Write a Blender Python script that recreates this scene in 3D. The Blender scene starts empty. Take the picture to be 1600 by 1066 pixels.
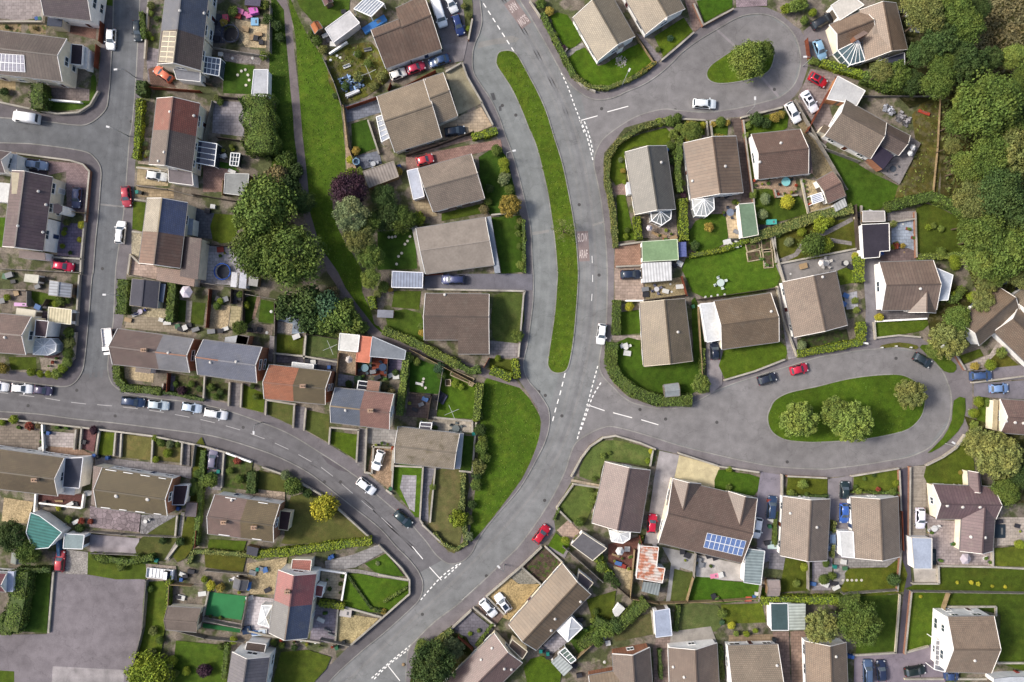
import bpy, bmesh, math, random
import numpy as np
from mathutils import Vector, Matrix
from mathutils.geometry import tessellate_polygon
R = math.radians
SC = bpy.context.scene
COL = SC.collection
# ---------------------------------------------------------------- camera, sky, sun, exposure
S, HC, CX, CY = 0.125, 150.0, 800.0, 533.0        # metres per photo pixel on the ground, drone height
cam = bpy.data.cameras.new('camera'); camo = bpy.data.objects.new('camera', cam); COL.objects.link(camo)
camo.location = (0, 0, HC); cam.sensor_fit = 'HORIZONTAL'; cam.angle = 2*math.atan(800*S/HC)
cam.clip_start = 1; cam.clip_end = 6000; SC.camera = camo
SUN_EL, SUN_AZ = 42, 278                          # azimuth clockwise from +Y
wd = bpy.data.worlds.new('World'); SC.world = wd; wd.use_nodes = True
nt = wd.node_tree; sky = nt.nodes.new('ShaderNodeTexSky'); sky.sky_type = 'NISHITA'; sky.sun_disc = False
sky.sun_elevation = R(SUN_EL); sky.sun_rotation = R(SUN_AZ); sky.air_density = 1.0; sky.dust_density = 4.0; sky.ozone_density = 0.6
bg = nt.nodes['Background']; nt.links.new(sky.outputs[0], bg.inputs[0]); bg.inputs[1].default_value = 0.15
sl = bpy.data.lights.new('sun', 'SUN'); so = bpy.data.objects.new('sun', sl); COL.objects.link(so)
sl.energy = 3.05; sl.angle = R(11); sl.color = (1, 0.95, 0.88)
sd = Vector((math.sin(R(SUN_AZ))*math.cos(R(SUN_EL)), math.cos(R(SUN_AZ))*math.cos(R(SUN_EL)), math.sin(R(SUN_EL))))
so.rotation_euler = (-sd).to_track_quat('-Z', 'Y').to_euler(); so.location = (0, 0, 200)
SC.view_settings.view_transform = 'Standard'; SC.view_settings.look = 'None'
SC.view_settings.exposure = 0.58; SC.view_settings.gamma = 1
random.seed(7); rng = np.random.default_rng(7)

# ---------------------------------------------------------------- helpers
def W(px, py, z=0.0):
    k = S*(HC-z)/HC
    return Vector(((px-CX)*k, (CY-py)*k, z))
def lin(c):
    return tuple(((v/255)/12.92 if v <= 10 else ((v/255+.055)/1.055)**2.4) for v in c)
K = 0.55
MATS = {}
class NT:
    def __init__(s, name):
        s.m = bpy.data.materials.new(name); s.m.use_nodes = True; s.t = s.m.node_tree
        s.b = s.t.nodes['Principled BSDF']; s.b.inputs['Roughness'].default_value = .9
        s.b.inputs['Specular IOR Level'].default_value = .12
    def n(s, typ, **kw):
        x = s.t.nodes.new('ShaderNode'+typ)
        for k, v in kw.items():
            if k in x.inputs: x.inputs[k].default_value = v
            else: setattr(x, k, v)
        return x
    def l(s, a, b): s.t.links.new(a, b)
    def pos(s):
        if not hasattr(s, '_p'): s._p = s.n('NewGeometry').outputs['Position']
        return s._p
    def noise(s, scale, detail=3, vec=None, rough=.55):
        x = s.n('TexNoise'); x.inputs['Scale'].default_value = scale; x.inputs['Detail'].default_value = detail
        x.inputs['Roughness'].default_value = rough
        s.l(vec or s.pos(), x.inputs['Vector']); return x.outputs['Fac']
    def ramp(s, fac, a, b, lo, hi):
        x = s.n('MapRange'); x.inputs[1].default_value = a; x.inputs[2].default_value = b
        x.inputs[3].default_value = lo; x.inputs[4].default_value = hi; s.l(fac, x.inputs[0]); return x.outputs[0]
    def mul(s, a, b):
        x = s.n('Math'); x.operation = 'MULTIPLY'
        for i, v in enumerate((a, b)):
            if isinstance(v, (int, float)): x.inputs[i].default_value = v
            else: s.l(v, x.inputs[i])
        return x.outputs[0]
    def mix(s, fac, a, b, mode='MIX'):
        x = s.n('Mix'); x.data_type = 'RGBA'; x.blend_type = mode
        for i, v in ((0, fac), (6, a), (7, b)):
            if isinstance(v, (int, float)): x.inputs[i].default_value = v
            elif isinstance(v, tuple): x.inputs[i].default_value = (*v[:3], 1)
            else: s.l(v, x.inputs[i])
        return x.outputs[2]
    def scale(s, col, fac):
        x = s.n('VectorMath'); x.operation = 'SCALE'
        if isinstance(col, tuple): x.inputs[0].default_value = col[:3]
        else: s.l(col, x.inputs[0])
        s.l(fac, x.inputs['Scale']); return x.outputs[0]
    def bump(s, h, strength=.4, dist=.1):
        x = s.n('Bump'); x.inputs['Strength'].default_value = strength; x.inputs['Distance'].default_value = dist
        s.l(h, x.inputs['Height']); s.l(x.outputs[0], s.b.inputs['Normal'])
    def out(s, col):
        if isinstance(col, tuple): s.b.inputs['Base Color'].default_value = (*col[:3], 1)
        else: s.l(col, s.b.inputs['Base Color'])
        return s.m
def sc3(c, f): return tuple(min(.9, v*f) for v in c)

def M(spec):
    """'kind:r,g,b' with the photo's colour -> procedural material"""
    if spec in MATS: return MATS[spec]
    kind, _, cs = spec.partition(':')
    rgb = tuple(float(v) for v in cs.split(',')) if cs else (128, 128, 128)
    if kind in ('lawn', 'verge', 'rough', 'dry'): 
        f = (104/rgb[1] if rgb[1] < 104 and kind == 'lawn' else 1)*(.97 if kind == 'verge' else .94 if kind != 'dry' else .95); rgb = (rgb[0]*f*(1.02 if kind == 'verge' else 1.01 if kind != 'dry' else .9), rgb[1]*f*(.95 if kind == 'verge' else .94 if kind != 'dry' else .95), rgb[2]*f*(.68 if kind != 'dry' else 1.05)); y = .3*rgb[0]+.6*rgb[1]+.1*rgb[2]; rgb = tuple(v*.94+y*.06*.92 for v in rgb)
    c = sc3(lin(rgb[:3]), K); x = NT(kind)
    if kind in ('asphalt', 'concrete'):
        big, mid, fine = x.noise(.06, 4), x.noise(.5, 5), x.noise(7, 2)
        a = .2 if kind == 'asphalt' else .32
        f = x.mul(x.mul(x.ramp(big, .3, .7, 1-a*.7, 1+a*.7), x.ramp(mid, .25, .75, 1-a, 1+a)), x.ramp(fine, .2, .8, .86, 1.14))
        v = x.n('TexVoronoi'); v.feature = 'DISTANCE_TO_EDGE'; v.inputs['Scale'].default_value = .11
        w = x.n('VectorMath'); w.operation = 'ADD'; nn = x.n('TexNoise'); nn.inputs['Scale'].default_value = .5; nn.inputs['Detail'].default_value = 5
        x.l(x.pos(), nn.inputs['Vector']); s2 = x.n('VectorMath'); s2.operation = 'SCALE'; s2.inputs['Scale'].default_value = 3.0
        x.l(nn.outputs['Color'], s2.inputs[0]); x.l(x.pos(), w.inputs[0]); x.l(s2.outputs[0], w.inputs[1]); x.l(w.outputs[0], v.inputs['Vector'])
        crack = x.ramp(v.outputs['Distance'], .0, .008, .8, 1.0)
        st = x.ramp(x.noise(.9, 3), .62, .72, 1.0, .86)
        x.bump(fine, .15, .02); m = x.out(x.scale(c, x.mul(f, x.mul(crack, st))))
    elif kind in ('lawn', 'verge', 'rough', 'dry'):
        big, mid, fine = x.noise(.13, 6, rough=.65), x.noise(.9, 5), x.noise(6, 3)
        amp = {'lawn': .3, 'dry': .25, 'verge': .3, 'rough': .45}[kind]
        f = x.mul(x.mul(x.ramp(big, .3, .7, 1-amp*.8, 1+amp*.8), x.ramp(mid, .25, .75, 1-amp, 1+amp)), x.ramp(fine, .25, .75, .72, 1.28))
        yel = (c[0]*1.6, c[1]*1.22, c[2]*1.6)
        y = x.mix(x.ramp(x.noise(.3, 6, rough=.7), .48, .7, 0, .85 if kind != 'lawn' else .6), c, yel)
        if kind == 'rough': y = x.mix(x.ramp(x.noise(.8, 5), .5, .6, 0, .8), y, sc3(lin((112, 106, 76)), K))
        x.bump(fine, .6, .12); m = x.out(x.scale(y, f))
    elif kind in ('slab', 'brickpave', 'deck', 'crazy'):
        w_, h_ = {'slab': (.9, .6), 'brickpave': (.45, .3), 'deck': (4, .28), 'crazy': (1, 1)}[kind]
        if kind == 'crazy':
            v = x.n('TexVoronoi'); v.feature = 'DISTANCE_TO_EDGE'; v.inputs['Scale'].default_value = 1.1; x.l(x.pos(), v.inputs['Vector'])
            v2 = x.n('TexVoronoi'); v2.inputs['Scale'].default_value = 1.1; x.l(x.pos(), v2.inputs['Vector'])
            col = x.scale(c, x.mul(x.ramp(v.outputs['Distance'], 0, .08, .5, 1), x.ramp(v2.outputs['Color'], 0, 1, .7, 1.3)))
        else:
            b = x.n('TexBrick'); x.l(x.pos(), b.inputs['Vector'])
            for k, val in (('Color1', sc3(c, .86)), ('Color2', sc3(c, 1.12)), ('Mortar', sc3(c, .55))): b.inputs[k].default_value = (*val, 1)
            for k, val in (('Scale', 1), ('Brick Width', w_), ('Row Height', h_), ('Mortar Size', .03)): b.inputs[k].default_value = val
            col = b.outputs['Color']
        f = x.mul(x.ramp(x.noise(.35, 4), .3, .7, .8, 1.18), x.ramp(x.noise(2.5, 3), .3, .7, .85, 1.15))
        m = x.out(x.scale(col, f))
    elif kind in ('gravel', 'soil', 'yard'):
        v = x.n('TexVoronoi'); v.inputs['Scale'].default_value = {'gravel': 5, 'soil': 2.2, 'yard': .55}[kind]; x.l(x.pos(), v.inputs['Vector'])
        if kind == 'soil': col = x.mix(x.ramp(x.noise(1.2, 4), .5, .62, 0, .85), c, sc3(lin((70, 95, 35)), K))
        elif kind == 'yard': col = x.mix(x.ramp(x.noise(.3, 3), .46, .56, 0, .9), c, sc3(lin((88, 96, 58)), K))
        else: col = c
        f = x.mul(x.ramp(v.outputs['Color'], 0, 1, .68, 1.3), x.mul(x.ramp(x.noise(.5, 4), .3, .7, .78, 1.22), x.ramp(x.noise(4, 3), .3, .7, .75, 1.25)))
        x.bump(v.outputs['Distance'], .4, .08); m = x.out(x.scale(col, f))
    elif kind in ('tile', 'moss', 'rib', 'slate'):
        c = sc3((c[0]*1.05, c[1], c[2]*.92) if kind != 'slate' else c, 1.02)
        uv = x.n('UVMap').outputs['UV']
        b = x.n('TexBrick'); x.l(uv, b.inputs['Vector']); b.offset = .5 if kind != 'rib' else 0
        for k, val in (('Color1', (.9,)*3), ('Color2', (1.08,)*3), ('Mortar', (.55,)*3)): b.inputs[k].default_value = (*val, 1)
        for k, val in (('Scale', 1), ('Brick Width', .4 if kind != 'rib' else .6), ('Row Height', .34 if kind != 'rib' else 9), ('Mortar Size', .05), ('Mortar Smooth', .5)): b.inputs[k].default_value = val
        big, mid, fine = x.noise(.28, 4), x.noise(1.4, 4), x.noise(5, 3)
        f = x.mul(x.mul(x.ramp(big, .3, .7, .86, 1.14), x.ramp(mid, .3, .7, .9, 1.1)), x.ramp(fine, .25, .75, .86, 1.14))
        mo = .75 if kind == 'moss' else .28
        col = x.mix(x.ramp(x.noise(.7, 6, rough=.7), .52, .66, 0, mo), c, sc3(lin((118, 106, 76) if kind == 'moss' else (128, 122, 108)), K))
        col = x.mix(1.0, col, b.outputs['Color'], 'MULTIPLY')
        x.bump(b.outputs['Fac'], -.25, .05); x.b.inputs['Roughness'].default_value = .5 if kind != 'slate' else .45; x.b.inputs['Specular IOR Level'].default_value = .45 if kind != 'slate' else .85
        m = x.out(x.scale(col, f))
    elif kind == 'corr':
        uv = x.n('UVMap').outputs['UV']; wv = x.n('TexWave'); wv.inputs['Scale'].default_value = .55; x.l(uv, wv.inputs['Vector'])
        f = x.mul(x.ramp(wv.outputs['Fac'], 0, 1, .72, 1.12), x.ramp(x.noise(.8, 4), .3, .7, .82, 1.16))
        col = c if len(rgb) < 4 else x.mix(x.ramp(x.noise(.7, 5), .42, .55, 0, .9), c, sc3(lin((200, 120, 85)), K))
        x.b.inputs['Roughness'].default_value = .5; m = x.out(x.scale(col, f))
    elif kind in ('flat', 'felt'):
        f = x.mul(x.ramp(x.noise(.4, 5), .3, .7, .84, 1.12), x.ramp(x.noise(2.6, 5), .35, .75, 1.06, .86))
        x.b.inputs['Roughness'].default_value = .7; m = x.out(x.scale(c, f))
    elif kind == 'wallb':
        geo = x.pos(); b = x.n('TexBrick'); x.l(geo, b.inputs['Vector'])
        for k, val in (('Color1', sc3(c, .85)), ('Color2', sc3(c, 1.15)), ('Mortar', sc3(c, 1.3))): b.inputs[k].default_value = (*val, 1)
        b.inputs['Scale'].default_value = 3; m = x.out(x.scale(b.outputs['Color'], x.ramp(x.noise(.6), .3, .7, .85, 1.15)))
    elif kind in ('wall', 'trim', 'wood', 'cloth', 'plastic'):
        c = sc3(c, {'wall': 1.6, 'trim': 1.5}.get(kind, 1))
        a = {'wall': .12, 'trim': .06, 'wood': .28, 'cloth': .08, 'plastic': .05}[kind]
        if kind == 'plastic': x.b.inputs['Roughness'].default_value = .45
        m = x.out(x.scale(c, x.mul(x.ramp(x.noise(.7, 4), .3, .7, 1-a, 1+a), x.ramp(x.noise(6, 3), .3, .7, 1-a*.7, 1+a*.7))))
    elif kind == 'paint':
        c = sc3(c, 1.55 if min(rgb) > 170 else 1.1)
        x.b.inputs['Roughness'].default_value = .35; x.b.inputs['Coat Weight'].default_value = .5; x.b.inputs['Coat Roughness'].default_value = .12
        x.b.inputs['Metallic'].default_value = .1
        m = x.out(x.scale(c, x.ramp(x.noise(3, 4), .3, .7, .93, 1.05)))
    elif kind == 'glass':
        x.b.inputs['Roughness'].default_value = .08; x.b.inputs['Specular IOR Level'].default_value = .6
        m = x.out(x.scale(c, x.ramp(x.noise(1.5, 2), .3, .7, .8, 1.2)))
    elif kind == 'solar':
        uv = x.n('UVMap').outputs['UV']; b = x.n('TexBrick'); x.l(uv, b.inputs['Vector']); b.offset = 0
        for k, val in (('Color1', c), ('Color2', sc3(c, 1.25)), ('Mortar', sc3(c, 2.2))): b.inputs[k].default_value = (*val, 1)
        for k, val in (('Scale', 1), ('Brick Width', .3), ('Row Height', .3), ('Mortar Size', .015)): b.inputs[k].default_value = val
        x.b.inputs['Roughness'].default_value = .2; m = x.out(b.outputs['Color'])
    elif kind == 'leaf':
        c = sc3(c, 1.42)
        g = x.n('NewGeometry'); oi = x.n('ObjectInfo')
        f = x.mul(x.ramp(g.outputs['Random Per Island'], 0, 1, .62, 1.38), x.ramp(oi.outputs['Random'], 0, 1, .82, 1.2))
        hue = x.mix(x.ramp(x.noise(.35, 3), .42, .62, 0, .35), c, (c[0]*1.55, c[1]*1.12, c[2]*.9))
        x.b.inputs['Roughness'].default_value = .7; m = x.out(x.scale(hue, f))
    elif kind == 'bark': m = x.out(x.scale(c, x.ramp(x.noise(5, 4), .3, .7, .6, 1.3)))
    else: m = x.out(x.scale(c, x.ramp(x.noise(4, 3), .3, .7, .92, 1.08)))
    m.name = kind; MATS[spec] = m
    return m

ORG = {}                                              # world position of every root
class MB:
    def __init__(s): s.v, s.f, s.uv = [], [], []
    def face(s, pts, uv=None):
        i = len(s.v); s.v += [tuple(p) for p in pts]; s.f.append(tuple(range(i, i+len(pts)))); s.uv.append(uv)
    def prism(s, pts, z0, z1, uv=None, bottom=False):      # pts counter-clockwise seen from above, xy
        n = len(pts); top = [(p[0], p[1], z1) for p in pts]; bot = [(p[0], p[1], z0) for p in pts]
        s.face(top, uv)
        for i in range(n): j = (i+1) % n; s.face([bot[i], bot[j], top[j], top[i]])
        if bottom: s.face(bot[::-1])
    def box(s, c, sx, sy, sz, rz=0.0):                  # centre of the base
        co, si = math.cos(rz), math.sin(rz); c = Vector(c)
        q = [(c.x+co*a-si*b, c.y+si*a+co*b) for a, b in ((-sx/2, -sy/2), (sx/2, -sy/2), (sx/2, sy/2), (-sx/2, sy/2))]
        s.prism(q, c.z, c.z+sz, bottom=True)
    def beam(s, a, b, w, h):                            # box along a->b
        a, b = Vector(a), Vector(b); d = (b-a)
        if d.length < 1e-5: return
        d.normalize(); up = Vector((0, 0, 1)) if abs(d.z) < .95 else Vector((1, 0, 0))
        sv = d.cross(up).normalized()*w/2; uv = sv.cross(d).normalized()*h/2
        q = [[p+sv+uv, p-sv+uv, p-sv-uv, p+sv-uv] for p in (a, b)]
        for i in range(4): j = (i+1) % 4; s.face([q[0][i], q[0][j], q[1][j], q[1][i]])
        s.face(q[0][::-1]); s.face(q[1])
    def tube(s, path, radii, n=8, cap=True):
        rings = []
        for k, p in enumerate(path):
            p = Vector(p); a = Vector(path[max(k-1, 0)]); b = Vector(path[min(k+1, len(path)-1)]); d = (b-a).normalized()
            u = d.cross(Vector((1, 0, 0)) if abs(d.x) < .8 else Vector((0, 1, 0))).normalized(); w = d.cross(u)
            i0 = len(s.v); rings.append(i0)
            for j in range(n):
                t = 2*math.pi*j/n; s.v.append(tuple(p+(u*math.cos(t)+w*math.sin(t))*radii[k]))
        for r0, r1 in zip(rings, rings[1:]):
            for j in range(n): s.f.append((r0+j, r0+(j+1) % n, r1+(j+1) % n, r1+j)); s.uv.append(None)
        if cap: s.f.append(tuple(rings[-1]+j for j in range(n))); s.uv.append(None); s.f.append(tuple(rings[0]+j for j in range(n))[::-1]); s.uv.append(None)
    def disc(s, c, r, z0, z1, n=14, rtop=None):
        rt = r if rtop is None else rtop
        s.tube([(c[0], c[1], z0), (c[0], c[1], z1)], [r, rt], n)
    def mesh(s, name, org=(0, 0, 0), smooth=False):
        me = bpy.data.meshes.new(name); o = Vector(org)
        me.from_pydata([tuple(Vector(p)-o) for p in s.v], [], s.f)
        if any(u is not None for u in s.uv):
            lay = me.uv_layers.new(name='UVMap'); k = 0
            for f, u in zip(s.f, s.uv):
                for i in range(len(f)): lay.data[k].uv = u[i] if u else (0, 0); k += 1
        if smooth: me.polygons.foreach_set('use_smooth', [True]*len(me.polygons))
        me.update(); return me
    def build(s, name, mat, parent=None, smooth=False, loc=None):
        org = ORG.get(parent, Vector((0, 0, 0))) if parent else Vector(loc or (0, 0, 0))
        me = s.mesh(name, org, smooth); o = bpy.data.objects.new(name, me); COL.objects.link(o)
        me.materials.append(M(mat) if isinstance(mat, str) else mat)
        if parent: o.parent = parent; ORG[o] = org
        else: o.location = org; ORG[o] = org
        return o
def thing(name, label, cat, loc, rz=0, group=None):
    o = bpy.data.objects.new(name, None); COL.objects.link(o); o.location = loc; o.rotation_euler = (0, 0, rz)
    o.empty_display_size = .3; ORG[o] = Vector(loc)
    if cat: o['category'] = cat
    if label: o['label'] = label
    if group: o['group'] = group
    return o
def copy_tree(o, parent=None):
    c = o.copy(); COL.objects.link(c)
    if parent is not None: c.parent = parent; c.matrix_parent_inverse = Matrix()
    for ch in o.children: copy_tree(ch, c)
    return c
PEND = []                                             # things whose label names the nearest landmark
def pend(o, look, cat, pos, kind=None, ref=None):
    o['category'] = cat
    if kind: o['kind'] = kind
    PEND.append((o, look, cat, Vector((pos[0], pos[1])), ref))
REFS = []
def P(s): return [tuple(float(v) for v in q.split(',')) for q in s.split()]
def ccw(pts):
    a = sum(p[0]*q[1]-q[0]*p[1] for p, q in zip(pts, pts[1:]+pts[:1]))
    return pts if a > 0 else pts[::-1]
def smooth_closed(pts, n=4):
    out = []; m = len(pts)
    for i in range(m):
        p0, p1, p2, p3 = (Vector(pts[(i+k-1) % m]) for k in range(4))
        for j in range(n):
            t = j/n; out.append(tuple(.5*((2*p1)+(-p0+p2)*t+(2*p0-5*p1+4*p2-p3)*t*t+(-p0+3*p1-3*p2+p3)*t**3)))
    return out
def smooth_open(pts, n=4):
    out = []; m = len(pts)
    for i in range(m-1):
        p0, p1, p2, p3 = (Vector(pts[max(0, min(m-1, i+k-1))]) for k in range(4))
        for j in range(n):
            t = j/n; out.append(tuple(.5*((2*p1)+(-p0+p2)*t+(2*p0-5*p1+4*p2-p3)*t*t+(-p0+3*p1-3*p2+p3)*t**3)))
    return out+[tuple(pts[-1])]
def cen(pts): return Vector((sum(p[0] for p in pts)/len(pts), sum(p[1] for p in pts)/len(pts)))
# ---------------------------------------------------------------- ground, roads, pavements
Z0 = .115
def structure(o, look, pos): pend(o, look, o.name.split('.')[0].replace('_', ' '), pos, 'structure')
def sheet(name, mat, px, z, look=None, skirt=0):
    q = ccw([tuple(W(*p, 0)[:2]) for p in px]); c = cen(q); b = MB()
    b.face([(x, y, z) for x, y in q])
    if skirt:
        n = len(q)
        for i in range(n): j = (i+1) % n; b.face([(*q[i], z-skirt), (*q[j], z-skirt), (*q[j], z), (*q[i], z)])
    o = b.build(name, mat, loc=(c.x, c.y, 0)); structure(o, look or name.replace('_', ' '), c); return o
b = MB(); b.face([(-3000, -3000, -.12), (3000, -3000, -.12), (3000, 3000, -.12), (-3000, 3000, -.12)])
g = b.build('ground', 'lawn:96,110,60'); g['kind'] = 'structure'; g['category'] = 'ground'; g['label'] = 'open green ground spreading beyond the edge of the estate'
b = MB(); b.face([(-150, -110, 0), (150, -110, 0), (150, 110, 0), (-150, 110, 0)])
g = b.build('road', 'asphalt:141,142,142'); g['kind'] = 'structure'; g['category'] = 'road'; g['label'] = 'grey asphalt streets curving between all the houses'
OUT = 1200
KERB = {
 'A': P('178,-40 177,35 174,95 172,130 170,148 167,168 156,182 140,193 120,196 62,189 0,184 -60,180'),
 'B': P('-60,222 20,224 58,226 128,236 148,247 158,265 157,293 154,333 149,383 146,425 144,434 138,506 132,566 126,586 114,600 96,604 50,599 0,593 -60,586'),
 'C': P('219,-40 219,0 217,40 215,80 213,120 210,160 206,200 203,215 198,279 196,310 190,360 184,400 181,426 178.5,486 176,514 171,550 169,578 176,600 195,613 215,618 250,623 300,629 350,640 400,657 448,676 492,702 556,744 588,772 616,796 640,816 654,832 666,846 680,865 694,877 706,881 724,876 738,862 745,847 760,824 780,800 808,768 826,740 840,714 850,694 856,676 859,656 857,640 853,631 841,613 827,597 819,579 819,560 824,538 829,502 833,466 833,426 832,413 830,367 826,339 819,309 811,277 800,239 790,213 780,184 768,158 752,134 741,116 738,100 739,80 743,66 749,52 753,34 752,20 750,0 748,-40'),
 'E': P('790,-40 812,0 826,22 848,60 870,100 878,114 888,128 900,140 920,153 940,156 960,152 980,143 1006,132 1030,116 1048,100 1066,82 1090,64 1120,46 1148,30 1170,23 1196,23 1218,32 1236,48 1246,66 1251,90 1248,116 1238,136 1218,152 1196,159 1160,168 1130,173 1100,176 1060,173 1036,171 1000,180 972,195 946,214 936,227 930,241 928,257 932,277 938,307 943,343 947,383 949,425 949,446 947,506 939,546 936,567 938,580 945,592 960,607 972,619 990,630 1020,637 1040,639 1068,636 1082,630 1100,621 1128,606 1187,586 1230,573 1280,558 1306,554 1340,548 1376,545 1404,544 1432,550 1458,566 1472,580 1480,597 1486,617 1486,640 1485,650 1478,670 1464,688 1448,702 1420,714 1392,719 1350,726 1300,732 1280,733 1220,730 1180,724 1134,714 1064,697 1010,680 960,667 940,669 920,678 900,692 890,714 884,734 866,772 840,814 812,852 790,874 723,938 680,971 650,1000 640,1012 636,1030 634,1066 634,1100'),
 'H': P('-60,638 0,643 60,647 120,655 180,661 236,668 320,679 362,689 400,701 428,711 460,726 490,744 536,780 580,814 600,832 618,853 640,875 655,895 661,914 656,935 640,953 600,989 568,1015 520,1059 490,1100'),
}
CLOSE = {'A': [(-400, 180), (-400, -300), (178, -300)], 'B': [(-400, 586), (-400, 222)], 'C': [(748, -300), (219, -300)],
         'E': [(634, 1400), (2000, 1400), (2000, -300), (790, -300)], 'H': [(490, 1400), (-400, 1400), (-400, 638)]}
def kerb_strip(px, closed=False):
    q = [W(*p, 0) for p in px]; b = MB(); n = len(q); w = .2
    nrm = []
    for i in range(n):
        a = q[(i-1) % n] if closed or i else q[0]; c = q[(i+1) % n] if closed or i < n-1 else q[-1]
        d = (c-a); d.normalize(); nrm.append(Vector((-d.y, d.x, 0)))
    for i in range(n if closed else n-1):
        j = (i+1) % n
        a0, a1, b0, b1 = q[i]-nrm[i]*w*.5, q[j]-nrm[j]*w*.5, q[i]+nrm[i]*w*.5, q[j]+nrm[j]*w*.5
        z = Vector((0, 0, .128))
        b.face([a0+z, a1+z, b1+z, b0+z]); b.face([a0, a1, a1+z, a0+z]); b.face([b1, b0, b0+z, b1+z])
    c = q[n//2]; o = b.build('kerb', 'concrete:158,156,151', loc=(c.x, c.y, 0)); structure(o, 'pale concrete kerb', c)
for k, pts in KERB.items():
    sp = smooth_open(pts, 4)
    sheet('pavement', {'A': 'asphalt:116,111,114', 'B': 'asphalt:114,109,113', 'C': 'asphalt:126,121,124', 'H': 'asphalt:114,110,112', 'E': 'asphalt:136,130,132'}[k], sp+CLOSE[k], .11, 'grey asphalt footpath', .12)
    kerb_strip(sp)
ISL = {'grass_median': P('780,82 792,79 804,82 812,92 824,114 840,144 854,176 865,212 878,253 888,299 896,343 901,383 903.6,426 903,446 901,476 897,522 892,556 886,577 875,583 863,581 856,571 857,556 862,522 867,486 870,446 871,426 870,413 867,377 862,341 856,303 848,267 840,235 832,213 826,200 814,170 800,140 786,118 776,102 776,90'),
       'grass_island': P('1104,114 1110,103 1126,91 1152,75 1178,66 1200,70 1208,80 1209,92 1202,110 1186,120 1160,127 1130,131 1114,129 1106,123'),
       'grass_island2': P('1199,652 1203,639 1211,625 1231,614 1261,607 1280,603 1320,593 1360,587 1400,585 1420,590 1438,603 1445,623 1442,644 1434,658 1420,670 1400,677 1360,685 1320,689 1280,691 1260,691 1230,688 1212,680 1202,668')}
for k, pts in ISL.items():
    sp = smooth_closed(pts, 4)
    sheet(k.rstrip('2'), 'verge:84,118,34' if '2' not in k else 'lawn:82,120,32', sp, .118, {'grass_median': 'long curved strip of rough grass between two carriageways', 'grass_island': 'teardrop of mown grass in the upper turning circle', 'grass_island2': 'oval of mown grass with leafy trees in turning loop'}[k], .12)
    kerb_strip(sp, True)
# asphalt tones of the separate streets, laid as thin sheets over the road
for nm, mt, pts in (
  ('street', 'asphalt:119,121,124', '178,-40 177,35 174,95 170,148 156,182 140,193 62,189 -60,182 -60,222 58,226 128,236 148,247 158,265 157,293 149,383 146,425 138,506 132,566 126,586 168,578 176,514 181,426 184,400 196,310 203,215 210,160 215,80 219,-40'),
  ('street', 'asphalt:123,121,123', '-60,586 50,599 96,604 114,600 126,586 168,578 176,600 195,613 250,623 300,629 350,640 400,657 448,676 492,702 556,744 616,796 654,832 690,876 655,895 618,853 580,814 536,780 490,744 460,726 428,711 362,689 320,679 236,668 120,655 -60,638'),
  ('street', 'asphalt:142,139,139', '908,150 920,153 940,156 980,143 1006,132 1048,100 1090,64 1148,30 1196,23 1236,48 1251,90 1238,136 1196,159 1130,173 1060,173 1000,180 946,214 930,240'),
  ('street', 'asphalt:141,138,138', '937,580 960,607 990,630 1040,639 1100,621 1187,586 1280,558 1376,545 1432,550 1472,580 1486,617 1485,650 1448,702 1392,719 1300,732 1220,730 1134,714 1010,680 960,667 920,678 900,692'),
  ('street', 'asphalt:141,144,143', '750,52 739,80 740,110 768,158 790,213 811,277 826,339 832,413 833,466 824,538 819,565 829,597 858,640 875,583 856,565 870,446 862,341 840,235 800,140 776,95 800,82'),
):
    sheet(nm, mt, P(pts), .004, 'worn asphalt road surface')
# lighter patches, trench scars and a dark repair on the carriageways
for mt, pts in (('asphalt:150,148,144', '748,66 800,56 812,60 806,66 770,70 746,76'), ('asphalt:158,156,152', '831,363 858,359 858,363 831,368'),
  ('asphalt:158,156,152', '926,350 944,345 944,348 926,354'), ('asphalt:160,154,156', '1121,45 1152,73 1150,76 1119,48'),
  ('asphalt:160,154,156', '1188,121 1192,120 1218,150 1215,152'), ('asphalt:105,100,104', '502,712 520,716 540,728 552,740 530,735 512,724'),
  ('asphalt:150,148,146', '157,318 200,323 200,325 157,321'), ('asphalt:98,98,100', '766,146 772,145 775,156 770,157'), ('asphalt:98,98,100', '779,167 783,165 784,173 780,174'),
  ('asphalt:112,114,118', '583,984 592,992 566,1012 558,1006'), ('asphalt:146,142,140', '640,760 700,690 704,694 648,770')):
    sheet('road_patch', mt, P(pts), .008, 'patched strip of road surface')
def wear(pts, w, mt, z=.0065):
    q = [W(*p) for p in smooth_open(P(pts), 5)]; L, Rr = [], []
    for i, p in enumerate(q):
        d = (q[min(i+1, len(q)-1)]-q[max(i-1, 0)]).normalized(); n = Vector((-d.y, d.x, 0))*w/2*(1+.25*math.sin(i*1.7)); L.append(p+n); Rr.append(p-n)
    b = MB()
    for i in range(len(q)-1): b.face([(*L[i+1][:2], z), (*L[i][:2], z), (*Rr[i][:2], z), (*Rr[i+1][:2], z)][::-1])
    c = q[len(q)//2]; o = b.build('tyre_track', mt, loc=(c.x, c.y, 0)); structure(o, 'polished tyre track worn along the road', c)
MAIN = [P('780,-10 820,50 850,105 880,165 900,225 914,290 922,350 926,430 922,500 910,570 893,640 872,700 835,760 780,825 720,890 640,965 560,1040 530,1070')]
for off, mt in ((-14, 'asphalt:145,145,144'), (-6, 'asphalt:145,145,145'), (6, 'asphalt:146,145,144'), (14, 'asphalt:144,144,144'), (0, 'asphalt:138,138,139')):
    wear(' '.join(f'{x+off*(.9 if y < 650 else .75):.1f},{y+off*(.15 if y < 650 else .6):.1f}' for x, y in MAIN[0]), .55, mt)
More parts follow.
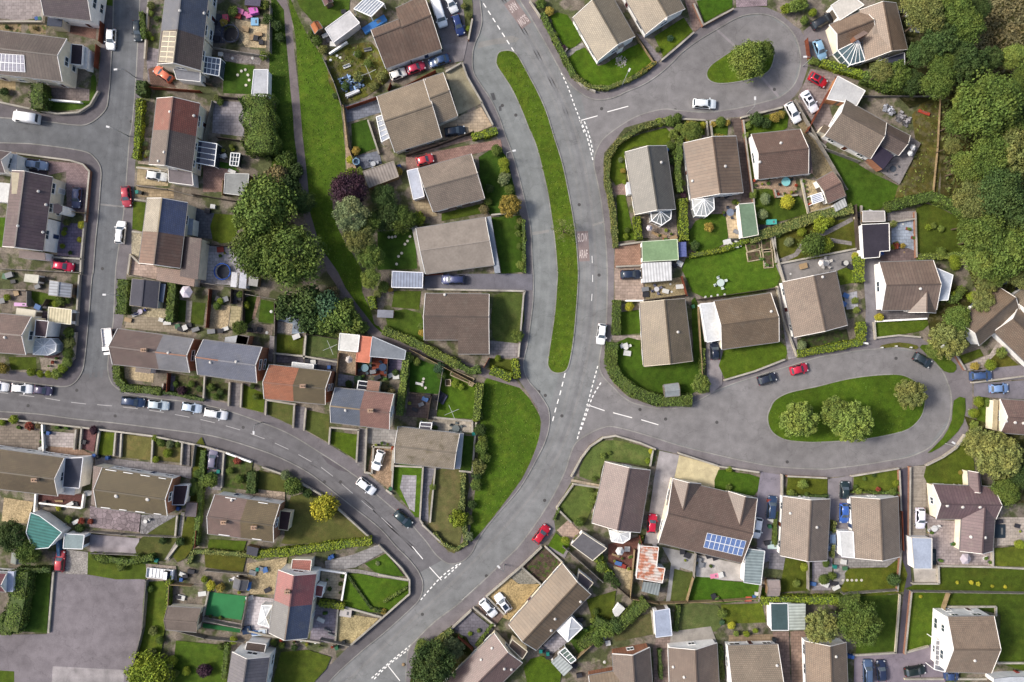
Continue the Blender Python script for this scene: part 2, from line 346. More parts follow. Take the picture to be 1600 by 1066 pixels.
for off, mt in ((-7, 'asphalt:127,125,127'), (6, 'asphalt:127,125,127'), (0, 'asphalt:120,118,120')):
    wear(' '.join(f'{x+off*.3:.1f},{y+off:.1f}' for x, y in P('-10,618 60,626 130,637 220,645 300,655 380,676 440,698 500,732 560,775 610,822 650,860')), .5, mt)
for off, mt in ((-8, 'asphalt:145,148,147'), (7, 'asphalt:145,148,147')): wear(' '.join(f'{x+off:.1f},{y}' for x, y in P('758,110 785,150 808,200 828,250 840,300 848,360 851,430 846,500 838,560')), .5, mt)
for off, mt in ((-9, 'asphalt:123,125,128'), (8, 'asphalt:123,125,128'), (0, 'asphalt:116,118,121')): wear(' '.join(f'{x+off:.1f},{y}' for x, y in P('198,-10 194,90 186,180 176,280 172,350 164,430 158,500 150,590')), .5, mt)
# garden ground behind the pavements
ZONE = {
 'A': '165,-40 160,60 157,95 155,120 152,145 140,165 122,176 90,178 55,173 0,161 -60,150 -400,150 -400,-300 165,-300',
 'B': '-60,232 25,238 60,243 110,250 130,256 140,268 138,300 133,345 130,395 127,426 122,480 117,530 115,560 108,575 95,585 60,584 30,581 0,578 -60,572 -400,572 -400,232',
 'C': '232,-300 232,0 229,40 226,90 222,150 215,200 212,250 209,320 206,400 198,430 193,500 187,525 176,560 178,585 190,602 230,613 255,613 300,618 360,631 386,639 416,647 458,666 476,672 514,694 558,722 572,738 604,766 640,798 654,810 660,818 680,837 694,852 700,863 716,862 730,853 744,840 768,812 796,776 816,748 832,716 842,688 846,660 840,638 827,617 811,594 812,534 821,456 821,425 816,373 812,333 806,299 792,253 784,233 778,217 768,196 752,166 734,134 723,100 732,62 739,38 738,16 734,0 730,-40 730,-300',
 'E': '808,-40 828,0 842,20 858,48 878,88 894,118 908,132 926,142 944,142 960,138 980,131 1010,116 1030,98 1054,76 1082,52 1098,39 1120,28 1146,14 1160,9 1198,12 1220,22 1240,40 1250,46 1260,62 1266,88 1260,112 1252,136 1240,152 1222,168 1192,176 1160,183 1140,184 1104,188 1066,187 1040,184 1010,190 976,200 956,225 944,239 942,263 946,293 952,333 956,373 960,385 959,466 959,522 949,546 946,566 960,603 980,619 1010,631 1040,636 1064,633 1084,619 1108,613 1131,595 1181,579 1247,558 1346,536 1370,529 1404,524 1438,527 1452,540 1477,554 1493,554 1509,577 1519,597 1519,619 1518,652 1508,680 1492,700 1472,715 1446,726 1418,730 1360,738 1330,744 1292,746 1230,743 1186,738 1124,728 1062,710 1026,702 1000,692 960,681 940,682 920,696 908,716 898,744 893,752 870,793 866,815 868,830 842,855 814,884 760,931 736,953 706,981 658,1019 646,1039 642,1066 642,1400 2000,1400 2000,-300 808,-300',
 'H': '-60,648 0,653 120,666 236,680 320,697 360,708 408,728 448,742 496,770 532,800 560,822 592,853 628,887 639,905 639,929 606,957 546,1009 494,1061 470,1100 470,1400 -400,1400 -400,648'}
for k, s in ZONE.items(): sheet('garden_ground', 'yard:138,128,116', P(s), Z0, 'mottled paved and planted yard ground')
# bright grass verge, its left alley strip darkened with painted-in shade, alley path and garden surfaces: name, material, outline in photo pixels
PATCH = '''
verge|verge:82,120,36|449,-20 456,30 462,60 468,150 473,213 480,273 485,333 500,385 528,425 540,450 560,478 585,510 601,522 592,510 585,506 580,486 566,456 566,425 556,405 536,373 524,343 520,309 540,267 537,213 532,164 518,128 506,90 486,64 468,30 455,0 455,-20
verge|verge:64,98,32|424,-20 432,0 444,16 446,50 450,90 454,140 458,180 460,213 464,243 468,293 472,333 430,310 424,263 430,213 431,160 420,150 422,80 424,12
verge|verge:80,118,34|757,596 770,594 812,606 838,640 845,660 841,688 831,716 815,748 795,776 767,812 744,839 733,842 742,770 748,700 750,660
path|asphalt:132,122,122|432,-20 432,0 444,16 446,50 450,90 454,140 458,180 460,213 464,243 468,293 472,333 485,360 498,379 512,426 537,462 556,492 574,520 590,530 639,548 680,562 758,590 815,607 806,594 752,574 716,562 640,540 601,524 585,510 560,478 540,450 528,425 500,385 485,333 480,273 473,213 468,150 460,80 456,30 448,0 448,-20
lawn|lawn:74,112,38|76,157 124,160 141,150 143,120 150,120 150,145 132,170 76,172
terrace|slab:138,126,122|72,131 120,136 140,140 140,158 76,156
terrace|slab:170,160,158|-10,-10 66,-10 65,28 30,33 -10,28
lawn|lawn:80,116,36|150,-15 178,-15 177,10 160,8
terrace|brickpave:150,116,104|108,30 152,36 150,62 108,52
flower_bed|soil:150,132,104|-10,34 34,36 34,52 -10,50
flower_bed|soil:150,132,104|44,38 73,40 72,54 46,52
terrace|slab:176,156,120|-10,122 25,125 25,142 -10,138
driveway|brickpave:168,146,146|76,252 128,256 140,266 138,290 133,336 105,330 104,290 104,268 76,274
driveway|asphalt:92,82,92|24,244 76,252 74,274 24,266
terrace|slab:138,126,146|92,348 131,350 127,402 90,400
lawn|lawn:80,122,34|-10,340 9,340 5,386 -10,388
terrace|slab:128,124,128|80,402 127,402 126,424 80,420
lawn|lawn:84,108,40|14,558 57,558 58,578 18,578
terrace|brickpave:128,100,98|70,520 92,522 100,548 86,562 70,558
gravel_bed|gravel:160,148,134|62,558 96,562 90,580 66,580
terrace|slab:122,106,112|55,482 80,488 74,500 54,494
lawn|lawn:86,116,44|50,455 78,460 100,464 96,478 56,474
terrace|slab:150,138,128|0,452 42,452 42,470 0,468
driveway|slab:146,138,142|231,74 252,78 247,104 250,112 268,130 262,134 232,128 229,90
driveway|brickpave:128,102,90|232,108 246,104 270,128 276,138 236,134
flower_bed|soil:118,112,100|234,4 257,2 253,50 232,60
terrace|gravel:200,180,146|368,30 418,40 416,76 384,74 370,52
terrace|slab:96,96,106|331,20 350,24 352,68 333,68
lawn|lawn:62,98,34|349,96 398,104 394,148 349,146
terrace|gravel:150,142,140|340,76 412,86 406,102 352,96
terrace|slab:166,160,164|334,158 384,160 381,214 332,208
terrace|brickpave:172,140,128|318,258 372,264 356,300 318,300
lawn|lawn:70,120,50|340,252 362,256 374,268 342,262
terrace|slab:108,110,118|304,325 336,334 332,374 304,370
lawn|lawn:92,118,40|335,334 392,345 372,360 362,378 333,376
terrace|slab:196,192,196|316,383 388,390 385,448 314,442
lawn|lawn:84,112,40|209,315 230,317 223,362 207,358
terrace|gravel:186,176,152|206,362 223,364 217,404 206,396
driveway|slab:196,174,162|204,398 246,418 244,437 203,428
driveway|slab:192,174,140|216,260 263,264 263,291 214,289
terrace|slab:178,158,128|214,290 272,296 272,310 212,308
gravel_bed|gravel:178,164,150|222,215 238,216 234,258 216,256
terrace|gravel:192,180,150|203,478 262,483 262,500 204,492
terrace|slab:172,160,140|200,492 262,498 304,516 300,524 196,512
lawn|lawn:72,104,44|277,468 292,470 290,504 276,502
path|slab:176,168,156|292,470 301,470 298,505 290,504
lawn|lawn:76,102,42|301,472 322,474 318,508 299,506
terrace|gravel:196,176,142|328,476 361,478 356,514 325,512
terrace|slab:184,172,136|362,478 378,480 374,516 358,514
lawn|lawn:72,104,38|382,465 404,460 396,500 381,512
path|slab:160,134,116|402,462 408,464 398,500 394,498
lawn|lawn:66,100,32|408,468 428,472 428,506 404,503
flower_bed|gravel:140,128,116|394,505 427,508 426,524 392,520
terrace|slab:150,164,178|432,482 479,492 478,520 455,522 456,506 432,500
terrace|gravel:176,164,152|431,502 458,506 456,522 431,520
lawn|lawn:92,112,44|431,522 475,526 472,554 430,550
lawn|dry:98,112,52|480,500 528,516 527,560 478,556
terrace|slab:122,116,124|428,552 475,556 474,570 428,566
terrace|slab:118,114,118|478,558 527,562 526,590 500,580 478,574
path|slab:150,144,146|422,524 429,526 426,566 420,564
terrace|gravel:176,156,132|530,548 558,552 556,586 529,580
terrace|deck:134,72,56|582,557 606,559 604,588 581,586
terrace|slab:134,124,148|606,560 634,562 628,588 604,588
terrace|slab:150,150,160|529,584 556,588 552,606 528,602
terrace|slab:124,104,96|557,574 580,576 578,588 556,586
terrace|gravel:190,172,140|194,572 241,577 240,598 196,592
path|slab:140,132,140|262,586 274,588 272,612 262,610
flower_bed|soil:96,92,66|275,584 321,590 320,618 274,612
flower_bed|soil:86,88,56|323,594 358,599 357,628 320,619
path|slab:142,136,136|360,597 378,600 374,635 362,632
lawn|lawn:92,118,38|380,600 415,616 412,645 377,636
lawn|dry:112,116,50|417,626 460,634 458,665 416,646
path|slab:132,128,132|460,634 478,636 475,672 459,666
lawn|dry:110,116,48|479,640 515,648 514,692 478,672
lawn|lawn:84,116,32|518,674 559,679 558,720 516,692
path|slab:140,136,136|561,668 573,670 570,736 558,726
driveway|slab:164,160,156|573,666 621,672 618,697 570,692
driveway|gravel:168,142,116|582,698 615,700 611,767 574,738
lawn|verge:80,120,34|618,727 661,729 656,808 640,795 616,762
terrace|slab:176,172,176|629,742 651,743 648,800 640,795 625,762
path|slab:136,134,142|660,730 679,732 672,816 655,812
lawn|dry:124,118,62|679,735 731,739 728,790 717,856 700,860 670,820
terrace|slab:190,180,164|677,652 738,659 737,676 676,672
lawn|lawn:60,106,34|641,556 690,575 686,616 640,612
lawn|lawn:84,124,34|692,574 746,600 742,655 682,652
lawn|lawn:58,92,34|722,680 741,682 737,736 718,735
terrace|slab:116,102,98|640,614 673,620 668,654 634,650
lawn|dry:100,112,44|772,462 818,461 812,534 786,534 770,526
driveway|slab:150,144,144|765,532 812,537 810,560 765,558
lawn|lawn:92,110,50|766,560 802,562 800,592 764,576
lawn|lawn:78,110,42|612,486 658,490 663,538 650,534 606,512
lawn|lawn:84,112,44|616,455 658,455 655,484 612,480
driveway|asphalt:124,122,130|664,428 832,428 832,454 663,452
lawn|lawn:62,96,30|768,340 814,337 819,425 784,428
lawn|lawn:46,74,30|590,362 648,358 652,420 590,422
driveway|brickpave:164,132,122|634,246 782,218 785,232 760,236 738,242 700,252 636,270
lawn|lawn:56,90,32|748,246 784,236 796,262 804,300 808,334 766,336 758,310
lawn|lawn:72,96,36|690,334 755,318 762,332 690,346
terrace|slab:176,160,130|640,305 672,310 684,338 655,340
driveway|slab:204,184,158|684,196 752,168 769,197 740,210 690,220
terrace|concrete:172,164,138|697,112 722,100 752,162 716,180
path|slab:178,152,138|640,234 736,212 738,219 640,244
terrace|slab:128,132,144|540,166 588,151 596,176 540,193
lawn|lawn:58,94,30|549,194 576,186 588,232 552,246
terrace|slab:136,140,152|551,246 592,236 597,256 560,268
path|slab:184,160,134|536,165 543,194 552,246 557,268 542,266
lawn|rough:96,108,52|510,90 580,66 604,110 606,128 536,164
driveway|concrete:144,138,140|690,66 732,60 724,96 700,100 640,118 625,112 690,84
lawn|dry:112,116,62|722,-10 736,-10 739,30 734,60 728,50
driveway|concrete:134,128,130|668,-10 722,-10 728,50 732,62 692,72
lawn|lawn:78,112,42|460,-12 535,-12 546,16 512,40 490,36
lawn|lawn:82,126,28|860,26 886,24 908,64 886,77 876,64
path|slab:160,156,152|880,85 910,67 914,73 886,91
lawn|lawn:84,126,30|889,91 914,75 934,104 960,91 1000,68 1018,98 1000,112 972,126 945,138 926,136 908,124 896,106
path|slab:146,138,140|993,52 1003,56 1034,92 1026,99
lawn|lawn:92,124,34|1022,58 1068,28 1082,50 1036,89
driveway|slab:142,122,114|1066,-10 1080,-10 1100,38 1084,52
lawn|lawn:70,114,30|1088,2 1144,-8 1144,12 1100,36
driveway|brickpave:164,146,152|1148,-10 1198,-10 1198,10 1150,12
driveway|asphalt:136,128,130|1254,50 1298,14 1312,84 1285,92 1268,92
driveway|slab:158,144,140|1266,108 1310,118 1292,155 1305,205 1288,228 1246,152
driveway|gravel:146,132,104|1226,172 1243,156 1324,296 1300,306 1266,270 1250,200
lawn|lawn:92,122,38|958,228 1040,200 1045,226 1010,228 977,238 978,288 962,290 948,260
lawn|lawn:84,120,34|963,306 976,303 991,375 966,378
path|brickpave:166,142,132|956,293 979,284 986,306 962,304
terrace|gravel:150,136,124|1004,336 1056,330 1058,374 1003,372
lawn|lawn:80,118,36|1068,188 1100,190 1101,211 1070,215
lawn|lawn:78,112,38|1112,190 1138,190 1136,212 1113,212
driveway|slab:112,98,92|1141,186 1161,184 1165,220 1178,318 1155,321 1160,300 1149,213
lawn|lawn:82,118,32|1164,192 1225,174 1230,195 1222,204 1172,211
lawn|lawn:92,118,44|1166,226 1176,224 1185,285 1174,292
terrace|brickpave:196,168,142|1175,284 1242,277 1245,303 1213,306 1212,297 1175,294
lawn|lawn:80,110,42|1180,298 1212,298 1213,308 1246,304 1258,326 1262,334 1190,352 1182,340
terrace|gravel:190,172,136|1252,278 1284,286 1302,322 1263,333
lawn|lawn:72,110,34|1283,228 1364,272 1402,290 1406,300 1374,327 1328,330 1322,304
lawn|rough:98,104,64|1402,292 1432,232 1424,180 1470,150 1464,300 1404,314
terrace|slab:146,132,122|1076,312 1157,303 1157,332 1082,344
lawn|lawn:78,116,36|1086,346 1134,334 1135,378 1094,396 1076,380
terrace|slab:212,190,156|1133,335 1154,328 1160,372 1138,372
lawn|lawn:86,128,38|1071,404 1165,381 1211,400 1213,448 1102,466 1074,440
lawn|lawn:74,112,32|970,488 999,484 1000,521 970,524
path|slab:168,156,146|956,525 1001,524 1001,531 957,532
lawn|lawn:72,110,32|964,535 1000,532 1007,574 1083,565 1092,590 1086,612 1050,628 1000,616 972,594
lawn|lawn:70,108,36|1080,470 1092,480 1102,560 1090,590 1084,562
driveway|slab:184,164,150|960,412 1004,410 1006,470 960,470
driveway|brickpave:180,144,124|961,383 1003,378 1003,415 960,417
terrace|gravel:158,144,112|1007,442 1070,432 1074,460 1009,468
driveway|concrete:168,160,160|1103,534 1128,545 1128,600 1110,616 1104,590
lawn|lawn:88,122,36|1130,548 1218,534 1227,560 1180,580 1132,592
driveway|slab:164,158,160|1214,448 1224,444 1244,528 1248,558 1231,562
flower_bed|soil:72,74,50|1244,531 1322,514 1326,532 1250,546
terrace|slab:182,182,188|1317,460 1338,455 1340,482 1322,484
lawn|lawn:88,116,38|1308,422 1335,416 1338,441 1312,446
terrace|concrete:146,142,140|1211,414 1342,390 1346,406 1306,424 1222,440
lawn|lawn:92,104,48|1206,372 1262,352 1335,344 1338,388 1215,411
path|slab:150,144,140|1209,408 1240,396 1256,372 1290,360 1330,340 1332,346 1294,366 1262,378 1246,400 1226,410
path|slab:150,144,140|1296,372 1330,378 1330,384 1292,378
driveway|asphalt:138,134,138|1346,404 1376,406 1377,480 1368,530 1350,534 1352,480
terrace|slab:172,182,196|1392,352 1430,340 1432,402 1418,402 1392,384
terrace|slab:168,160,156|1385,331 1430,330 1430,344 1386,346
lawn|lawn:84,108,42|1431,326 1465,324 1512,356 1508,396 1434,400
terrace|slab:128,112,110|1374,388 1418,388 1456,404 1376,411
terrace|slab:122,116,116|1369,480 1462,488 1450,500 1370,502
lawn|lawn:92,124,42|1369,504 1447,499 1441,516 1410,522 1370,528
verge|lawn:104,116,62|1376,540 1404,535 1432,540 1430,546 1404,542 1378,544
verge|lawn:82,116,36|1436,543 1448,539 1470,552 1493,570 1489,582 1474,580 1460,565
lawn|lawn:90,112,42|1498,556 1530,545 1536,556 1505,568
path|slab:190,178,168|1500,572 1545,554 1560,530 1574,540 1552,562 1536,570 1536,574 1510,580
lawn|lawn:98,108,48|1542,566 1562,546 1592,572 1544,575
driveway|asphalt:140,134,140|1521,578 1640,566 1640,590 1520,597
driveway|asphalt:134,130,138|1520,599 1640,592 1640,626 1560,622 1520,619
verge|lawn:84,120,36|1489,626 1507,622 1504,660 1486,684 1466,700 1448,708 1472,684 1486,656
terrace|slab:190,176,158|1556,440 1640,410 1640,440 1600,446 1578,464
lawn|lawn:88,120,38|1528,620 1545,622 1545,672 1524,672
lawn|dry:112,126,54|905,744 912,716 926,698 946,688 975,690 1020,704 1016,729 945,719 937,748
lawn|dry:112,126,50|896,760 935,763 922,800 906,822 874,792
path|slab:196,180,158|893,748 937,757 935,762 892,752
driveway|slab:192,168,152|870,828 888,812 906,830 900,850 892,852
driveway|concrete:176,170,170|1030,704 1061,711 1050,760 1028,848 1012,870 1003,860 1010,830 1022,745
terrace|concrete:218,204,164|1061,711 1124,729 1118,770 1094,768 1094,756 1053,748
lawn|lawn:72,112,32|1122,734 1150,738 1186,746 1178,774 1140,768 1116,766
driveway|asphalt:146,140,150|1188,737 1222,742 1222,872 1184,880 1180,790
lawn|lawn:98,116,44|1230,745 1292,748 1292,774 1228,774
driveway|asphalt:146,140,144|1293,748 1331,743 1331,872 1292,872
lawn|lawn:94,118,46|1333,745 1403,733 1403,768 1332,770
path|asphalt:92,88,98|1405,733 1419,730 1420,853 1424,923 1413,1022 1400,1022 1411,927 1409,853
driveway|deck:168,158,146|1420,729 1446,727 1445,838 1421,838
lawn|lawn:92,116,44|1446,728 1474,714 1494,699 1512,688 1522,735 1508,756 1449,758
terrace|slab:184,170,166|1444,800 1463,812 1502,815 1500,862 1551,862 1553,886 1467,884 1454,860
terrace|slab:190,178,166|1556,808 1640,808 1640,850 1556,852
lawn|lawn:104,126,50|1552,856 1640,850 1640,886 1553,884
terrace|concrete:198,190,180|1426,888 1468,888 1468,911 1428,910
lawn|lawn:80,106,36|1469,887 1640,890 1640,922 1428,925 1428,913 1469,911
lawn|lawn:86,120,36|1426,927 1479,927 1472,990 1456,1008 1416,1020
lawn|lawn:80,110,38|1485,926 1640,928 1640,1036 1560,1036 1562,960 1482,948
terrace|slab:164,160,156|1303,872 1402,872 1385,886 1324,886 1318,912 1300,916
lawn|lawn:98,118,44|1325,888 1384,886 1408,872 1411,924 1318,929 1320,905
lawn|lawn:72,104,34|1343,931 1408,928 1399,1019 1336,1022
driveway|asphalt:146,136,146|1334,1023 1412,1020 1450,1008 1472,992 1476,1050 1476,1200 1330,1200
terrace|slab:150,146,150|1202,864 1226,864 1226,890 1200,888
lawn|lawn:92,112,42|1226,872 1263,876 1265,922 1217,925
terrace|slab:158,152,156|1268,872 1300,872 1298,922 1268,922
terrace|concrete:190,184,178|1088,866 1162,882 1164,908 1130,906 1087,900
terrace|concrete:160,158,156|1034,854 1090,866 1086,894 1062,886 1046,940 1040,940 1048,880
lawn|dry:104,112,46|1053,888 1083,896 1075,940 1047,938
lawn|verge:72,118,32|1086,901 1130,907 1163,909 1190,914 1188,936 1078,940
terrace|brickpave:122,84,74|950,850 1006,836 1000,880 994,904 975,890 950,878
terrace|crazy:196,178,142|958,884 992,892 985,936 962,912
lawn|dry:112,108,58|950,978 1020,956 1023,990 962,1002
lawn|dry:112,122,58|1058,945 1120,945 1126,966 1118,986 1060,984
lawn|lawn:98,122,44|1126,944 1190,942 1196,972 1130,974
terrace|concrete:170,164,156|1048,986 1110,978 1120,1004 1046,1010
driveway|slab:150,132,124|1025,997 1047,994 1046,1070 1050,1200 1026,1200 1020,1012
driveway|slab:146,124,114|1206,986 1232,986 1238,1200 1222,1200
driveway|slab:154,130,116|1234,986 1258,985 1262,1200 1240,1200
terrace|slab:158,138,114|1138,992 1207,990 1208,1004 1138,1006
flower_bed|soil:92,78,66|818,884 850,855 880,882 846,914
gravel_bed|gravel:150,146,134|796,900 816,886 842,908 826,916 808,910
driveway|gravel:188,164,118|762,930 796,901 810,912 844,912 812,950 795,968 780,962
driveway|slab:138,118,108|747,940 760,932 788,960 774,977 752,960
terrace|slab:124,120,128|708,980 738,955 772,982 744,1014 722,992
lawn|rough:70,84,40|646,1040 706,986 740,1016 704,1068 646,1100
lawn|lawn:84,118,32|818,1042 846,1024 877,1050 866,1076 836,1084
lawn|lawn:56,86,34|888,996 926,974 930,1002 904,1022
terrace|slab:170,164,168|846,1010 870,988 886,1003 862,1022
lawn|lawn:84,104,40|916,936 962,922 958,962 930,984
driveway|concrete:146,140,142|866,846 890,856 882,872 856,856
lawn|lawn:88,128,34|856,852 868,832 890,850 880,866
lawn|lawn:92,118,36|157,675 181,676 177,711 155,710
lawn|dry:132,122,60|191,678 239,684 236,719 189,714
lawn|dry:126,118,56|242,690 285,692 284,723 240,718
path|slab:140,134,134|183,676 189,677 187,714 180,712
path|slab:140,134,134|287,690 298,692 297,728 285,726
terrace|slab:190,180,176|71,673 119,677 116,700 69,696
terrace|slab:164,136,116|69,697 126,700 150,712 146,720 68,708
path|brickpave:142,100,100|130,668 153,672 148,706 127,700
terrace|slab:150,138,126|-10,658 66,663 62,706 -10,700
terrace|slab:152,146,146|150,713 300,729 300,748 282,744 150,728
terrace|brickpave:112,76,72|59,771 131,772 126,794 60,786
terrace|gravel:194,174,136|8,777 54,784 45,818 4,814
terrace|crazy:156,142,146|142,790 221,803 218,831 141,823
terrace|crazy:150,148,150|222,804 276,805 270,839 220,833
terrace|concrete:172,164,168|140,834 219,841 215,868 143,864
lawn|dry:104,106,46|222,840 276,806 290,800 286,850 262,876 215,868
lawn|lawn:92,106,44|306,694 323,700 310,830 290,872 272,870 296,800
path|slab:166,160,154|284,800 290,800 284,846 264,876 258,874 278,842
driveway|slab:160,154,156|324,699 352,708 346,766 326,764
flower_bed|soil:86,92,52|355,711 396,722 388,766 352,760
lawn|dry:112,112,46|405,734 450,746 446,768 403,764
lawn|dry:114,112,50|455,776 500,776 540,806 578,838 560,844 450,850 445,838
terrace|crazy:178,160,142|402,764 446,769 446,783 398,774
lawn|lawn:86,118,38|328,842 386,845 380,864 324,862
driveway|slab:160,156,154|508,876 552,866 592,850 604,860 556,886 510,892
lawn|lawn:72,112,32|570,880 604,864 632,900 592,898
lawn|lawn:82,124,34|542,896 590,902 637,908 638,926 604,956 540,946
path|slab:160,154,148|486,886 560,889 640,904 638,908 560,895 504,892
terrace|slab:190,176,150|503,890 541,896 533,936 501,932
terrace|gravel:182,166,124|526,956 592,966 548,1008 524,1000
terrace|slab:158,150,160|494,944 529,952 524,1004 484,1001
terrace|slab:206,198,200|388,930 430,935 421,994 379,986
artificial_turf|cloth:62,136,84|327,924 386,931 378,968 322,960
path|slab:176,166,160|316,962 380,974 377,982 314,970
artificial_turf|cloth:48,108,62|318,973 378,982 376,988 318,980
lawn|lawn:100,110,50|320,858 386,868 380,894 322,886
terrace|gravel:172,156,124|386,880 450,870 438,928 392,928 388,905
lawn|lawn:80,116,38|276,1000 360,1008 352,1100 266,1100
lawn|lawn:88,112,42|440,1018 518,1026 490,1066 470,1100 432,1100
parking_court|asphalt:136,129,133|84,893 228,905 222,985 205,1050 196,1200 -60,1200 -60,992 75,990
parking_court|concrete:164,158,158|84,1040 196,1046 192,1100 80,1100
lawn|lawn:64,100,36|46,894 81,892 75,988 36,986
verge|verge:88,116,42|229,908 266,914 258,985 250,1040 245,1100 200,1100 207,1050 223,985
verge|verge:84,110,42|140,862 245,872 230,904 138,897
gravel_bed|gravel:166,160,154|105,858 139,862 138,897 104,896
driveway|slab:138,130,128|84,862 105,864 104,896 82,892
driveway|slab:164,152,142|229,880 276,884 278,906 232,908
lawn|lawn:84,116,36|-10,1046 24,1048 24,1100 -10,1100
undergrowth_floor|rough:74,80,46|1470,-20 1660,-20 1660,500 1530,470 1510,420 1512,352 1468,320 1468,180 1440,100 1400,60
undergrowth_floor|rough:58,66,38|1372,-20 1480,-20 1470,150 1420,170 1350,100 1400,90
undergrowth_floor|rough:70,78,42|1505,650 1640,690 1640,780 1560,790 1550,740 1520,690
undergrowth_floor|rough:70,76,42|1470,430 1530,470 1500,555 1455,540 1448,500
'''
LOOKS = {'lawn': 'patch of garden lawn', 'terrace': 'paved garden terrace', 'driveway': 'private driveway surface', 'path': 'narrow paved path', 'verge': 'open strip of rough grass',
 'flower_bed': 'planted flower bed', 'gravel_bed': 'pale gravel bed', 'artificial_turf': 'vivid green artificial turf', 'parking_court': 'worn mauve parking court', 'undergrowth_floor': 'shaded brown woodland floor'}
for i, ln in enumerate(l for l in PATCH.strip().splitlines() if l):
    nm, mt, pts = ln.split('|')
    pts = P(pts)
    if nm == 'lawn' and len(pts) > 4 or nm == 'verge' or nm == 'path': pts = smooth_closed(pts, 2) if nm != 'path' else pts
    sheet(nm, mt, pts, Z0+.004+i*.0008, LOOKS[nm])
# painted markings
def mark(name, quads, mat, z=.012, look='white painted road line'):
    b = MB()
    for q in quads: b.face([(*p[:2], z) for p in ccw([tuple(v[:2]) for v in q])])
    c = cen([q[0] for q in quads]); o = b.build(name, mat, loc=(c.x, c.y, 0)); structure(o, look, c); return o
def dashes(pts, dl, gl, w=.12, off=0):
    q = [W(*p) for p in smooth_open(P(pts), 6)]; out = []; d = -off
    seg = [(a, b, (b-a).length) for a, b in zip(q, q[1:])]; tot = sum(s[2] for s in seg)
    def at(t):
        for a, b, L in seg:
            if t <= L: return a+(b-a)*(t/L if L else 0), (b-a).normalized()
            t -= L
        return q[-1], (q[-1]-q[-2]).normalized()
    t = off
    while t+dl <= tot+.01:
        (a, da), (c, dc) = at(t), at(t+dl); na, nc = Vector((-da.y, da.x, 0))*w/2, Vector((-dc.y, dc.x, 0))*w/2
        out.append([a-na, c-nc, c+nc, a+na]); t += dl+gl
    return out
WH = 'trim:228,226,222'
for pts, dl, gl, w in (('748,-6 804,82', .95, .75, .2), ('877,114 888,138 898,166 908,192 914,214', .5, .42, .2), ('907,188 917,213 927,253', .55, .4, .22), ('913,190 921,213 928,245', .55, .4, .22),
  ('883,583 876,612 868,640 862,664', .95, .8, .2), ('934,572 925,605 916,640 907,668 901,690', .55, .4, .2), ('939,598 926,620 916,648 906,676', .55, .4, .22),
  ('720,880 690,908', .55, .4, .22), ('715,882 688,903 656,939', .55, .4, .22), ('642,1008 610,1034 576,1064', .55, .4, .22), ('640,1014 606,1040 580,1066', .55, .4, .22),
  ('925,400 926,436 925,460 923,490', 1.4, 2.3, .1)):
    mark('junction_line', dashes(pts, dl, gl, w), WH, look='broken white junction line')
mark('centre_line', dashes('-10,612 30,617 70,622 100,627 130,631 160,633 200,637 240,642 280,649 320,657 355,666 390,677 440,697 480,718 510,736 545,766 580,795 610,822 630,846', 2.9, 2.2, .11), 'trim:168,166,165', look='broken white centre line')
for a, b_ in (('905,189', '934,181'), ('949,175', '982,166'), ('916,632', '945,642'), ('958,645', '988,653'), ('1002,656', '1029,664'), ('644,854', '661,874'), ('671,886', '690,907'), ('606,1040', '625,1064')):
    mark('centre_line', dashes(a+' '+b_, (W(*P(a)[0])-W(*P(b_)[0])).length-.05, 1, .16), WH, look='short white centre dash')
mark('edge_line', dashes('362,716 330,700', 3, 2, .1) + dashes('722,938 755,908 788,879', 3.2, .05, .14)+dashes('600,989 568,1013', 2.4, .05, .14), 'trim:190,188,186', look='thin white edge line')
for q_ in ('78,948 90,950', '77,962 86,963', '76,975 88,977', '40,1040 84,1041', '75,1000 76,1040', '118,1046 117,1064', '150,1047 148,1066'):
    mark('bay_line', dashes(q_, (W(*P(q_)[0])-W(*P(q_)[1])).length-.02, 1, .12), 'trim:150,146,146', Z0+.2, 'faint worn parking bay line')
for mt, pts in (('asphalt:120,113,117', '120,900 150,902 146,914 118,910'), ('asphalt:158,151,153', '150,960 190,950 200,985 170,1000'), ('rough:110,104,84', '84,893 92,894 82,985 76,988'), ('rough:112,108,84', '216,905 226,907 218,985 206,1040 200,1040 212,980'), ('asphalt:160,150,146', '182,920 208,915 214,950 196,962'), ('asphalt:128,120,126', '-10,1000 60,998 76,1010 40,1016 -10,1014')):
    sheet('court_patch', mt, smooth_closed(P(pts), 3), Z0+.198, 'weathered patch of the parking court')
def road_text(lines, px, ang, size):
    c = W(*px); rot = R(ang)
    up = Vector((-math.sin(rot), math.cos(rot), 0)); rt = Vector((math.cos(rot), math.sin(rot), 0))
    hw, hh = 1.15, 2.95
    mark('red_road_patch', [[c-rt*hw-up*hh, c+rt*hw-up*hh, c+rt*hw+up*hh, c-rt*hw+up*hh]], 'asphalt:152,136,133', .0095, 'faded red anti-skid road patch')
    for word, dy in lines:
        cu = bpy.data.curves.new('road_lettering', 'FONT'); cu.body = word; cu.size = 1.0; cu.align_x = 'CENTER'; cu.align_y = 'CENTER'; cu.offset = .012
        o = bpy.data.objects.new('road_lettering', cu); COL.objects.link(o)
        p = c+up*dy; o.location = (p.x, p.y, .013); o.rotation_euler = (0, 0, rot); o.scale = (size*.52, size*1.72, 1)
        cu.materials.append(M('trim:186,174,169')); ORG[o] = p
        structure(o, 'white painted word '+word, p)
road_text([('SLOW', 1.62), ('ARAF', -1.6)], (911, 385), 3, 1.35)
road_text([('SLOW', 1.62), ('ARAF', -1.6)], (809, 21), 180+36, 1.35)
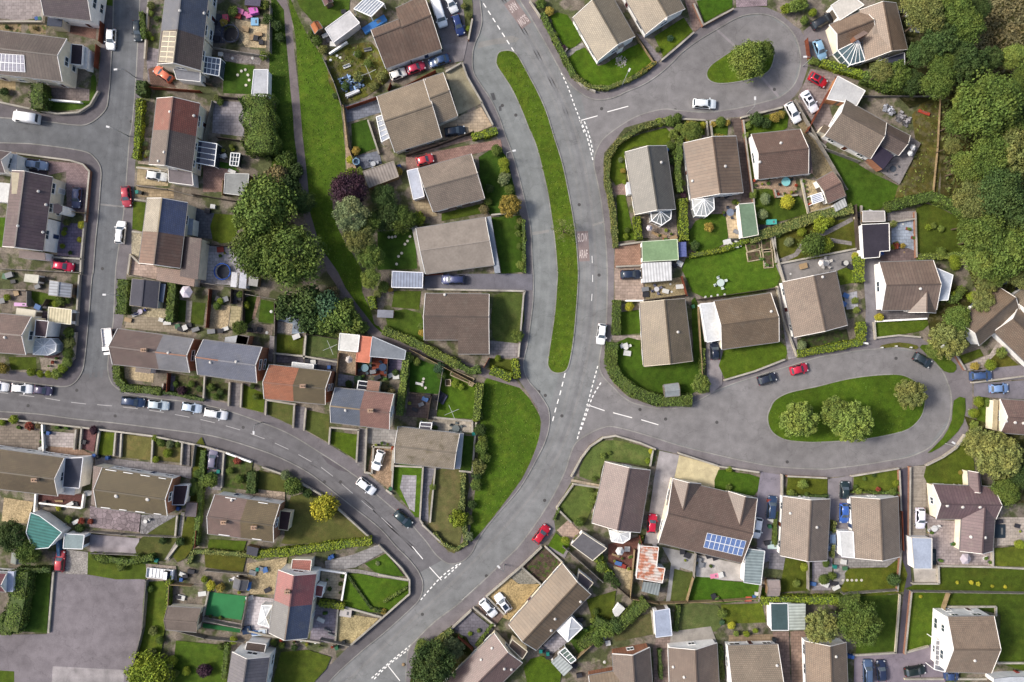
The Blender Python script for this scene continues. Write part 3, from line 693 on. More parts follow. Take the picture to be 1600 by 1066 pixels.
for px in ((532, 753), (507, 753), (705, 873), (812, 745), (842, 612), (905, 320), (936, 430), (878, 650), (660, 960), (760, 900), (1000, 640), (1040, 655), (1230, 722), (1400, 560), (1210, 140), (940, 170), (205, 190), (160, 420), (120, 610), (180, 650), (380, 668), (824, 520), (806, 180), (443, 724), (852, 618), (820, 607), (300, 646), (44, 634), (851, 782), (1120, 660), (1292, 645), (1150, 176), (785, 165), (1055, 172)):
    p = W(*px); b = MB(); b.disc(p, .33, .009, .016, 10); o = b.build('manhole_cover', 'asphalt:92,90,90', loc=(p.x, p.y, 0)); pend(o, 'dark round drain cover in the road', 'drain cover', p)
# ---------------------------------------------------------------- houses
CAMP = Vector((0, 0, HC))
def on_plane(px, py, pl):
    p0, n = pl; d = W(px, py, 0)-CAMP; t = (p0-CAMP).dot(n)/d.dot(n); return CAMP+d*t
def opening(root, base, along, nrm, w, h, door=False, glass='glass:70,84,96', frame='trim:232,232,230'):
    b = MB(); c = base+nrm*.02; L, Rr = c-along*w/2, c+along*w/2; up = Vector((0, 0, h))
    for a, e in ((L, L+up), (Rr, Rr+up), (L, Rr), (L+up, Rr+up)): b.beam(a, e, .12, .12)
    if not door and w > 1: b.beam(c, c+up, .07, .1)
    if not door: b.beam(L-along*.08-Vector((0, 0, .1))+nrm*.06, Rr+along*.08-Vector((0, 0, .1))+nrm*.06, .06, .18)
    f = b.build('door' if door else 'window', frame, root)
    g = MB(); q = c+nrm*.015
    g.face([q-along*w/2, q+along*w/2, q+along*w/2+up, q-along*w/2+up]); g.build('panel' if door else 'pane', random.choice(['wood:120,70,50', 'plastic:225,225,225', 'plastic:60,80,120', 'plastic:90,40,40']) if door else glass, f)
    if door: k = MB(); k.box(q+along*(w*.36)+nrm*.02+Vector((0, 0, 1.0)), .05, .05, .14); k.build('handle', 'plastic:190,190,190', f)
def wall_windows(root, a, b_, cpt, storeys, door=True, every=3.1):
    d = b_-a; L = d.length; d = d.normalized(); n = Vector((d.y, -d.x, 0))
    if n.dot((a+b_)/2-cpt) < 0: n = -n
    k = max(1, int(L/every)) if L > 2.2 else 0
    for s in range(storeys):
        for i in range(k):
            p = a+d*(L*(i+.5)/k); p.z = .95+2.5*s
            if s == 0 and door and i == k//2: p.z = .1; opening(root, p, d, n, .95, 2.05, True)
            else: opening(root, p, d, n, random.choice((1.3, 1.7, 2.0)) if L/k > 2.6 else 1.0, 1.15)
def gable(root, c, ze, zr, roof, wallm, storeys=1, skip=(), f=.5, part='roof', ridge=None, barge='trim:232,228,222', windows=True, zb=0, door=True, wname='wall', zeb=None, ov=.2, gwall=None, roof2=None):
    A, B, C, D = [W(*p, z) for p, z in zip(c, (ze, zeb or ze, zeb or ze, ze))]
    R1, R2 = A+(B-A)*f, D+(C-D)*f; R1.z = R2.z = zr
    th = Vector((0, 0, .14)); rb = MB(); planes = []
    for P0, P3, q in ((A, D, 0), (B, C, 1)):
        n = (P3-P0).cross(R1-P0).normalized()
        if n.z < 0: n = -n
        planes.append((P0.copy(), n))
        u = (R1-P0); e = (P3-P0).normalized(); v0 = u-e*u.dot(e); L = (P3-P0).length; H = v0.length; k0 = u.dot(e)
        k1 = (R2-P0).dot(e); pts = [P0, P3, R2, R1]; uv = [(0, 0), (L, 0), (k1, H), (k0, H)]
        if (P3-P0).cross(R1-P0).z < 0: pts, uv = pts[::-1], uv[::-1]
        rb.face(pts, uv); rb.face([p-th for p in pts[::-1]])
        rb.face([P0-th, P3-th, P3, P0]) if q == 0 else rb.face([P3-th, P0-th, P0, P3])
    for g0, g1, rr in ((A, B, R1), (D, C, R2)):
        rb.face([g0-th, g0, rr, rr-th]); rb.face([g1, g1-th, rr-th, rr])
    ro = rb.build(part, roof, root)
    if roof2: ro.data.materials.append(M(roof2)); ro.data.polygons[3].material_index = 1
    rc = MB(); rc.beam(R1+Vector((0, 0, .03)), R2+Vector((0, 0, .03)), .26, .1); rc.build('ridge_cap', ridge or roof, ro)
    cpt = (A+B+C+D)/4; e = ((D-A)+(C-B)).normalized()
    for k, (g0, g1, rr, sg) in enumerate(((A, B, R1, -1), (D, C, R2, 1))):
        if 'g%d' % (k+1) in skip: continue
        o = e*(.05*sg)-Vector((0, 0, .06))
        for gg in (g0, g1): bb = MB(); bb.beam(gg+o, rr+o, .09, .24); bb.build('bargeboard', barge, ro)
    for P0, P3 in ((A, D), (B, C)):
        o = (P0-cpt); o = (o-e*o.dot(e)); o.z = 0; o = o.normalized()*.07-Vector((0, 0, .1)); gu = MB(); gu.beam(P0+o, P3+o, .13, .1); gu.build('gutter', 'plastic:150,148,146', ro)
    def ins(P0, O, sg):
        t = (O-P0); t.z = 0; return P0+t.normalized()*ov+e*(.12*sg)
    a, b_, cc, d = ins(A, B, 1), ins(B, A, 1), ins(C, D, -1), ins(D, C, -1)
    sl1 = (zr-ze)/max(.1, (R1-A).to_2d().length); sl2 = (zr-(zeb or ze))/max(.1, (R1-B).to_2d().length)
    za, zb2 = ze+ov*sl1-.17, (zeb or ze)+ov*sl2-.17
    wb = MB(); V = lambda p, z: Vector((p.x, p.y, z))
    m1, m2 = R1+e*.12, R2-e*.12
    for q in ([V(a, zb), V(d, zb), V(d, za), V(a, za)], [V(cc, zb), V(b_, zb), V(b_, zb2), V(cc, zb2)],
              [V(b_, zb), V(a, zb), V(a, za), V(m1, zr-.18), V(b_, zb2)], [V(d, zb), V(cc, zb), V(cc, zb2), V(m2, zr-.18), V(d, za)]):
        if gwall and len(q) == 5: gw = MB(); gw.face(q); gw.build('gable_wall', gwall, root)
        else: wb.face(q)
    wb.build(wname, wallm, root)
    if windows:
        z = lambda p: Vector((p.x, p.y, 0)); cp = z(cpt)
        for key, p, q, dr, ev in (('e1', a, d, door, 3.1), ('e2', cc, b_, door, 3.1), ('g1', a, b_, False, 4.6), ('g2', cc, d, False, 4.6)):
            if key not in skip: wall_windows(root, z(p), z(q), cp, storeys, dr, ev)
    return ro, planes
def flat(root, pts, z, wallm, roof, name='extension', edge=None, win=False):
    q = ccw([tuple(W(*p, z)[:2]) for p in pts]); c = cen(q)
    ins = [tuple(Vector(p)+(c-Vector(p)).normalized()*.12) for p in q]
    b = MB(); b.prism(ins, 0, z-.12); o = b.build(name, wallm, root)
    b = MB(); d = Vector(q[1])-Vector(q[0])
    e0 = (Vector(q[1])-Vector(q[0])); e1 = Vector(q[-1])-Vector(q[0])
    if e1.length > e0.length: e0, e1 = e1, e0
    e0n = e0.normalized(); en = Vector((-e0n.y, e0n.x)); uv = [((Vector(p)-Vector(q[0])).dot(e0n), (Vector(p)-Vector(q[0])).dot(en)) for p in q]
    b.prism(q, z-.12, z, uv, bottom=True); r = b.build('roof' if root else name+'_roof', roof, o)
    if edge:
        b = MB()
        for i in range(len(q)): j = (i+1) % len(q); b.beam((*q[i], z+.03), (*q[j], z+.03), .12, .1)
        b.build('roof_edge', edge, o)
    return o
def plane_at(px, py, info):
    """first roof plane of the house whose hit point is lowest at this pixel (gable roofs: the lower of both slopes)"""
    best = None
    for pls in info:
        hs = [(on_plane(px, py, pl), pl) for pl in pls]; h = min(hs, key=lambda t: t[0].z)
        if best is None or h[0].z > best[0].z: best = h
    return best
def chimney(ro, px, py, info, w=.95, d=.6):
    p, pl = plane_at(px, py, info); b = MB(); b.box(p-Vector((0, 0, .6)), w, d, 1.5); b.box(p+Vector((0, 0, .9)), w+.14, d+.14, .12)
    o = b.build('chimney', 'wallb:176,150,130', ro); b = MB()
    for s in (-.22, .22): b.disc(p+Vector((s, 0, 0)), .13, p.z+1.02, p.z+1.35, 8, .1)
    b.build('chimney_pot', 'plastic:190,150,120', o)
def vent(ro, px, py, info, r=.28):
    p, pl = plane_at(px, py, info); b = MB(); b.tube([p, p+pl[1]*.22, p+pl[1]*.3], [r, r*.9, r*.5], 10); b.build('roof_vent', 'plastic:236,232,226', ro)
def skylight(ro, px, py, info, w=1.0, h=.8):
    p, pl = plane_at(px, py, info); b = MB(); n = pl[1]; e = n.cross(Vector((0, 0, 1))).normalized(); s = n.cross(e)
    b.beam(p-e*w/2+n*.06, p+e*w/2+n*.06, h, .12); f = b.build('roof_window', 'trim:226,222,214', ro)
    b = MB(); q = p+n*.128; b.face([q-e*w*.38-s*h*.36, q+e*w*.38-s*h*.36, q+e*w*.38+s*h*.36, q-e*w*.38+s*h*.36]); b.build('pane', 'glass:120,130,140', f)
def solar(ro, quad, nx, ny, info, mat='solar:100,122,168', edge='trim:205,208,212'):
    pl = plane_at(sum(p[0] for p in quad)/4, sum(p[1] for p in quad)/4, info)[1]; n = pl[1]
    q = [on_plane(*p, pl) for p in quad]
    lerp = lambda u, v: (q[0]*(1-u)+q[1]*u)*(1-v)+(q[3]*(1-u)+q[2]*u)*v
    for i in range(nx):
        for j in range(ny):
            c = [lerp((i+du)/nx, (j+dv)/ny) for du, dv in ((.03, .03), (.97, .03), (.97, .97), (.03, .97))]; b = MB()
            w, h = (c[1]-c[0]).length, (c[3]-c[0]).length; top = [p+n*.12 for p in c]
            order = top if (top[1]-top[0]).cross(top[3]-top[0]).dot(n) > 0 else top[::-1]
            uvq = [(0, 0), (w, 0), (w, h), (0, h)]; b.face(order, uvq if order is top else uvq[::-1])
            so_ = b.build('solar_panel', mat, ro); b = MB()
            for a, e in zip(top, top[1:]+top[:1]): b.beam(a-n*.03, e-n*.03, .07, .09)
            b.build('panel_frame', edge, so_) if ro['depth'] == 0 else None
def conservatory(root, pts, hub, z=2.4, zh=3.4, glass='glass:176,190,200', bars=3):
    q = [W(*p, z) for p in pts]; h = W(*hub, zh)
    fr = MB(); gl = MB(); n = len(q)
    for i in range(n):
        a, b_ = q[i], q[(i+1) % n]; g0, g1 = Vector((a.x, a.y, 0)), Vector((b_.x, b_.y, 0))
        fr.beam(a, b_, .16, .16); fr.beam(g0, a, .14, .14); fr.beam(a, h, .12, .12)
        fr.face([g0, g1, g1+Vector((0, 0, .6)), g0+Vector((0, 0, .6))]); gl.face([g0+Vector((0, 0, .6)), g1+Vector((0, 0, .6)), b_, a])
        k = max(1, min(bars, int((b_-a).length/1.0)))
        for j in range(1, k): m = a+(b_-a)*j/k; fr.beam(m, h, .08, .08); fr.beam(Vector((m.x, m.y, .6)), m, .08, .08)
        gl.face([a-Vector((0, 0, .02)), b_-Vector((0, 0, .02)), h-Vector((0, 0, .02))])
    o = fr.build('conservatory', 'trim:240,240,238', root); gl.build('pane', glass, o); return o
def veranda(root, quad, z=2.4, dz=.4, n=5, glass='glass:84,98,120', name='conservatory', m=1):
    q = [W(*p, z+(dz if i in (0, 3) else 0)) for i, p in enumerate(quad)]; fr = MB(); gl = MB()
    for i in range(4): fr.beam(q[i], q[(i+1) % 4], .16, .14); fr.beam(Vector((q[i].x, q[i].y, 0)), q[i], .12, .12)
    for j in range(1, n):
        t = j/n; fr.beam(q[0]+(q[3]-q[0])*t, q[1]+(q[2]-q[1])*t, .1, .1)
    for j in range(1, m):
        t = j/m; fr.beam(q[0]+(q[1]-q[0])*t, q[3]+(q[2]-q[3])*t, .08, .08)
    gl.face([p-Vector((0, 0, .03)) for p in q]); gl.face([Vector((q[1].x, q[1].y, 0)), Vector((q[2].x, q[2].y, 0)), q[2], q[1]])
    o = fr.build(name, 'trim:240,240,238', root); gl.build('pane', glass, o); return o
def house(ref, label, blocks, extras=(), cat='house', name='house'):
    c = cen([W(*p, 4)[:2] for p in blocks[0]['c']]); root = thing(name, label, cat, (c.x, c.y, 0))
    info = []; ro = None
    for i, b in enumerate(blocks):
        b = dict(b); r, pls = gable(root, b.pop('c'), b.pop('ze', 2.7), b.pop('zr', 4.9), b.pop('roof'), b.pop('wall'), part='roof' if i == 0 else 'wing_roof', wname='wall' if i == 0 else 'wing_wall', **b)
        info.append(pls); ro = ro or r
    ro['depth'] = 0
    for x in extras:
        k, a = x[0], x[1:]
        if k == 'flat': flat(root, P(a[0]), a[1], a[2], a[3], *(a[4:]))
        elif k == 'chim': chimney(ro, a[0], a[1], info)
        elif k == 'vent':
            for p in P(a[0]): vent(ro, *p, info, *(a[1:]))
        elif k == 'sky':
            for p in P(a[0]): skylight(ro, *p, info)
        elif k == 'solar': solar(ro, P(a[0]), a[1], a[2], info, *(a[3:]))
        elif k == 'cons': conservatory(root, P(a[0]), P(a[1])[0], *(a[2:]))
        elif k == 'ver': veranda(root, P(a[0]), *(a[1:]))
    if ref: REFS.append((ref, c))
    return root
def Q(s): return P(s)
def split(c, t, lo, hi):
    c = [Vector(p) for p in c]; A, B, C, D = c; return [tuple(A.lerp(D, lo)), tuple(B.lerp(C, lo)), tuple(B.lerp(C, hi)), tuple(A.lerp(D, hi))]
def pair(c, t, h1, h2, **kw):
    """two joined houses: c = A,B (gable 1), C,D (gable 2), split at fraction t of the length"""
    c = P(c)
    for (ref, label, roof, wall, extras, more), lo, hi, sk in ((h1, 0, t, ('g2',)), (h2, t, 1, ('g1',))):
        k = dict(ze=4.9, zr=7.2, storeys=2); k.update(kw); k.update(more)
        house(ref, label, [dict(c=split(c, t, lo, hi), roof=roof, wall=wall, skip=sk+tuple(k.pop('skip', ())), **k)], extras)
def one(ref, label, c, roof, wall, extras=(), wings=(), **kw):
    house(ref, label, [dict(c=P(c), roof=roof, wall=wall, **kw)]+[dict(dict(c=P(w[0]), roof=roof, wall=wall, windows=False), **w[1]) for w in wings], extras)
CR, WHT, BRK = 'wall:222,212,190', 'wall:236,234,230', 'wallb:176,124,98'
# west blocks
one('the dark-roofed house beside the small brick terrace', 'two-tone dark roofed house with a white gable by the brick terrace', '150,-26 142,32 69,24 76,-34', 'tile:88,76,84', WHT, [('flat', '75,23 98,26 96,42 73,40', 3, CR, 'flat:70,76,92')], ze=4.6, zr=6.8, storeys=2)
pair('104,61 97,127 -60,109 -52,42', .41, ('the white-gabled corner house by the white van', 'brown tiled corner house with a tall white gable above the white van', 'rib:108,98,94', CR, [('flat', '112,69 130,71 128,102 110,100', 3.0, WHT, 'flat:70,62,70', 'porch', 'trim:226,224,220'), ('flat', '129,71 138,75 136,108 127,106', 2.4, WHT, 'flat:232,230,226', 'bay')], {}),
     ('the house with white-framed solar panels', 'brown roofed terrace house carrying white framed solar panels', 'tile:114,102,98', CR, [('solar', '-8,83 38,86 40,113 -12,110', 8, 2, 'solar:168,166,176', 'trim:236,236,236')], {}))
one('the house behind the dark blue-car driveway', 'brown roofed house with stepped white gable behind the silver-blue car', '17,238 8,270 -70,262 -62,228', 'tile:120,108,112', WHT, [('flat', '17,240 27,241 25,269 14,268', 4, WHT, 'flat:236,234,232', 'bay')], ze=4.9, zr=6.9, storeys=2)
pair('19,267 82,277 67,392 4,385', .55, ('the plum-roofed house beside the pink driveway', 'plum brown roofed house with dark bay beside the pink brick driveway', 'rib:104,88,94', CR, [('flat', '83,319 90,318 97,322 97,330 92,334 84,333', 4.8, WHT, 'flat:62,56,66', 'bay'), ('flat', '18,269 39,271 37,303 18,303', 6.3, CR, 'flat:206,194,168', 'dormer'), ('vent', '60,299 72,320')], {}),
     ('the plum-roofed house with the white windowed front', 'plum brown roofed house with a white front full of small windows', 'rib:100,84,92', WHT, [('vent', '67,363 28,353'), ('flat', '30,391 70,395 71,407 29,403', 3, WHT, 'flat:146,132,128', 'garage')], {}))
one('the house with the rounded white conservatory', 'brown roofed house with white gable and rounded white conservatory', '49,495 40,554 -70,546 -62,484', 'tile:136,116,110', CR, [('flat', '56,500 76,502 72,527 54,525', 4.4, WHT, 'flat:84,70,76', 'bay', 'trim:228,226,222'), ('cons', '53,530 80,529 88,538 87,549 75,555 52,554', '68,541', 2.5, 3.1, 'plastic:232,236,240'), ('vent', '8,527')], ze=4.9, zr=7, storeys=2)
# street terraces
pair('246,100 313,110 330,-50 265,-62', .32, ('the house with cream solar panels', 'brown tiled house with a cream block of solar panels on its street slope', 'tile:100,88,84', CR, [('solar', '256,49 277,50 271,98 249,97', 2, 6, 'solar:150,142,130', 'trim:214,204,178'), ('flat', '271,107 313,110 313,128 276,124', 3, WHT, 'flat:146,148,156', 'garage', 'trim:224,222,218'), ('ver', '318,88 345,92 342,119 316,114', 2.5, .5, 3, 'glass:88,102,122', 'conservatory', 4)], {}),
     ('the slate-roofed house by the sand play garden', 'dark slate roofed house beside the sandy play garden with trampoline', 'slate:76,82,100', CR, [('vent', '281,17 319,21')], {}))
pair('245,154 312,162 299,268 233,257', .48, ('the house with the rusty red roof', 'terrace house with a rusty red tiled roof behind the street hedge', 'tile:142,88,76', CR, [('vent', '266,175 303,181')], {}),
     ('the brown house beside the silver car driveway', 'dark brown roofed terrace house with flat garage beside the silver car', 'tile:114,102,98', CR, [('flat', '263,263 300,267 302,290 264,285', 3, WHT, 'flat:136,128,132', 'garage', 'trim:230,226,222'), ('ver', '307,220 339,225 335,260 303,254', 2.5, .5, 4, 'glass:70,78,98'), ('vent', '257,238 248,252')], {}))
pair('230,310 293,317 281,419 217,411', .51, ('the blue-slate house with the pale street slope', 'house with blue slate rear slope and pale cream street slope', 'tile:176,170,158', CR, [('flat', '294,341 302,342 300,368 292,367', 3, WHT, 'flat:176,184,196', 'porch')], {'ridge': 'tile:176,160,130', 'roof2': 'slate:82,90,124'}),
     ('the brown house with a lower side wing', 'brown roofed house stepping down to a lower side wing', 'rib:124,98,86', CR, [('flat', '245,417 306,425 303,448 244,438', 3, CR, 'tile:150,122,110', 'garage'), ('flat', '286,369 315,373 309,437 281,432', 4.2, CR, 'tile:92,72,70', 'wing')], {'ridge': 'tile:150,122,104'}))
pair('184,514 176,569 296,582 302,530', .6, ('the brown house by the corner hedge', 'brown roofed end house with chimney by the clipped corner hedge', 'tile:130,112,108', BRK, [('chim', 228, 547), ('flat', '212,574 236,577 235,584 211,581', 2.6, WHT, 'tile:124,108,104', 'porch')], {}),
     ('the grey half of the brown corner house', 'grey slate half joined to the brown corner house with orange ridge', 'tile:146,148,158', BRK, [('vent', '263,552')], {'ridge': 'tile:190,130,100'}))
pair('318,531 309,585 401,598 409,543', .38, ('the slate house with the short orange ridge', 'blue-grey slate house with a short orange ridge line', 'slate:126,128,142', BRK, [('vent', '329,566'), ('flat', '352,527 373,524 388,527 384,542 350,538', 3, WHT, 'flat:196,198,202', 'porch')], {'ridge': 'tile:196,132,100'}),
     ('the slate house with the brick gable', 'blue-grey slate end house with a red brick gable', 'slate:132,134,148', BRK, [('flat', '371,523 390,525 386,541 368,538', 3, BRK, 'tile:92,84,84', 'extension'), ('vent', '369,566')], {}))
pair('421,570 413,623 508,632 517,581', .48, ('the house with the bright orange roof', 'end house with a smooth bright orange tiled roof', 'tile:186,124,96', BRK, [], {'ridge': 'tile:186,124,96'}),
     ('the mossy house joined to the orange roof', 'mossy olive roofed house joined to the bright orange roof', 'moss:118,106,82', BRK, [('chim', 475, 603), ('ver', '457,566 490,570 489,578 456,574', 2.4, .3, 5, 'glass:150,156,160')], {}))
pair('524,606 517,660 608,671 615,616', .5, ('the slate house by the rust-red decking', 'blue slate roofed house near the rust red decking', 'slate:112,118,132', BRK, [('vent', '540,641'), ('ver', '560,595 576,597 574,610 558,608', 2.5, .3, 2, 'glass:50,48,52')], {'ridge': 'tile:190,170,140'}),
     ('the salmon-roofed house above the ochre driveway', 'salmon tiled house with cream gable above the ochre driveway', 'tile:156,120,112', CR, [('chim', 580, 641), ('flat', '575,594 594,597 591,615 572,612', 3, CR, 'tile:168,128,112', 'extension')], {}))
one('the pale grey house beside the triangular green', 'pale grey tiled house with a white gable beside the triangular green', '622,667 617,723 709,733 718,678', 'moss:164,154,140', WHT, [('flat', '718,677 724,678 719,733 711,733', 2.6, WHT, 'flat:196,198,206', 'carport'), ('ver', '657,660 675,661 673,673 655,671', 2.4, .3, 2, 'glass:110,104,110')], ze=3.4, zr=5.4, storeys=1)
one('the house with the overgrown garden of debris', 'wide brown ribbed roof house beside an overgrown garden of debris', '618,13 641,93 690,76 662,-8', 'rib:116,96,84', WHT, [], [('580,47 603,107 641,93 623,30', dict(ze=4.2, zeb=2.7, zr=4.9, f=.24, skip=('g2',)))], f=.47, skip=('g1',))
one('the large house with the concrete forecourt', 'large beige roofed house with a concrete forecourt and front wing', '589,151 617,238 690,215 664,124', 'tile:158,144,126', CR, [('ver', '588,183 603,178 611,214 596,222', 2.5, .4, 5, 'glass:206,214,228')], [('662,124 684,194 715,181 692,114', dict(ze=2.7, zr=4.9))])
one('the house beside the clipped round bushes', 'grey-brown tiled house beside the row of clipped round bushes', '653,264 677,331 757,310 736,241', 'tile:150,138,128', 'wallb:150,100,86', [('flat', '636,267 653,263 663,307 646,312', 2.6, WHT, 'flat:206,212,226', 'extension', 'trim:236,236,236')])
one('the wide low-roofed grey bungalow', 'wide bungalow with a very low pale grey roof', '650,357 665,428 772,414 758,340', 'flat:160,150,140', WHT, [('flat', '760,339 767,338 782,426 773,427', 2.3, WHT, 'flat:162,168,178', 'carport'), ('flat', '643,354 651,353 665,428 658,428', 2.3, WHT, 'flat:178,172,164', 'lean_to')], ze=2.6, zr=3.6, barge='trim:226,226,222', ridge='flat:168,158,148')
one('the brown bungalow with a notched roof', 'brown roofed bungalow with a notched corner beside the alley hedge', '665,459 663,531 716,531 716,459', 'tile:118,103,94', CR, [('vent', '695,461')], [('716,459 716,553 764,553 764,460', dict(f=.387, skip=('g1',), ze=2.7, zeb=2.0, zr=4.9))], skip=('g2',))
# southern block
one('the mossy house with a dark flat-roofed wing', 'long mossy roofed house with white gable and dark flat wing', '100,716 90,775 -70,756 -60,694', 'moss:108,94,72', WHT, [('flat', '102,716 130,715 124,763 98,761', 4, WHT, 'flat:82,84,96', 'wing', 'trim:222,222,226'), ('chim', 58, 749), ('flat', '95,762 118,763 116,774 93,772', 2.6, WHT, 'flat:230,228,226', 'bay')], ze=4.7, zr=6.8, storeys=2)
one('the mossy house with grey flagstone terraces', 'mossy olive roofed house with orange brick gable above flagstones', '160,731 151,793 261,806 269,748', 'moss:118,106,80', WHT, [('flat', '272,759 294,758 288,789 269,789', 2.8, WHT, 'flat:72,56,62', 'porch', 'trim:200,200,206'), ('vent', '182,775 231,780', .4), ('flat', '146,728 165,731 156,793 142,788', 4.1, CR, 'tile:136,118,112', 'side_wing')], ze=4.4, zr=6.4, storeys=2, gwall='wallb:190,132,102')
pair('336,773 325,834 427,847 437,788', .5, ('the pink-brown house by the south curve', 'pinkish brown roofed house beside its mossy neighbour on the curve', 'tile:140,118,112', WHT, [('vent', '362,782'), ('chim', 352, 815)], {'ze': 4.4, 'zr': 6.5}),
     ('the mossy half-house by the yellow bush', 'mossy roofed end house with brick gable by the yellow bush', 'moss:124,110,84', WHT, [('chim', 399, 823), ('flat', '438,798 455,800 450,829 435,827', 2.8, CR, 'flat:76,58,60', 'porch', 'trim:200,190,160')], {'ze': 4.4, 'zr': 6.5, 'gwall': 'wallb:186,140,116'}))
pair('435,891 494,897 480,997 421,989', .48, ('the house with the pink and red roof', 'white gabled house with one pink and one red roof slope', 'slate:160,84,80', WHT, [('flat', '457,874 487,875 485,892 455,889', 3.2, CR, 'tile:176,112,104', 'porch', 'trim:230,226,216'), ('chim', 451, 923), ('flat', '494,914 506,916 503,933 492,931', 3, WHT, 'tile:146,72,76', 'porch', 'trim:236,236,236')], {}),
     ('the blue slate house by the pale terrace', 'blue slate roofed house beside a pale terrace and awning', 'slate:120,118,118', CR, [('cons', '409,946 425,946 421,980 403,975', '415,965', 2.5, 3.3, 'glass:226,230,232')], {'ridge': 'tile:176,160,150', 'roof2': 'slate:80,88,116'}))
one('the slate house with the dark square porch', 'grey slate roofed house with a dark square porch roof', '363,1019 421,1027 404,1140 346,1132', 'rib:112,110,120', WHT, [('flat', '386,1003 416,1007 413,1020 383,1016', 3.2, WHT, 'tile:74,60,56', 'porch', 'trim:220,218,216')], ze=4.9, zr=7.0, storeys=2)
one('the maroon-roofed house behind the tall hedge', 'maroon roofed house with white side behind the tall leafy hedge', '10,897 9,925 -60,921 -60,893', 'tile:126,74,84', WHT, [('flat', '12,893 22,893 20,925 10,925', 3.6, WHT, 'flat:200,206,226', 'bay')], ze=4, zr=5.6)
# north-east streets
one('the house beside the pebble circle', 'pale tiled house on the corner lawn with a pebble circle', '934,95 992,57 953,-12 895,28', 'tile:158,148,130', WHT, [('flat', '962,64 971,62 976,72 967,77', 2.9, WHT, 'flat:206,192,176', 'porch')])
one('the house between pebble circle and teardrop island', 'pale tiled house between the pebble circle lawn and the teardrop island', '1009,53 1070,14 1031,-55 970,-14', 'tile:158,146,128', WHT, [('vent', '1041,30')])
one('the house with the fan-shaped conservatory', 'brown roofed house with a fan shaped glass conservatory', '1343,16 1400,5 1418,77 1352,95', 'tile:150,130,114', CR, [('cons', '1309,79 1343,66 1352,95 1328,102', '1341,63', 2.6, 3.3, 'glass:96,116,122', 4), ('flat', '1371,96 1413,82 1414,116 1386,110', 2.5, WHT, 'flat:70,74,90', 'sunroom', 'trim:200,200,204'), ('flat', '1334,57 1350,48 1357,52 1338,62', 5.1, BRK, 'flat:150,130,120', 'chimney')], [('1296,39 1309,79 1368,58 1350,16', dict(ze=2.6, zr=4.3))])
one('the house with the timber deck', 'grey-brown roofed house with a large weathered timber deck', '1322,156 1289,212 1360,248 1385,192', 'tile:138,126,116', WHT, [('flat', '1360,247 1374,227 1397,243 1380,265', 2.8, BRK, 'flat:62,56,72', 'extension'), ('flat', '1343,245 1360,256 1380,266 1398,244 1404,243 1422,214 1438,224 1405,288', .6, 'wood:120,112,108', 'deck:152,146,146', 'deck', 'wood:140,134,130'), ('flat', '1280,205 1288,194 1303,203 1297,212', 2.7, CR, 'tile:120,106,92', 'porch')], [('1383,192 1373,226 1404,243 1422,212', dict(ze=2.5, zr=3.9, roof='tile:108,96,92'))], f=.45)
one('the brown house with patterned tile terraces', 'brown roofed house with patterned tile terraces behind it', '1174,210 1185,280 1263,271 1250,202', 'tile:126,104,94', WHT, [('vent', '1220,224 1187,253'), ('flat', '1256,225 1266,226 1270,271 1262,271', 2.5, WHT, 'tile:110,90,88', 'porch')])
one('the charcoal-roofed bungalow', 'bungalow with a charcoal and grey roof and hexagonal conservatory', '977,238 1041,228 1055,327 993,335', 'tile:118,116,112', CR, [('cons', '1017,331 1049,329 1048,342 1034,352 1018,345', '1032,330', 2.5, 3.2, 'glass:120,124,124', 4), ('vent', '1033,254'), ('flat', '979,285 987,284 989,303 981,304', 2.6, WHT, 'flat:226,228,230', 'bay')], ridge='tile:120,118,112')
one('the brown house with the octagonal conservatory', 'brown ribbed roof house with a white octagonal conservatory', '1068,224 1150,213 1161,301 1080,311', 'rib:132,112,96', WHT, [('cons', '1082,312 1115,309 1116,327 1104,338 1087,337 1083,326', '1100,311', 2.5, 3.3, 'glass:186,190,188', 3), ('vent', '1133,260 1082,283')])
one('the mossy bungalow inside the curved hedge', 'mossy brown bungalow on the lawn inside the curved hedge', '1000,473 1070,467 1082,564 1006,572', 'moss:138,124,104', CR, [('vent', '1059,519')], barge='trim:206,196,176')
one('the bungalow with the white flat garage', 'olive-brown bungalow joined to a white flat roofed garage', '1116,471 1128,546 1217,534 1204,458', 'tile:130,114,96', CR, [('flat', '1094,475 1116,473 1127,531 1105,535', 2.7, WHT, 'flat:228,230,232', 'garage', 'trim:240,240,240'), ('vent', '1205,487')])
one('the house with the slate side patio', 'beige roofed house beside a bluish slate side patio', '1223,441 1306,424 1324,508 1241,527', 'tile:146,130,118', WHT, [('vent', '1285,433')])
one('the house with the striped front lawn', 'brown ribbed roof house with white conservatory and striped front lawn', '1374,410 1378,485 1463,484 1458,407', 'rib:130,114,106', WHT, [('flat', '1461,418 1489,430 1481,469 1463,470', 2.6, WHT, 'flat:206,214,226', 'conservatory', 'trim:240,240,240'), ('vent', '1438,451')], [('1419,488 1462,489 1461,450 1421,450', dict(ze=2.5, zr=4.3, skip=('g2',)))])
one('the large house with crossing roofs', 'large brown house with several crossing hipped roofs', '1496,502 1530,540 1593,486 1558,447', 'tile:128,112,98', WHT, [], [('1553,518 1592,478 1660,545 1622,585', dict(ze=2.7, zr=4.7)), ('1578,466 1606,500 1680,470 1640,420', dict(ze=2.7, zr=4.6, roof='tile:150,138,122'))])
one('the brown house by two ball shrubs', 'dusty brown roofed house beside two ball shaped shrubs', '1563,624 1564,676 1660,684 1660,630', 'tile:142,118,112', CR, [('vent', '1572,658 1586,660 1599,661', .3), ('flat', '1553,625 1560,625 1558,673 1551,672', 2.6, CR, 'flat:200,184,150', 'lean_to')])
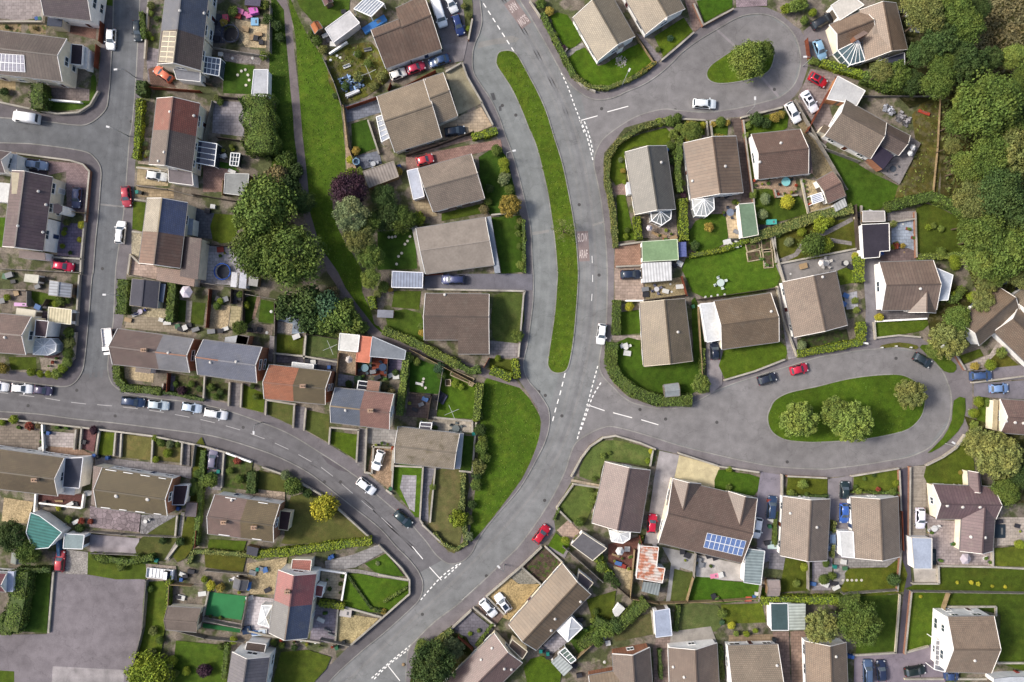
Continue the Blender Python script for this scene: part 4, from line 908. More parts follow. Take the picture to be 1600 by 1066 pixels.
# south-east block
one('the purple-roofed house by the red patio', 'house with pinkish and purple roof slopes beside a red patio', '946,722 1016,735 1000,832 925,817', 'tile:134,114,112', CR, [('cons', '952,829 985,831 984,842 973,849 956,846', '968,834', 2.5, 3.0, 'glass:238,238,238')])
one('the house with blue rooftop solar panels', 'large brown house with two gables and blue rooftop solar panels', '1051,749 1029,848 1159,880 1183,780', 'tile:122,104,96', CR, [('solar', '1105,832 1166,845 1159,869 1099,855', 8, 2)], [('1051,748 1095,756 1086,800 1042,790', dict(ze=2.7, zr=4.5, skip=('g2',))), ('1138,768 1183,779 1174,825 1129,812', dict(ze=2.7, zr=4.6, skip=('g2',)))])
one('the bungalow between the two narrow driveways', 'pale beige and grey bungalow between two narrow driveways', '1224,776 1297,780 1292,876 1219,868', 'tile:146,132,122', WHT, [('vent', '1235,802 1276,824')])
one('the bungalow beside the bright blue car', 'pale beige and grey bungalow with white side extension by the blue car', '1330,777 1403,776 1406,870 1335,872', 'tile:148,134,122', WHT, [('flat', '1312,830 1333,831 1335,872 1315,870', 2.8, WHT, 'flat:232,232,230', 'extension', 'trim:240,240,240')])
one('the L-shaped house with light-tube domes', 'L-shaped purple ribbed roof house dotted with white light tubes', '1458,757 1463,811 1556,811 1552,761', 'rib:118,98,104', CR, [('vent', '1480,790 1504,792 1531,792 1517,839 1539,840', .32)], [('1500,861 1551,861 1556,790 1504,786', dict(ze=2.7, zr=4.6)), ('1513,736 1531,738 1534,768 1515,768', dict(ze=2.7, zr=4.0))])
one('the tall white-gabled house', 'tall grey shingled house with a big white windowed gable', '1481,964 1477,1050 1549,1052 1553,963', 'tile:150,134,120', WHT, [('ver', '1462,1000 1476,1002 1476,1050 1460,1046', 3, .3, 6, 'glass:150,150,156'), ('flat', '1469,963 1482,963 1482,995 1468,995', 3, WHT, 'flat:226,226,228', 'bay'), ('vent', '1523,1032')], ze=5.6, zr=8.0, storeys=2)
one('the grey-tiled house with the brown terrace', 'grey shingled house with white gable behind a brown terrace', '1137,1009 1141,1120 1222,1118 1215,1007', 'tile:156,144,130', WHT, [('vent', '1214,1040')])
one('the brown house below the pale blue garage', 'brown roofed house with white gable near the pale blue garage', '1045,1012 1120,1005 1126,1120 1049,1126', 'tile:128,112,102', WHT, [('vent', '1052,1042 1069,1058')])
one('the house with a ridge crossing its side wing', 'grey-brown house with side wing crossing below its ridge', '957,1022 1015,1012 1024,1130 964,1136', 'tile:126,112,104', BRK, [], [('920,1056 926,1120 985,1112 975,1046', dict(ze=2.6, zr=4.3, roof='rib:138,122,104'))])
one('the house below the dark green garage', 'tan roofed house near the dark green flat garage', '1258,1002 1322,1004 1327,1130 1262,1126', 'tile:146,128,112', WHT, [('vent', '1306,1026')])
one('the ribbed-roof house with the ochre driveway', 'brown ribbed roof house behind the ochre gravel driveway', '879,881 923,929 838,1016 795,976', 'rib:130,112,92', CR, [('flat', '905,893 927,911 918,922 902,908', 2.7, WHT, 'flat:100,92,96', 'extension', 'trim:200,190,170'), ('vent', '907,940 867,967 861,985')])
one('the house by the dark corner tree', 'pinkish brown house beside the dark corner tree', '772,990 816,1036 730,1120 684,1078', 'tile:138,114,112', CR, [('vent', '769,1013 752,1031 788,1045 799,1046'), ('flat', '800,999 824,1018 816,1030 795,1010', 2.8, CR, 'tile:92,76,66', 'porch', 'trim:214,206,186')])
# ---------------------------------------------------------------- outbuildings
def shed(name, label, cat, c, h, zr, roof, wallm, edge=None):
    c = P(c); z = h; ctr = cen([W(*p, z)[:2] for p in c]); root = thing(name, label, cat, (ctr.x, ctr.y, 0))
    if zr: ro, _ = gable(root, c, h, zr, roof, wallm, windows=False, barge=edge or 'wood:150,140,126', ov=.12)
    else: flat(root, c, h, wallm, roof, 'wall', edge)
    q = [W(*p, z) for p in c]; i = min(range(len(q)), key=lambda k: (q[k]+q[(k+1) % len(q)]).length)
    a, b_ = q[i], q[(i+1) % len(q)]; m = (a+b_)/2; d = (b_-a); d.z = 0; w = min(2.2, d.length*.55); d = d.normalized(); n = Vector((d.y, -d.x, 0))
    if n.dot(m-Vector((ctr.x, ctr.y, m.z))) < 0: n = -n
    k = MB(); p = m-n*.1; k.beam(Vector((p.x, p.y, .05)), Vector((p.x, p.y, h-.45)), .1, .1) if False else None
    pa, pb = m-d*w/2-n*.09, m+d*w/2-n*.09
    k.face([Vector((pa.x, pa.y, .05)), Vector((pb.x, pb.y, .05)), Vector((pb.x, pb.y, h-.4)), Vector((pa.x, pa.y, h-.4))])
    k.build('door', 'wood:120,110,100', root); return root
WD, MT = 'wood:150,122,92', 'wall:200,200,200'
for a in (
 ('shed', 'grey flat roofed shed with pale border beside the white caravan roof', 'shed', '78,438 112,444 110,465 76,461', 2.3, 2.9, 'corr:168,172,180', WD),
 ('garden_cabin', 'small cream cabin with a dark skylight on its roof', 'cabin', '39,428 61,430 59,443 37,440', 2.2, 0, 'flat:226,222,206', WHT),
 ('caravan_shelter', 'long cream flat roof beside the plum-coloured driveway yard', 'shelter', '26,481 56,485 54,497 24,494', 2.5, 0, 'flat:232,224,204', WHT),
 ('garage', 'cream ribbed flat roofed garage facing the long street', 'garage', '76,480 112,484 111,507 75,503', 2.6, 0, 'corr:228,216,180', WHT, 'trim:232,226,206'),
 ('shelter', 'large bright white flat roof at the edge of the plum-roofed house', 'shelter', '-12,284 17,287 15,317 -14,314', 2.6, 0, 'flat:236,236,234', WHT),
 ('garage', 'charcoal pitched garage between two street hedges', 'garage', '207,436 249,440 245,482 203,477', 2.8, 3.6, 'felt:84,84,94', WHT),
 ('carport', 'narrow blue-grey carport beside the charcoal garage', 'carport', '249,443 259,444 255,473 246,471', 2.2, 0, 'flat:104,116,138', WD),
 ('shed', 'tall white flat roofed shed at the end of the dark lawn', 'shed', '397,109 419,109 418,151 393,149', 2.6, 0, 'flat:204,206,212', WHT, 'trim:226,226,228'),
 ('shed', 'square grey flat roofed shed under the large spreading trees', 'shed', '352,271 389,272 386,307 350,302', 2.5, 0, 'felt:158,160,158', WD, 'trim:190,190,186'),
 ('shed', 'weathered timber roofed shed beside the purple tree', 'shed', '567,268 615,252 623,276 576,294', 2.4, 0, 'corr:166,156,148', WD, 'wood:170,160,146'),
 ('garage', 'long white flat roofed garage by the green alley strip', 'garage', '508,45 546,17 562,36 521,67', 2.6, 0, 'flat:220,218,218', 'wall:176,172,172', 'trim:226,224,224'),
 ('shed', 'small tan and orange shed on the alley fence', 'shed', '485,39 497,33 504,44 492,53', 2, 2.5, 'felt:190,120,80', WD),
 ('garage', 'blue-grey metal roofed garage behind the blue estate car', 'garage', '613,424 661,426 660,450 612,449', 2.7, 0, 'corr:164,172,190', WHT, 'trim:232,232,236'),
 ('shed', 'white flat roofed shed joined to an orange roof', 'shed', '531,521 562,524 559,550 529,547', 2.7, 0, 'flat:240,238,232', WHT, 'trim:240,240,236'),
 ('shed', 'orange flat roofed shed between white and grey roofs', 'shed', '562,525 581,527 577,567 556,565', 2.4, 0, 'flat:222,138,112', WHT, 'trim:210,140,116'),
 ('workshop', 'grey wedge shaped flat roof along the dark alley', 'workshop', '582,526 634,548 632,562 578,557', 2.6, 0, 'felt:136,142,150', WHT, 'trim:180,184,190'),
 ('shed', 'small grey square shed just above the dense laurel thicket', 'shed', '389,431 404,433 402,448 388,446', 2.2, 0, 'felt:170,168,166', WD),
 ('shed', 'narrow white shed immediately right of the blue trampoline', 'shed', '362,425 371,426 369,449 360,448', 2.2, 0, 'flat:226,226,230', WHT),
 ('shed', 'narrow white shed on the far side of a dark gap from the trampoline', 'shed', '375,426 386,427 384,451 373,450', 2.2, 0, 'flat:214,216,226', WHT),
 ('summer_house', 'teal metal roofed building beside the sandy terrace', 'building', '48,801 62,806 97,832 76,856 52,858 41,832', 3.4, 0, 'corr:72,132,126', WHT, 'trim:226,228,228'),
 ('garage', 'grey-green flat garage beside the teal roof and red car', 'garage', '101,834 132,836 129,858 99,857', 2.7, 0, 'felt:150,166,168', WHT, 'trim:226,226,226'),
 ('shed', 'brown rust-edged shed near the top of the leafy tall hedge', 'shed', '19,863 39,864 38,881 17,880', 2.2, 2.8, 'felt:140,146,140', 'wood:130,80,60'),
 ('outbuilding', 'brown pitched outbuilding next to the vivid artificial turf', 'outbuilding', '262,948 259,984 307,988 314,951', 2.5, 3.6, 'felt:126,114,106', CR),
 ('shed', 'dark arched shed beside the blue covered heap', 'shed', '367,903 388,907 384,923 364,919', 1.9, 2.5, 'felt:112,112,116', WD),
 ('shed', 'dark stacked shed at the end of the long south hedge', 'shed', '386,853 404,857 401,870 385,866', 1.9, 0, 'felt:84,84,94', WD),
 ('shed', 'grey pitched shed on the lawn within the curved hedge', 'shed', '1037,602 1039,620 1062,618 1060,599', 2.1, 2.7, 'felt:158,164,166', 'wood:140,140,136'),
 ('garage', 'white flat garage behind the red car in the turning circle', 'garage', '1309,119 1352,142 1338,166 1321,160 1292,155', 2.7, 0, 'flat:214,214,214', 'wallb:196,140,100', 'trim:232,230,226'),
 ('garage', 'white flat garage touching the house with the glass fan', 'garage', '1298,9 1327,-10 1350,8 1312,32', 2.7, 0, 'flat:228,222,212', WHT, 'trim:240,238,232'),
 ('garage', 'long green felt roofed garage at the end of a dark driveway', 'garage', '1154,319 1178,317 1185,367 1160,372', 2.6, 0, 'felt:124,148,122', WHT, 'trim:214,210,200'),
 ('garage', 'pale green flat garage above the white corrugated carport', 'garage', '1003,378 1058,374 1060,406 1004,409', 2.7, 0, 'felt:142,170,128', WHT, 'trim:196,206,180'),
 ('carport', 'white corrugated carport below the pale green garage', 'carport', '1003,411 1049,409 1050,438 1004,442', 2.5, 0, 'corr:232,232,232', WHT),
 ('shed', 'tiny shed roofed with blue solar cells beside the green garage', 'shed', '1060,379 1072,378 1073,401 1061,402', 2.1, 0, 'solar:96,104,150', WD),
 ('garage', 'charcoal roofed garage with a white side by slate paving', 'garage', '1346,351 1389,349 1390,392 1375,393 1374,402 1349,404', 3, 0, 'felt:66,62,72', WHT, 'trim:236,232,224'),
 ('shed', 'brown pitched garage by the patterned terrace lawn', 'garage', '1276,282 1294,318 1321,306 1301,268', 2.5, 3.4, 'tile:146,120,112', WHT),
 ('greenhouse', 'small white ribbed lean-to below the brown pitched garage', 'lean-to', '1302,320 1320,309 1324,322 1306,331', 2, 0, 'corr:196,198,196', WHT),
 ('shed', 'pale grey shed with a planted roof strip above the charcoal garage', 'shed', '1348,330 1382,330 1383,346 1348,347', 2, 0, 'flat:186,180,176', WD, 'trim:206,204,200'),
 ('pavilion', 'dark slate roofed pavilion with pale edges by the red patio', 'pavilion', '892,851 910,832 948,857 926,876', 2.6, 0, 'felt:112,110,114', WHT, 'trim:214,206,190'),
 ('shed', 'grey corrugated shed beside a glasshouse in the lower garden', 'shed', '861,1035 874,1023 895,1043 881,1057', 2.1, 0, 'corr:186,192,190', MT),
 ('workshop', 'rusty corrugated workshop roof with white borders', 'workshop', '1000,853 1029,855 1026,886 1039,888 1035,911 994,904', 2.8, 0, 'corr:232,220,210,1', MT, 'trim:226,220,214'),
 ('shed', 'grey corrugated shed joined below the rusty workshop', 'shed', '1005,909 1032,912 1029,931 1002,924', 2.2, 0, 'corr:150,158,158', WD),
 ('garage', 'long grey corrugated garage beside the house with solar panels', 'garage', '1165,857 1195,861 1189,914 1162,910', 2.7, 0, 'corr:150,164,166', WHT, 'trim:210,212,212'),
 ('shed', 'weathered grey pitched shed at the end of the clipped hedge', 'shed', '1199,907 1199,931 1217,931 1218,907', 2.1, 2.7, 'felt:166,152,148', WD),
 ('garage', 'pale blue flat roofed garage between two southern lawns', 'garage', '1022,955 1046,951 1050,993 1025,996', 2.7, 0, 'flat:176,186,206', WHT, 'trim:206,210,220'),
 ('garage', 'dark green flat garage joined to a pale ribbed garage', 'garage', '1204,943 1231,943 1232,985 1205,985', 2.7, 0, 'felt:78,98,100', WHT, 'trim:226,226,226'),
 ('garage', 'pale ribbed garage joined to the dark green garage', 'garage', '1232,943 1259,944 1258,984 1233,985', 2.7, 0, 'corr:190,198,190', WHT),
 ('garage', 'light blue flat garage at the end of the striped driveway', 'garage', '1424,840 1456,841 1456,889 1428,889', 2.7, 0, 'flat:184,194,212', WHT, 'trim:206,200,190'),
 ('trailer', 'small white trailer box loaded with colourful bags', 'trailer', '957,956 967,943 977,951 963,967', 1.4, 0, 'flat:226,226,222', WHT),
 ('shed', 'low dark roofed shed at the top garden edge by the play set', 'shed', '383,-4 408,-2 406,10 382,8', 2, 0, 'felt:96,92,110', WD),
 ('shed', 'small brown roofed shed on the top alley lawn', 'shed', '502,-4 514,-8 520,3 508,9', 2, 2.5, 'felt:120,92,92', WD),
 ('outbuilding', 'pale grey roofed building behind the tall white-gabled house', 'building', '1553,1061 1580,1058 1620,1058 1620,1090 1553,1090', 3, 0, 'flat:206,210,216', WHT),
 ('greenhouse', 'small grey flat shed with white pots by the alley', 'shed', '590,484 615,485 614,497 589,496', 2, 0, 'felt:146,148,158', WD),
 ('shed', 'long grey shed beside the mossy gable and narrow hedge', 'shed', '291,785 308,786 306,808 289,807', 2, 0, 'felt:116,108,112', WD),
):
    shed(*a)
def named(fn, name, label, cat, pos, *a, **k):
    c = W(*pos, 2); root = thing(name, label, cat, (c.x, c.y, 0)); fn(root, *a, **k); return root
named(veranda, 'glasshouse', 'white framed glasshouse at the top beside the blue covered heap', 'glasshouse', (577, 12), P('553,14 576,-8 600,6 580,26'), 2.4, .5, 7, 'glass:190,196,206', 'frame')
named(veranda, 'glasshouse', 'low glasshouse between grey corrugated shed and white gazebo', 'glasshouse', (887, 1027), P('874,1019 883,1012 900,1031 892,1037'), 1.8, .3, 4, 'glass:120,136,124', 'frame')
named(veranda, 'cold_frame', 'dark glazed cold frame in the courtyard behind the brown terrace house', 'cold frame', (369, 250), P('361,239 375,240 372,260 359,258'), 1.6, .3, 3, 'glass:60,70,74', 'frame', 3)
named(veranda, 'pergola', 'white slatted pergola on the tile terrace by the brown garage', 'pergola', (1278, 309), P('1267,306 1283,301 1287,313 1270,319'), 2.2, .1, 5, 'glass:170,180,206', 'frame')
named(conservatory, 'gazebo', 'white tent gazebo with a peaked roof on the grey terrace', 'gazebo', (890, 983), P('870,985 893,964 910,981 887,1003'), (889, 983), 2.2, 3.2, 'cloth:232,234,238', 1)
# ---------------------------------------------------------------- planting
def leaf_mesh(name, pts, nrm, size, jitter=.6, asp=1.6):
    """one folded leaf-spray quad at each point"""
    n = len(pts); nn = nrm+rng.normal(0, jitter, (n, 3)); nn /= np.linalg.norm(nn, axis=1)[:, None]
    t = np.cross(nn, rng.normal(0, 1, (n, 3))); t /= np.linalg.norm(t, axis=1)[:, None]+1e-9; b_ = np.cross(nn, t)
    s = size*rng.uniform(.6, 1.35, n)[:, None]
    v = np.stack([pts-t*s*asp*.5, pts-b_*s*.5+nn*s*.12, pts+t*s*asp*.5, pts+b_*s*.5+nn*s*.12], 1).reshape(-1, 3)
    me = bpy.data.meshes.new(name); me.vertices.add(4*n); me.vertices.foreach_set('co', v.ravel().astype(np.float32))
    me.loops.add(4*n); me.loops.foreach_set('vertex_index', np.arange(4*n, dtype=np.int32))
    me.polygons.add(n); me.polygons.foreach_set('loop_start', np.arange(0, 4*n, 4, dtype=np.int32))
    me.update(calc_edges=True); me.validate(); return me
def sphere_pts(n, up=-.35):
    p = rng.normal(0, 1, (int(n*2.2)+8, 3)); p /= np.linalg.norm(p, axis=1)[:, None]; p = p[p[:, 2] > up][:n]; return p
def crown_mesh(name, nl, per, size, flat=.72, lob=(.28, .42), spread=.72, fill=.25):
    """unit crown: radius 1, leaf sprays on many overlapping lobes so the outline is uneven and gaps stay open"""
    P_, N_ = [], []
    k = 0
    while k < nl:
        d = rng.normal(0, 1, 3); d /= np.linalg.norm(d)
        if d[2] < -.45: continue
        r = spread*rng.uniform(.55, 1.05); c = d*r*np.array([1, 1, flat]); lr = rng.uniform(*lob)
        s = sphere_pts(per); rad = lr*(1+.22*np.sin(7*s[:, 0]+5*s[:, 1]*2+k))*rng.uniform(.82, 1.08, len(s))
        P_.append(c+s*rad[:, None]*np.array([1, 1, .85])); N_.append(s); k += 1
    s = sphere_pts(int(nl*per*fill), -.6); P_.append(s*rng.uniform(.45, .8, len(s))[:, None]*np.array([1, 1, flat])); N_.append(s)
    return leaf_mesh(name, np.concatenate(P_), np.concatenate(N_), size)
def core_mesh(name, r=.55, flat=.7):
    bm = bmesh.new(); bmesh.ops.create_icosphere(bm, subdivisions=2, radius=r)
    for v in bm.verts: v.co = Vector((v.co.x, v.co.y, v.co.z*flat))*(1+.18*math.sin(v.co.x*9+v.co.y*7)+.1*math.sin(v.co.z*11))
    me = bpy.data.meshes.new(name); bm.to_mesh(me); bm.free(); return me
CROWN = {'broad': [crown_mesh('crown', 85, 130, .052, lob=(.15, .3), spread=.8) for _ in range(3)], 'tight': [crown_mesh('crown', 130, 85, .048, lob=(.1, .22), spread=.86) for _ in range(2)],
         'spiky': [crown_mesh('crown', 150, 60, .06, lob=(.07, .17), spread=.88) for _ in range(2)], 'sparse': [crown_mesh('crown', 40, 26, .045, lob=(.1, .24), spread=.85, fill=.05)],
         'ball': [crown_mesh('foliage', 40, 90, .085, lob=(.3, .38), spread=.62, flat=.9)], 'loose': [crown_mesh('foliage', 34, 60, .1, lob=(.16, .34), spread=.74, flat=.8) for _ in range(2)]}
def trunk_mesh():
    b = MB(); b.tube([(0, 0, 0), (.02, .01, .35), (.05, 0, .75), (.04, .03, 1.15)], [.075, .055, .045, .02], 8)
    for k in range(6):
        a = k*1.05+.3; z = .45+.08*k; b.tube([(.03, .01, z), (.25*math.cos(a), .25*math.sin(a), z+.22), (.55*math.cos(a), .55*math.sin(a), z+.38)], [.032, .022, .008], 6)
    return b.mesh('trunk')
TRUNK = trunk_mesh()
LEAF = {'mid': 'leaf:88,108,50', 'olive': 'leaf:112,120,68', 'light': 'leaf:108,126,60', 'dark': 'leaf:66,86,46', 'lime': 'leaf:118,136,46', 'yellow': 'leaf:168,168,58', 'purple': 'leaf:68,48,60',
        'grey': 'leaf:116,130,90', 'brown': 'leaf:116,108,74', 'orange': 'leaf:150,136,66', 'teal': 'leaf:66,94,68', 'red': 'leaf:140,74,60'}
def put(me, name, mat, parent, scale, rz=0, loc=(0, 0, 0)):
    o = bpy.data.objects.new(name, me); COL.objects.link(o); o.parent = parent; o.scale = scale; o.rotation_euler = (0, 0, rz); o.location = loc
    if not me.materials: me.materials.append(M(mat))
    o.material_slots[0].link = 'OBJECT'; o.material_slots[0].material = M(mat); return o
TLOOK = {'mid': 'green', 'olive': 'olive green', 'light': 'light green', 'dark': 'dark green', 'lime': 'lime green', 'yellow': 'bright yellow', 'purple': 'dark purple', 'grey': 'grey-green', 'brown': 'brownish', 'orange': 'orange-yellow', 'teal': 'blue-green', 'red': 'reddish'}
def tree(px, py, r, kind='broad', col='mid', h=None, label=None):
    R_ = r*S*.97; h = h or (2.2+R_*1.35); zc = h-R_*.62
    p = W(px, py, zc); root = thing('tree', label, 'tree', (p.x, p.y, 0))
    cr = random.choice(CROWN[kind]); rz = random.uniform(0, 6.28)
    c = put(cr, 'crown', LEAF[col], root, (R_*1.08, R_*1.08, R_*.9), rz, (0, 0, zc))
    t = put(TRUNK, 'trunk', 'bark:110,96,80', root, (R_*.9, R_*.9, zc/1.05), rz)
    if not label: pend(root, f"{'small' if r < 16 else 'large' if r > 34 else 'leafy'} {TLOOK[col]} {dict(broad='spreading ', spiky='feathery ', tight='dense ', sparse='thin ')[kind]}tree", 'tree', p)
    return root
def bush(px, py, r, col='mid', kind='ball', h=None, label=None):
    R_ = r*S; h = h or R_*1.7; zc = h*.5; p = W(px, py, zc); root = thing('bush', label, 'bush', (p.x, p.y, Z0))
    put(random.choice(CROWN[kind]), 'foliage', LEAF[col], root, (R_*1.05, R_*1.05*random.uniform(.88, 1.1), zc*1.05), random.uniform(0, 6.28), (0, 0, zc*.95))
    b = put(TRUNK, 'stem', 'bark:110,96,80', root, (R_*.6, R_*.6, zc*.7))
    if not label: pend(root, f"{'small' if r < 6 else 'big' if r > 12 else 'rounded'} {TLOOK[col]} {'clipped bush' if kind == 'ball' else 'loose shrub'}", 'bush', p)
    return root
HEDGE_N = 0
def hedge(pts, w, h, col='mid', dens=28, label=None, trim=True):
    """clipped hedge along a polyline (px), width in px; a leafy shell over a solid core"""
    q = [W(*p, h*.8) for p in pts]; q = [Vector((p.x, p.y, 0)) for p in q]; hw = w*S/2; c = sum(q, Vector())/len(q); root = thing('hedge', label, 'hedge', (c.x, c.y, Z0))
    P_, N_ = [], []; cb = MB()
    for a, b_ in zip(q, q[1:]):
        d = b_-a; L = d.length; d.normalize(); n = Vector((-d.y, d.x, 0)); m = max(6, int(L*(2*hw+2*h)*dens*(1 if w < 30 else 1.6)))
        k = rng.random(m); per = rng.random(m)*(2*hw+2*h); wob = .14 if trim else .35 if w < 30 else .45
        for t, s in zip(k, per):
            s0 = a+d*(t*L*1.04-L*.02); bump = wob*(math.sin(s0.x*2.1+s0.y*1.7)+math.sin(s0.x*.9-s0.y*1.3))*.5+random.uniform(-.07, .07)
            if s < h: pp, nn = s0+n*(hw+bump)+Vector((0, 0, s)), n
            elif s < h+2*hw: lt = hw-(s-h); pp, nn = s0+n*lt+Vector((0, 0, h+bump-(h*.3*(abs(lt)/hw)**3 if w > 20 else 0))), Vector((0, 0, 1))
            else: pp, nn = s0-n*(hw+bump)+Vector((0, 0, s-h-2*hw)), -n
            P_.append(tuple(pp-c)); N_.append(tuple(nn))
        for e, sg in ((a, -1), (b_, 1)):
            for _ in range(int(hw*2*h*dens*.7)): P_.append(tuple(e+d*sg*random.uniform(0, .15)+n*random.uniform(-hw, hw)+Vector((0, 0, random.uniform(0, h)))-c)); N_.append(tuple(d*sg))
        k_ = 1 if w < 30 else .62; cb.beam(a+Vector((0, 0, h*.46*k_)), b_+Vector((0, 0, h*.46*k_)), hw*1.75*k_, h*.9*k_)
    me = leaf_mesh('foliage', np.array(P_), np.array(N_), .2, .45)
    o = bpy.data.objects.new('foliage', me); COL.objects.link(o); o.parent = root; me.materials.append(M(LEAF[col]))
    k = cb.build('branches', 'leaf:66,80,42', None, loc=(c.x, c.y, 0)); k.parent = root; k.location = (0, 0, 0)
    if not label:
        Lt = sum((b_-a).length for a, b_ in zip(q, q[1:]))
        pend(root, f"{'long' if Lt > 16 else 'short' if Lt < 6 else 'clipped'} {TLOOK[col]} {'hedge' if trim else 'shrub row'}", 'hedge', c)
    return root
# the trees one can tell apart
for a in ((412, 330, 50, 'broad', 'mid', 10, 'upper crown of the great spreading trees left of the alley'), (402, 392, 40, 'broad', 'mid', 8.5, 'smaller crown of the great trees, beside the white patio'), (456, 400, 49, 'tight', 'mid', 11, 'widest crown of the great trees, leaning over the alley'),
  (547, 297, 29, 'broad', 'purple', 6.5, 'dark purple leaved tree beside the timber roofed shed'), (549, 335, 27, 'tight', 'grey', 8, 'grey-green tall tree directly below the purple tree'), (560, 372, 24, 'tight', 'olive', 7), (578, 400, 21, 'tight', 'mid', 6), (579, 436, 16, 'tight', 'light', 5), (574, 350, 20, 'tight', 'mid', 6),
  (606, 338, 24, 'broad', 'dark', 5), (628, 345, 22, 'broad', 'mid', 4.5), (600, 308, 20, 'broad', 'dark', 4), (474, 318, 19, 'broad', 'dark', 5),
  (1248, 657, 29, 'spiky', 'light', 6.5, 'leafy tree at the narrow end of the grass oval'), (1307, 644, 25, 'spiky', 'light', 6.5, 'middle tree on the grass oval, smaller half of a touching pair'), (1331, 660, 32, 'spiky', 'light', 7.5, 'middle tree on the grass oval, larger half of a touching pair'), (1422, 615, 24, 'spiky', 'olive', 5.5, 'pale tree at the far rounded end of the grass oval'),
  (1171, 95, 29, 'broad', 'light', 6, 'round light green tree filling the teardrop island'), (1197, 78, 14, 'broad', 'mid', 4.5, 'small tree at the broad tip of the teardrop island'), (882, 360, 21, 'sparse', 'olive', 4.5, 'thin see-through tree on the curved grass median'),
  (1342, 974, 34, 'tight', 'mid', 8, 'dense round green tree beside the dark asphalt alley'), (1284, 980, 27, 'spiky', 'olive', 6.5, 'olive feathery tree between garages and the dense round tree'), (1095, 600, 15, 'spiky', 'light', 3.5),
  (676, 1040, 36, 'tight', 'dark', 8, 'dense dark tree on the lower junction corner'), (708, 1012, 18, 'spiky', 'grey', 3), (660, 1012, 14, 'broad', 'light', 3),
  (1558, 712, 36, 'spiky', 'olive', 7), (1528, 692, 24, 'spiky', 'olive', 5), (1570, 768, 22, 'broad', 'mid', 5), (1595, 745, 20, 'broad', 'dark', 5), (1480, 532, 29, 'spiky', 'olive', 5.5), (1498, 500, 22, 'broad', 'mid', 5), (1462, 545, 15, 'broad', 'light', 4), (1535, 470, 18, 'spiky', 'olive', 5), (1545, 440, 20, 'spiky', 'olive', 5),
  (20, 838, 24, 'tight', 'dark', 5), (45, 862, 20, 'tight', 'mid', 4.5), (232, 1056, 36, 'broad', 'lime', 5, 'spreading lime green tree by the mauve parking court'), (375, 512, 12, 'tight', 'mid', 3.5),
  (797, 322, 18, 'spiky', 'orange', 4, 'golden feathery tree by the upper carriageway bend'), (1080, 205, 16, 'broad', 'light', 3.5)): tree(*a[:5], *(a[5:]))
# woodland
rw = random.Random(3)
for x, y, r in ((1445, 25, 36), (1484, 10, 34), (1512, 38, 32), (1470, 58, 34), (1500, 72, 26), (1440, 84, 24), (1476, 104, 26), (1512, 98, 36), (1548, 92, 20), (1582, 88, 26), (1400, 116, 24), (1424, 128, 20), (1464, 128, 26), (1378, 112, 20), (1540, 165, 50), (1572, 150, 34), (1514, 158, 30),
  (1572, 200, 36), (1500, 190, 26), (1592, 238, 44), (1548, 245, 36), (1512, 262, 30), (1562, 300, 48), (1520, 312, 38), (1598, 330, 40), (1540, 372, 42), (1582, 392, 44), (1596, 432, 26), (1514, 352, 22), (1560, 422, 26), (1487, 228, 16), (1498, 246, 14), (1577, 268, 34), (1604, 190, 30), (1604, 120, 24), (1530, 12, 22), (1460, 5, 26), (1604, 370, 30), (1535, 405, 30), (1432, 8, 24)):
    tree(x, y, r*rw.uniform(.74, .95), rw.choice(['broad', 'broad', 'tight', 'spiky']), rw.choice(['mid', 'light', 'dark', 'mid', 'mid', 'olive', 'dark', 'light']), 3.5+r*S*1.5+rw.uniform(-1, 1))
# shrub thickets beside the alley
for x, y, r, c in ((448, 250, 16, 'mid'), (432, 276, 22, 'brown'), (452, 296, 22, 'dark'), (462, 268, 14, 'dark'), (452, 478, 26, 'dark'), (482, 470, 27, 'dark'), (510, 478, 26, 'teal'), (532, 494, 26, 'mid'), (552, 506, 20, 'light'), (484, 500, 22, 'dark'), (512, 504, 22, 'mid'), (535, 518, 12, 'olive'), (566, 512, 12, 'mid'), (520, 460, 14, 'brown'), (542, 478, 14, 'mid'),
   (752, 700, 12, 'mid'), (748, 728, 13, 'olive'), (750, 672, 11, 'dark'), (744, 758, 10, 'mid'), (737, 788, 8, 'dark'), (758, 714, 10, 'mid'), (755, 688, 9, 'light'), (746, 742, 9, 'dark'), (733, 812, 9, 'olive'), (731, 838, 9, 'grey'), (748, 650, 9, 'mid')): bush(x, y, r, c, 'loose')
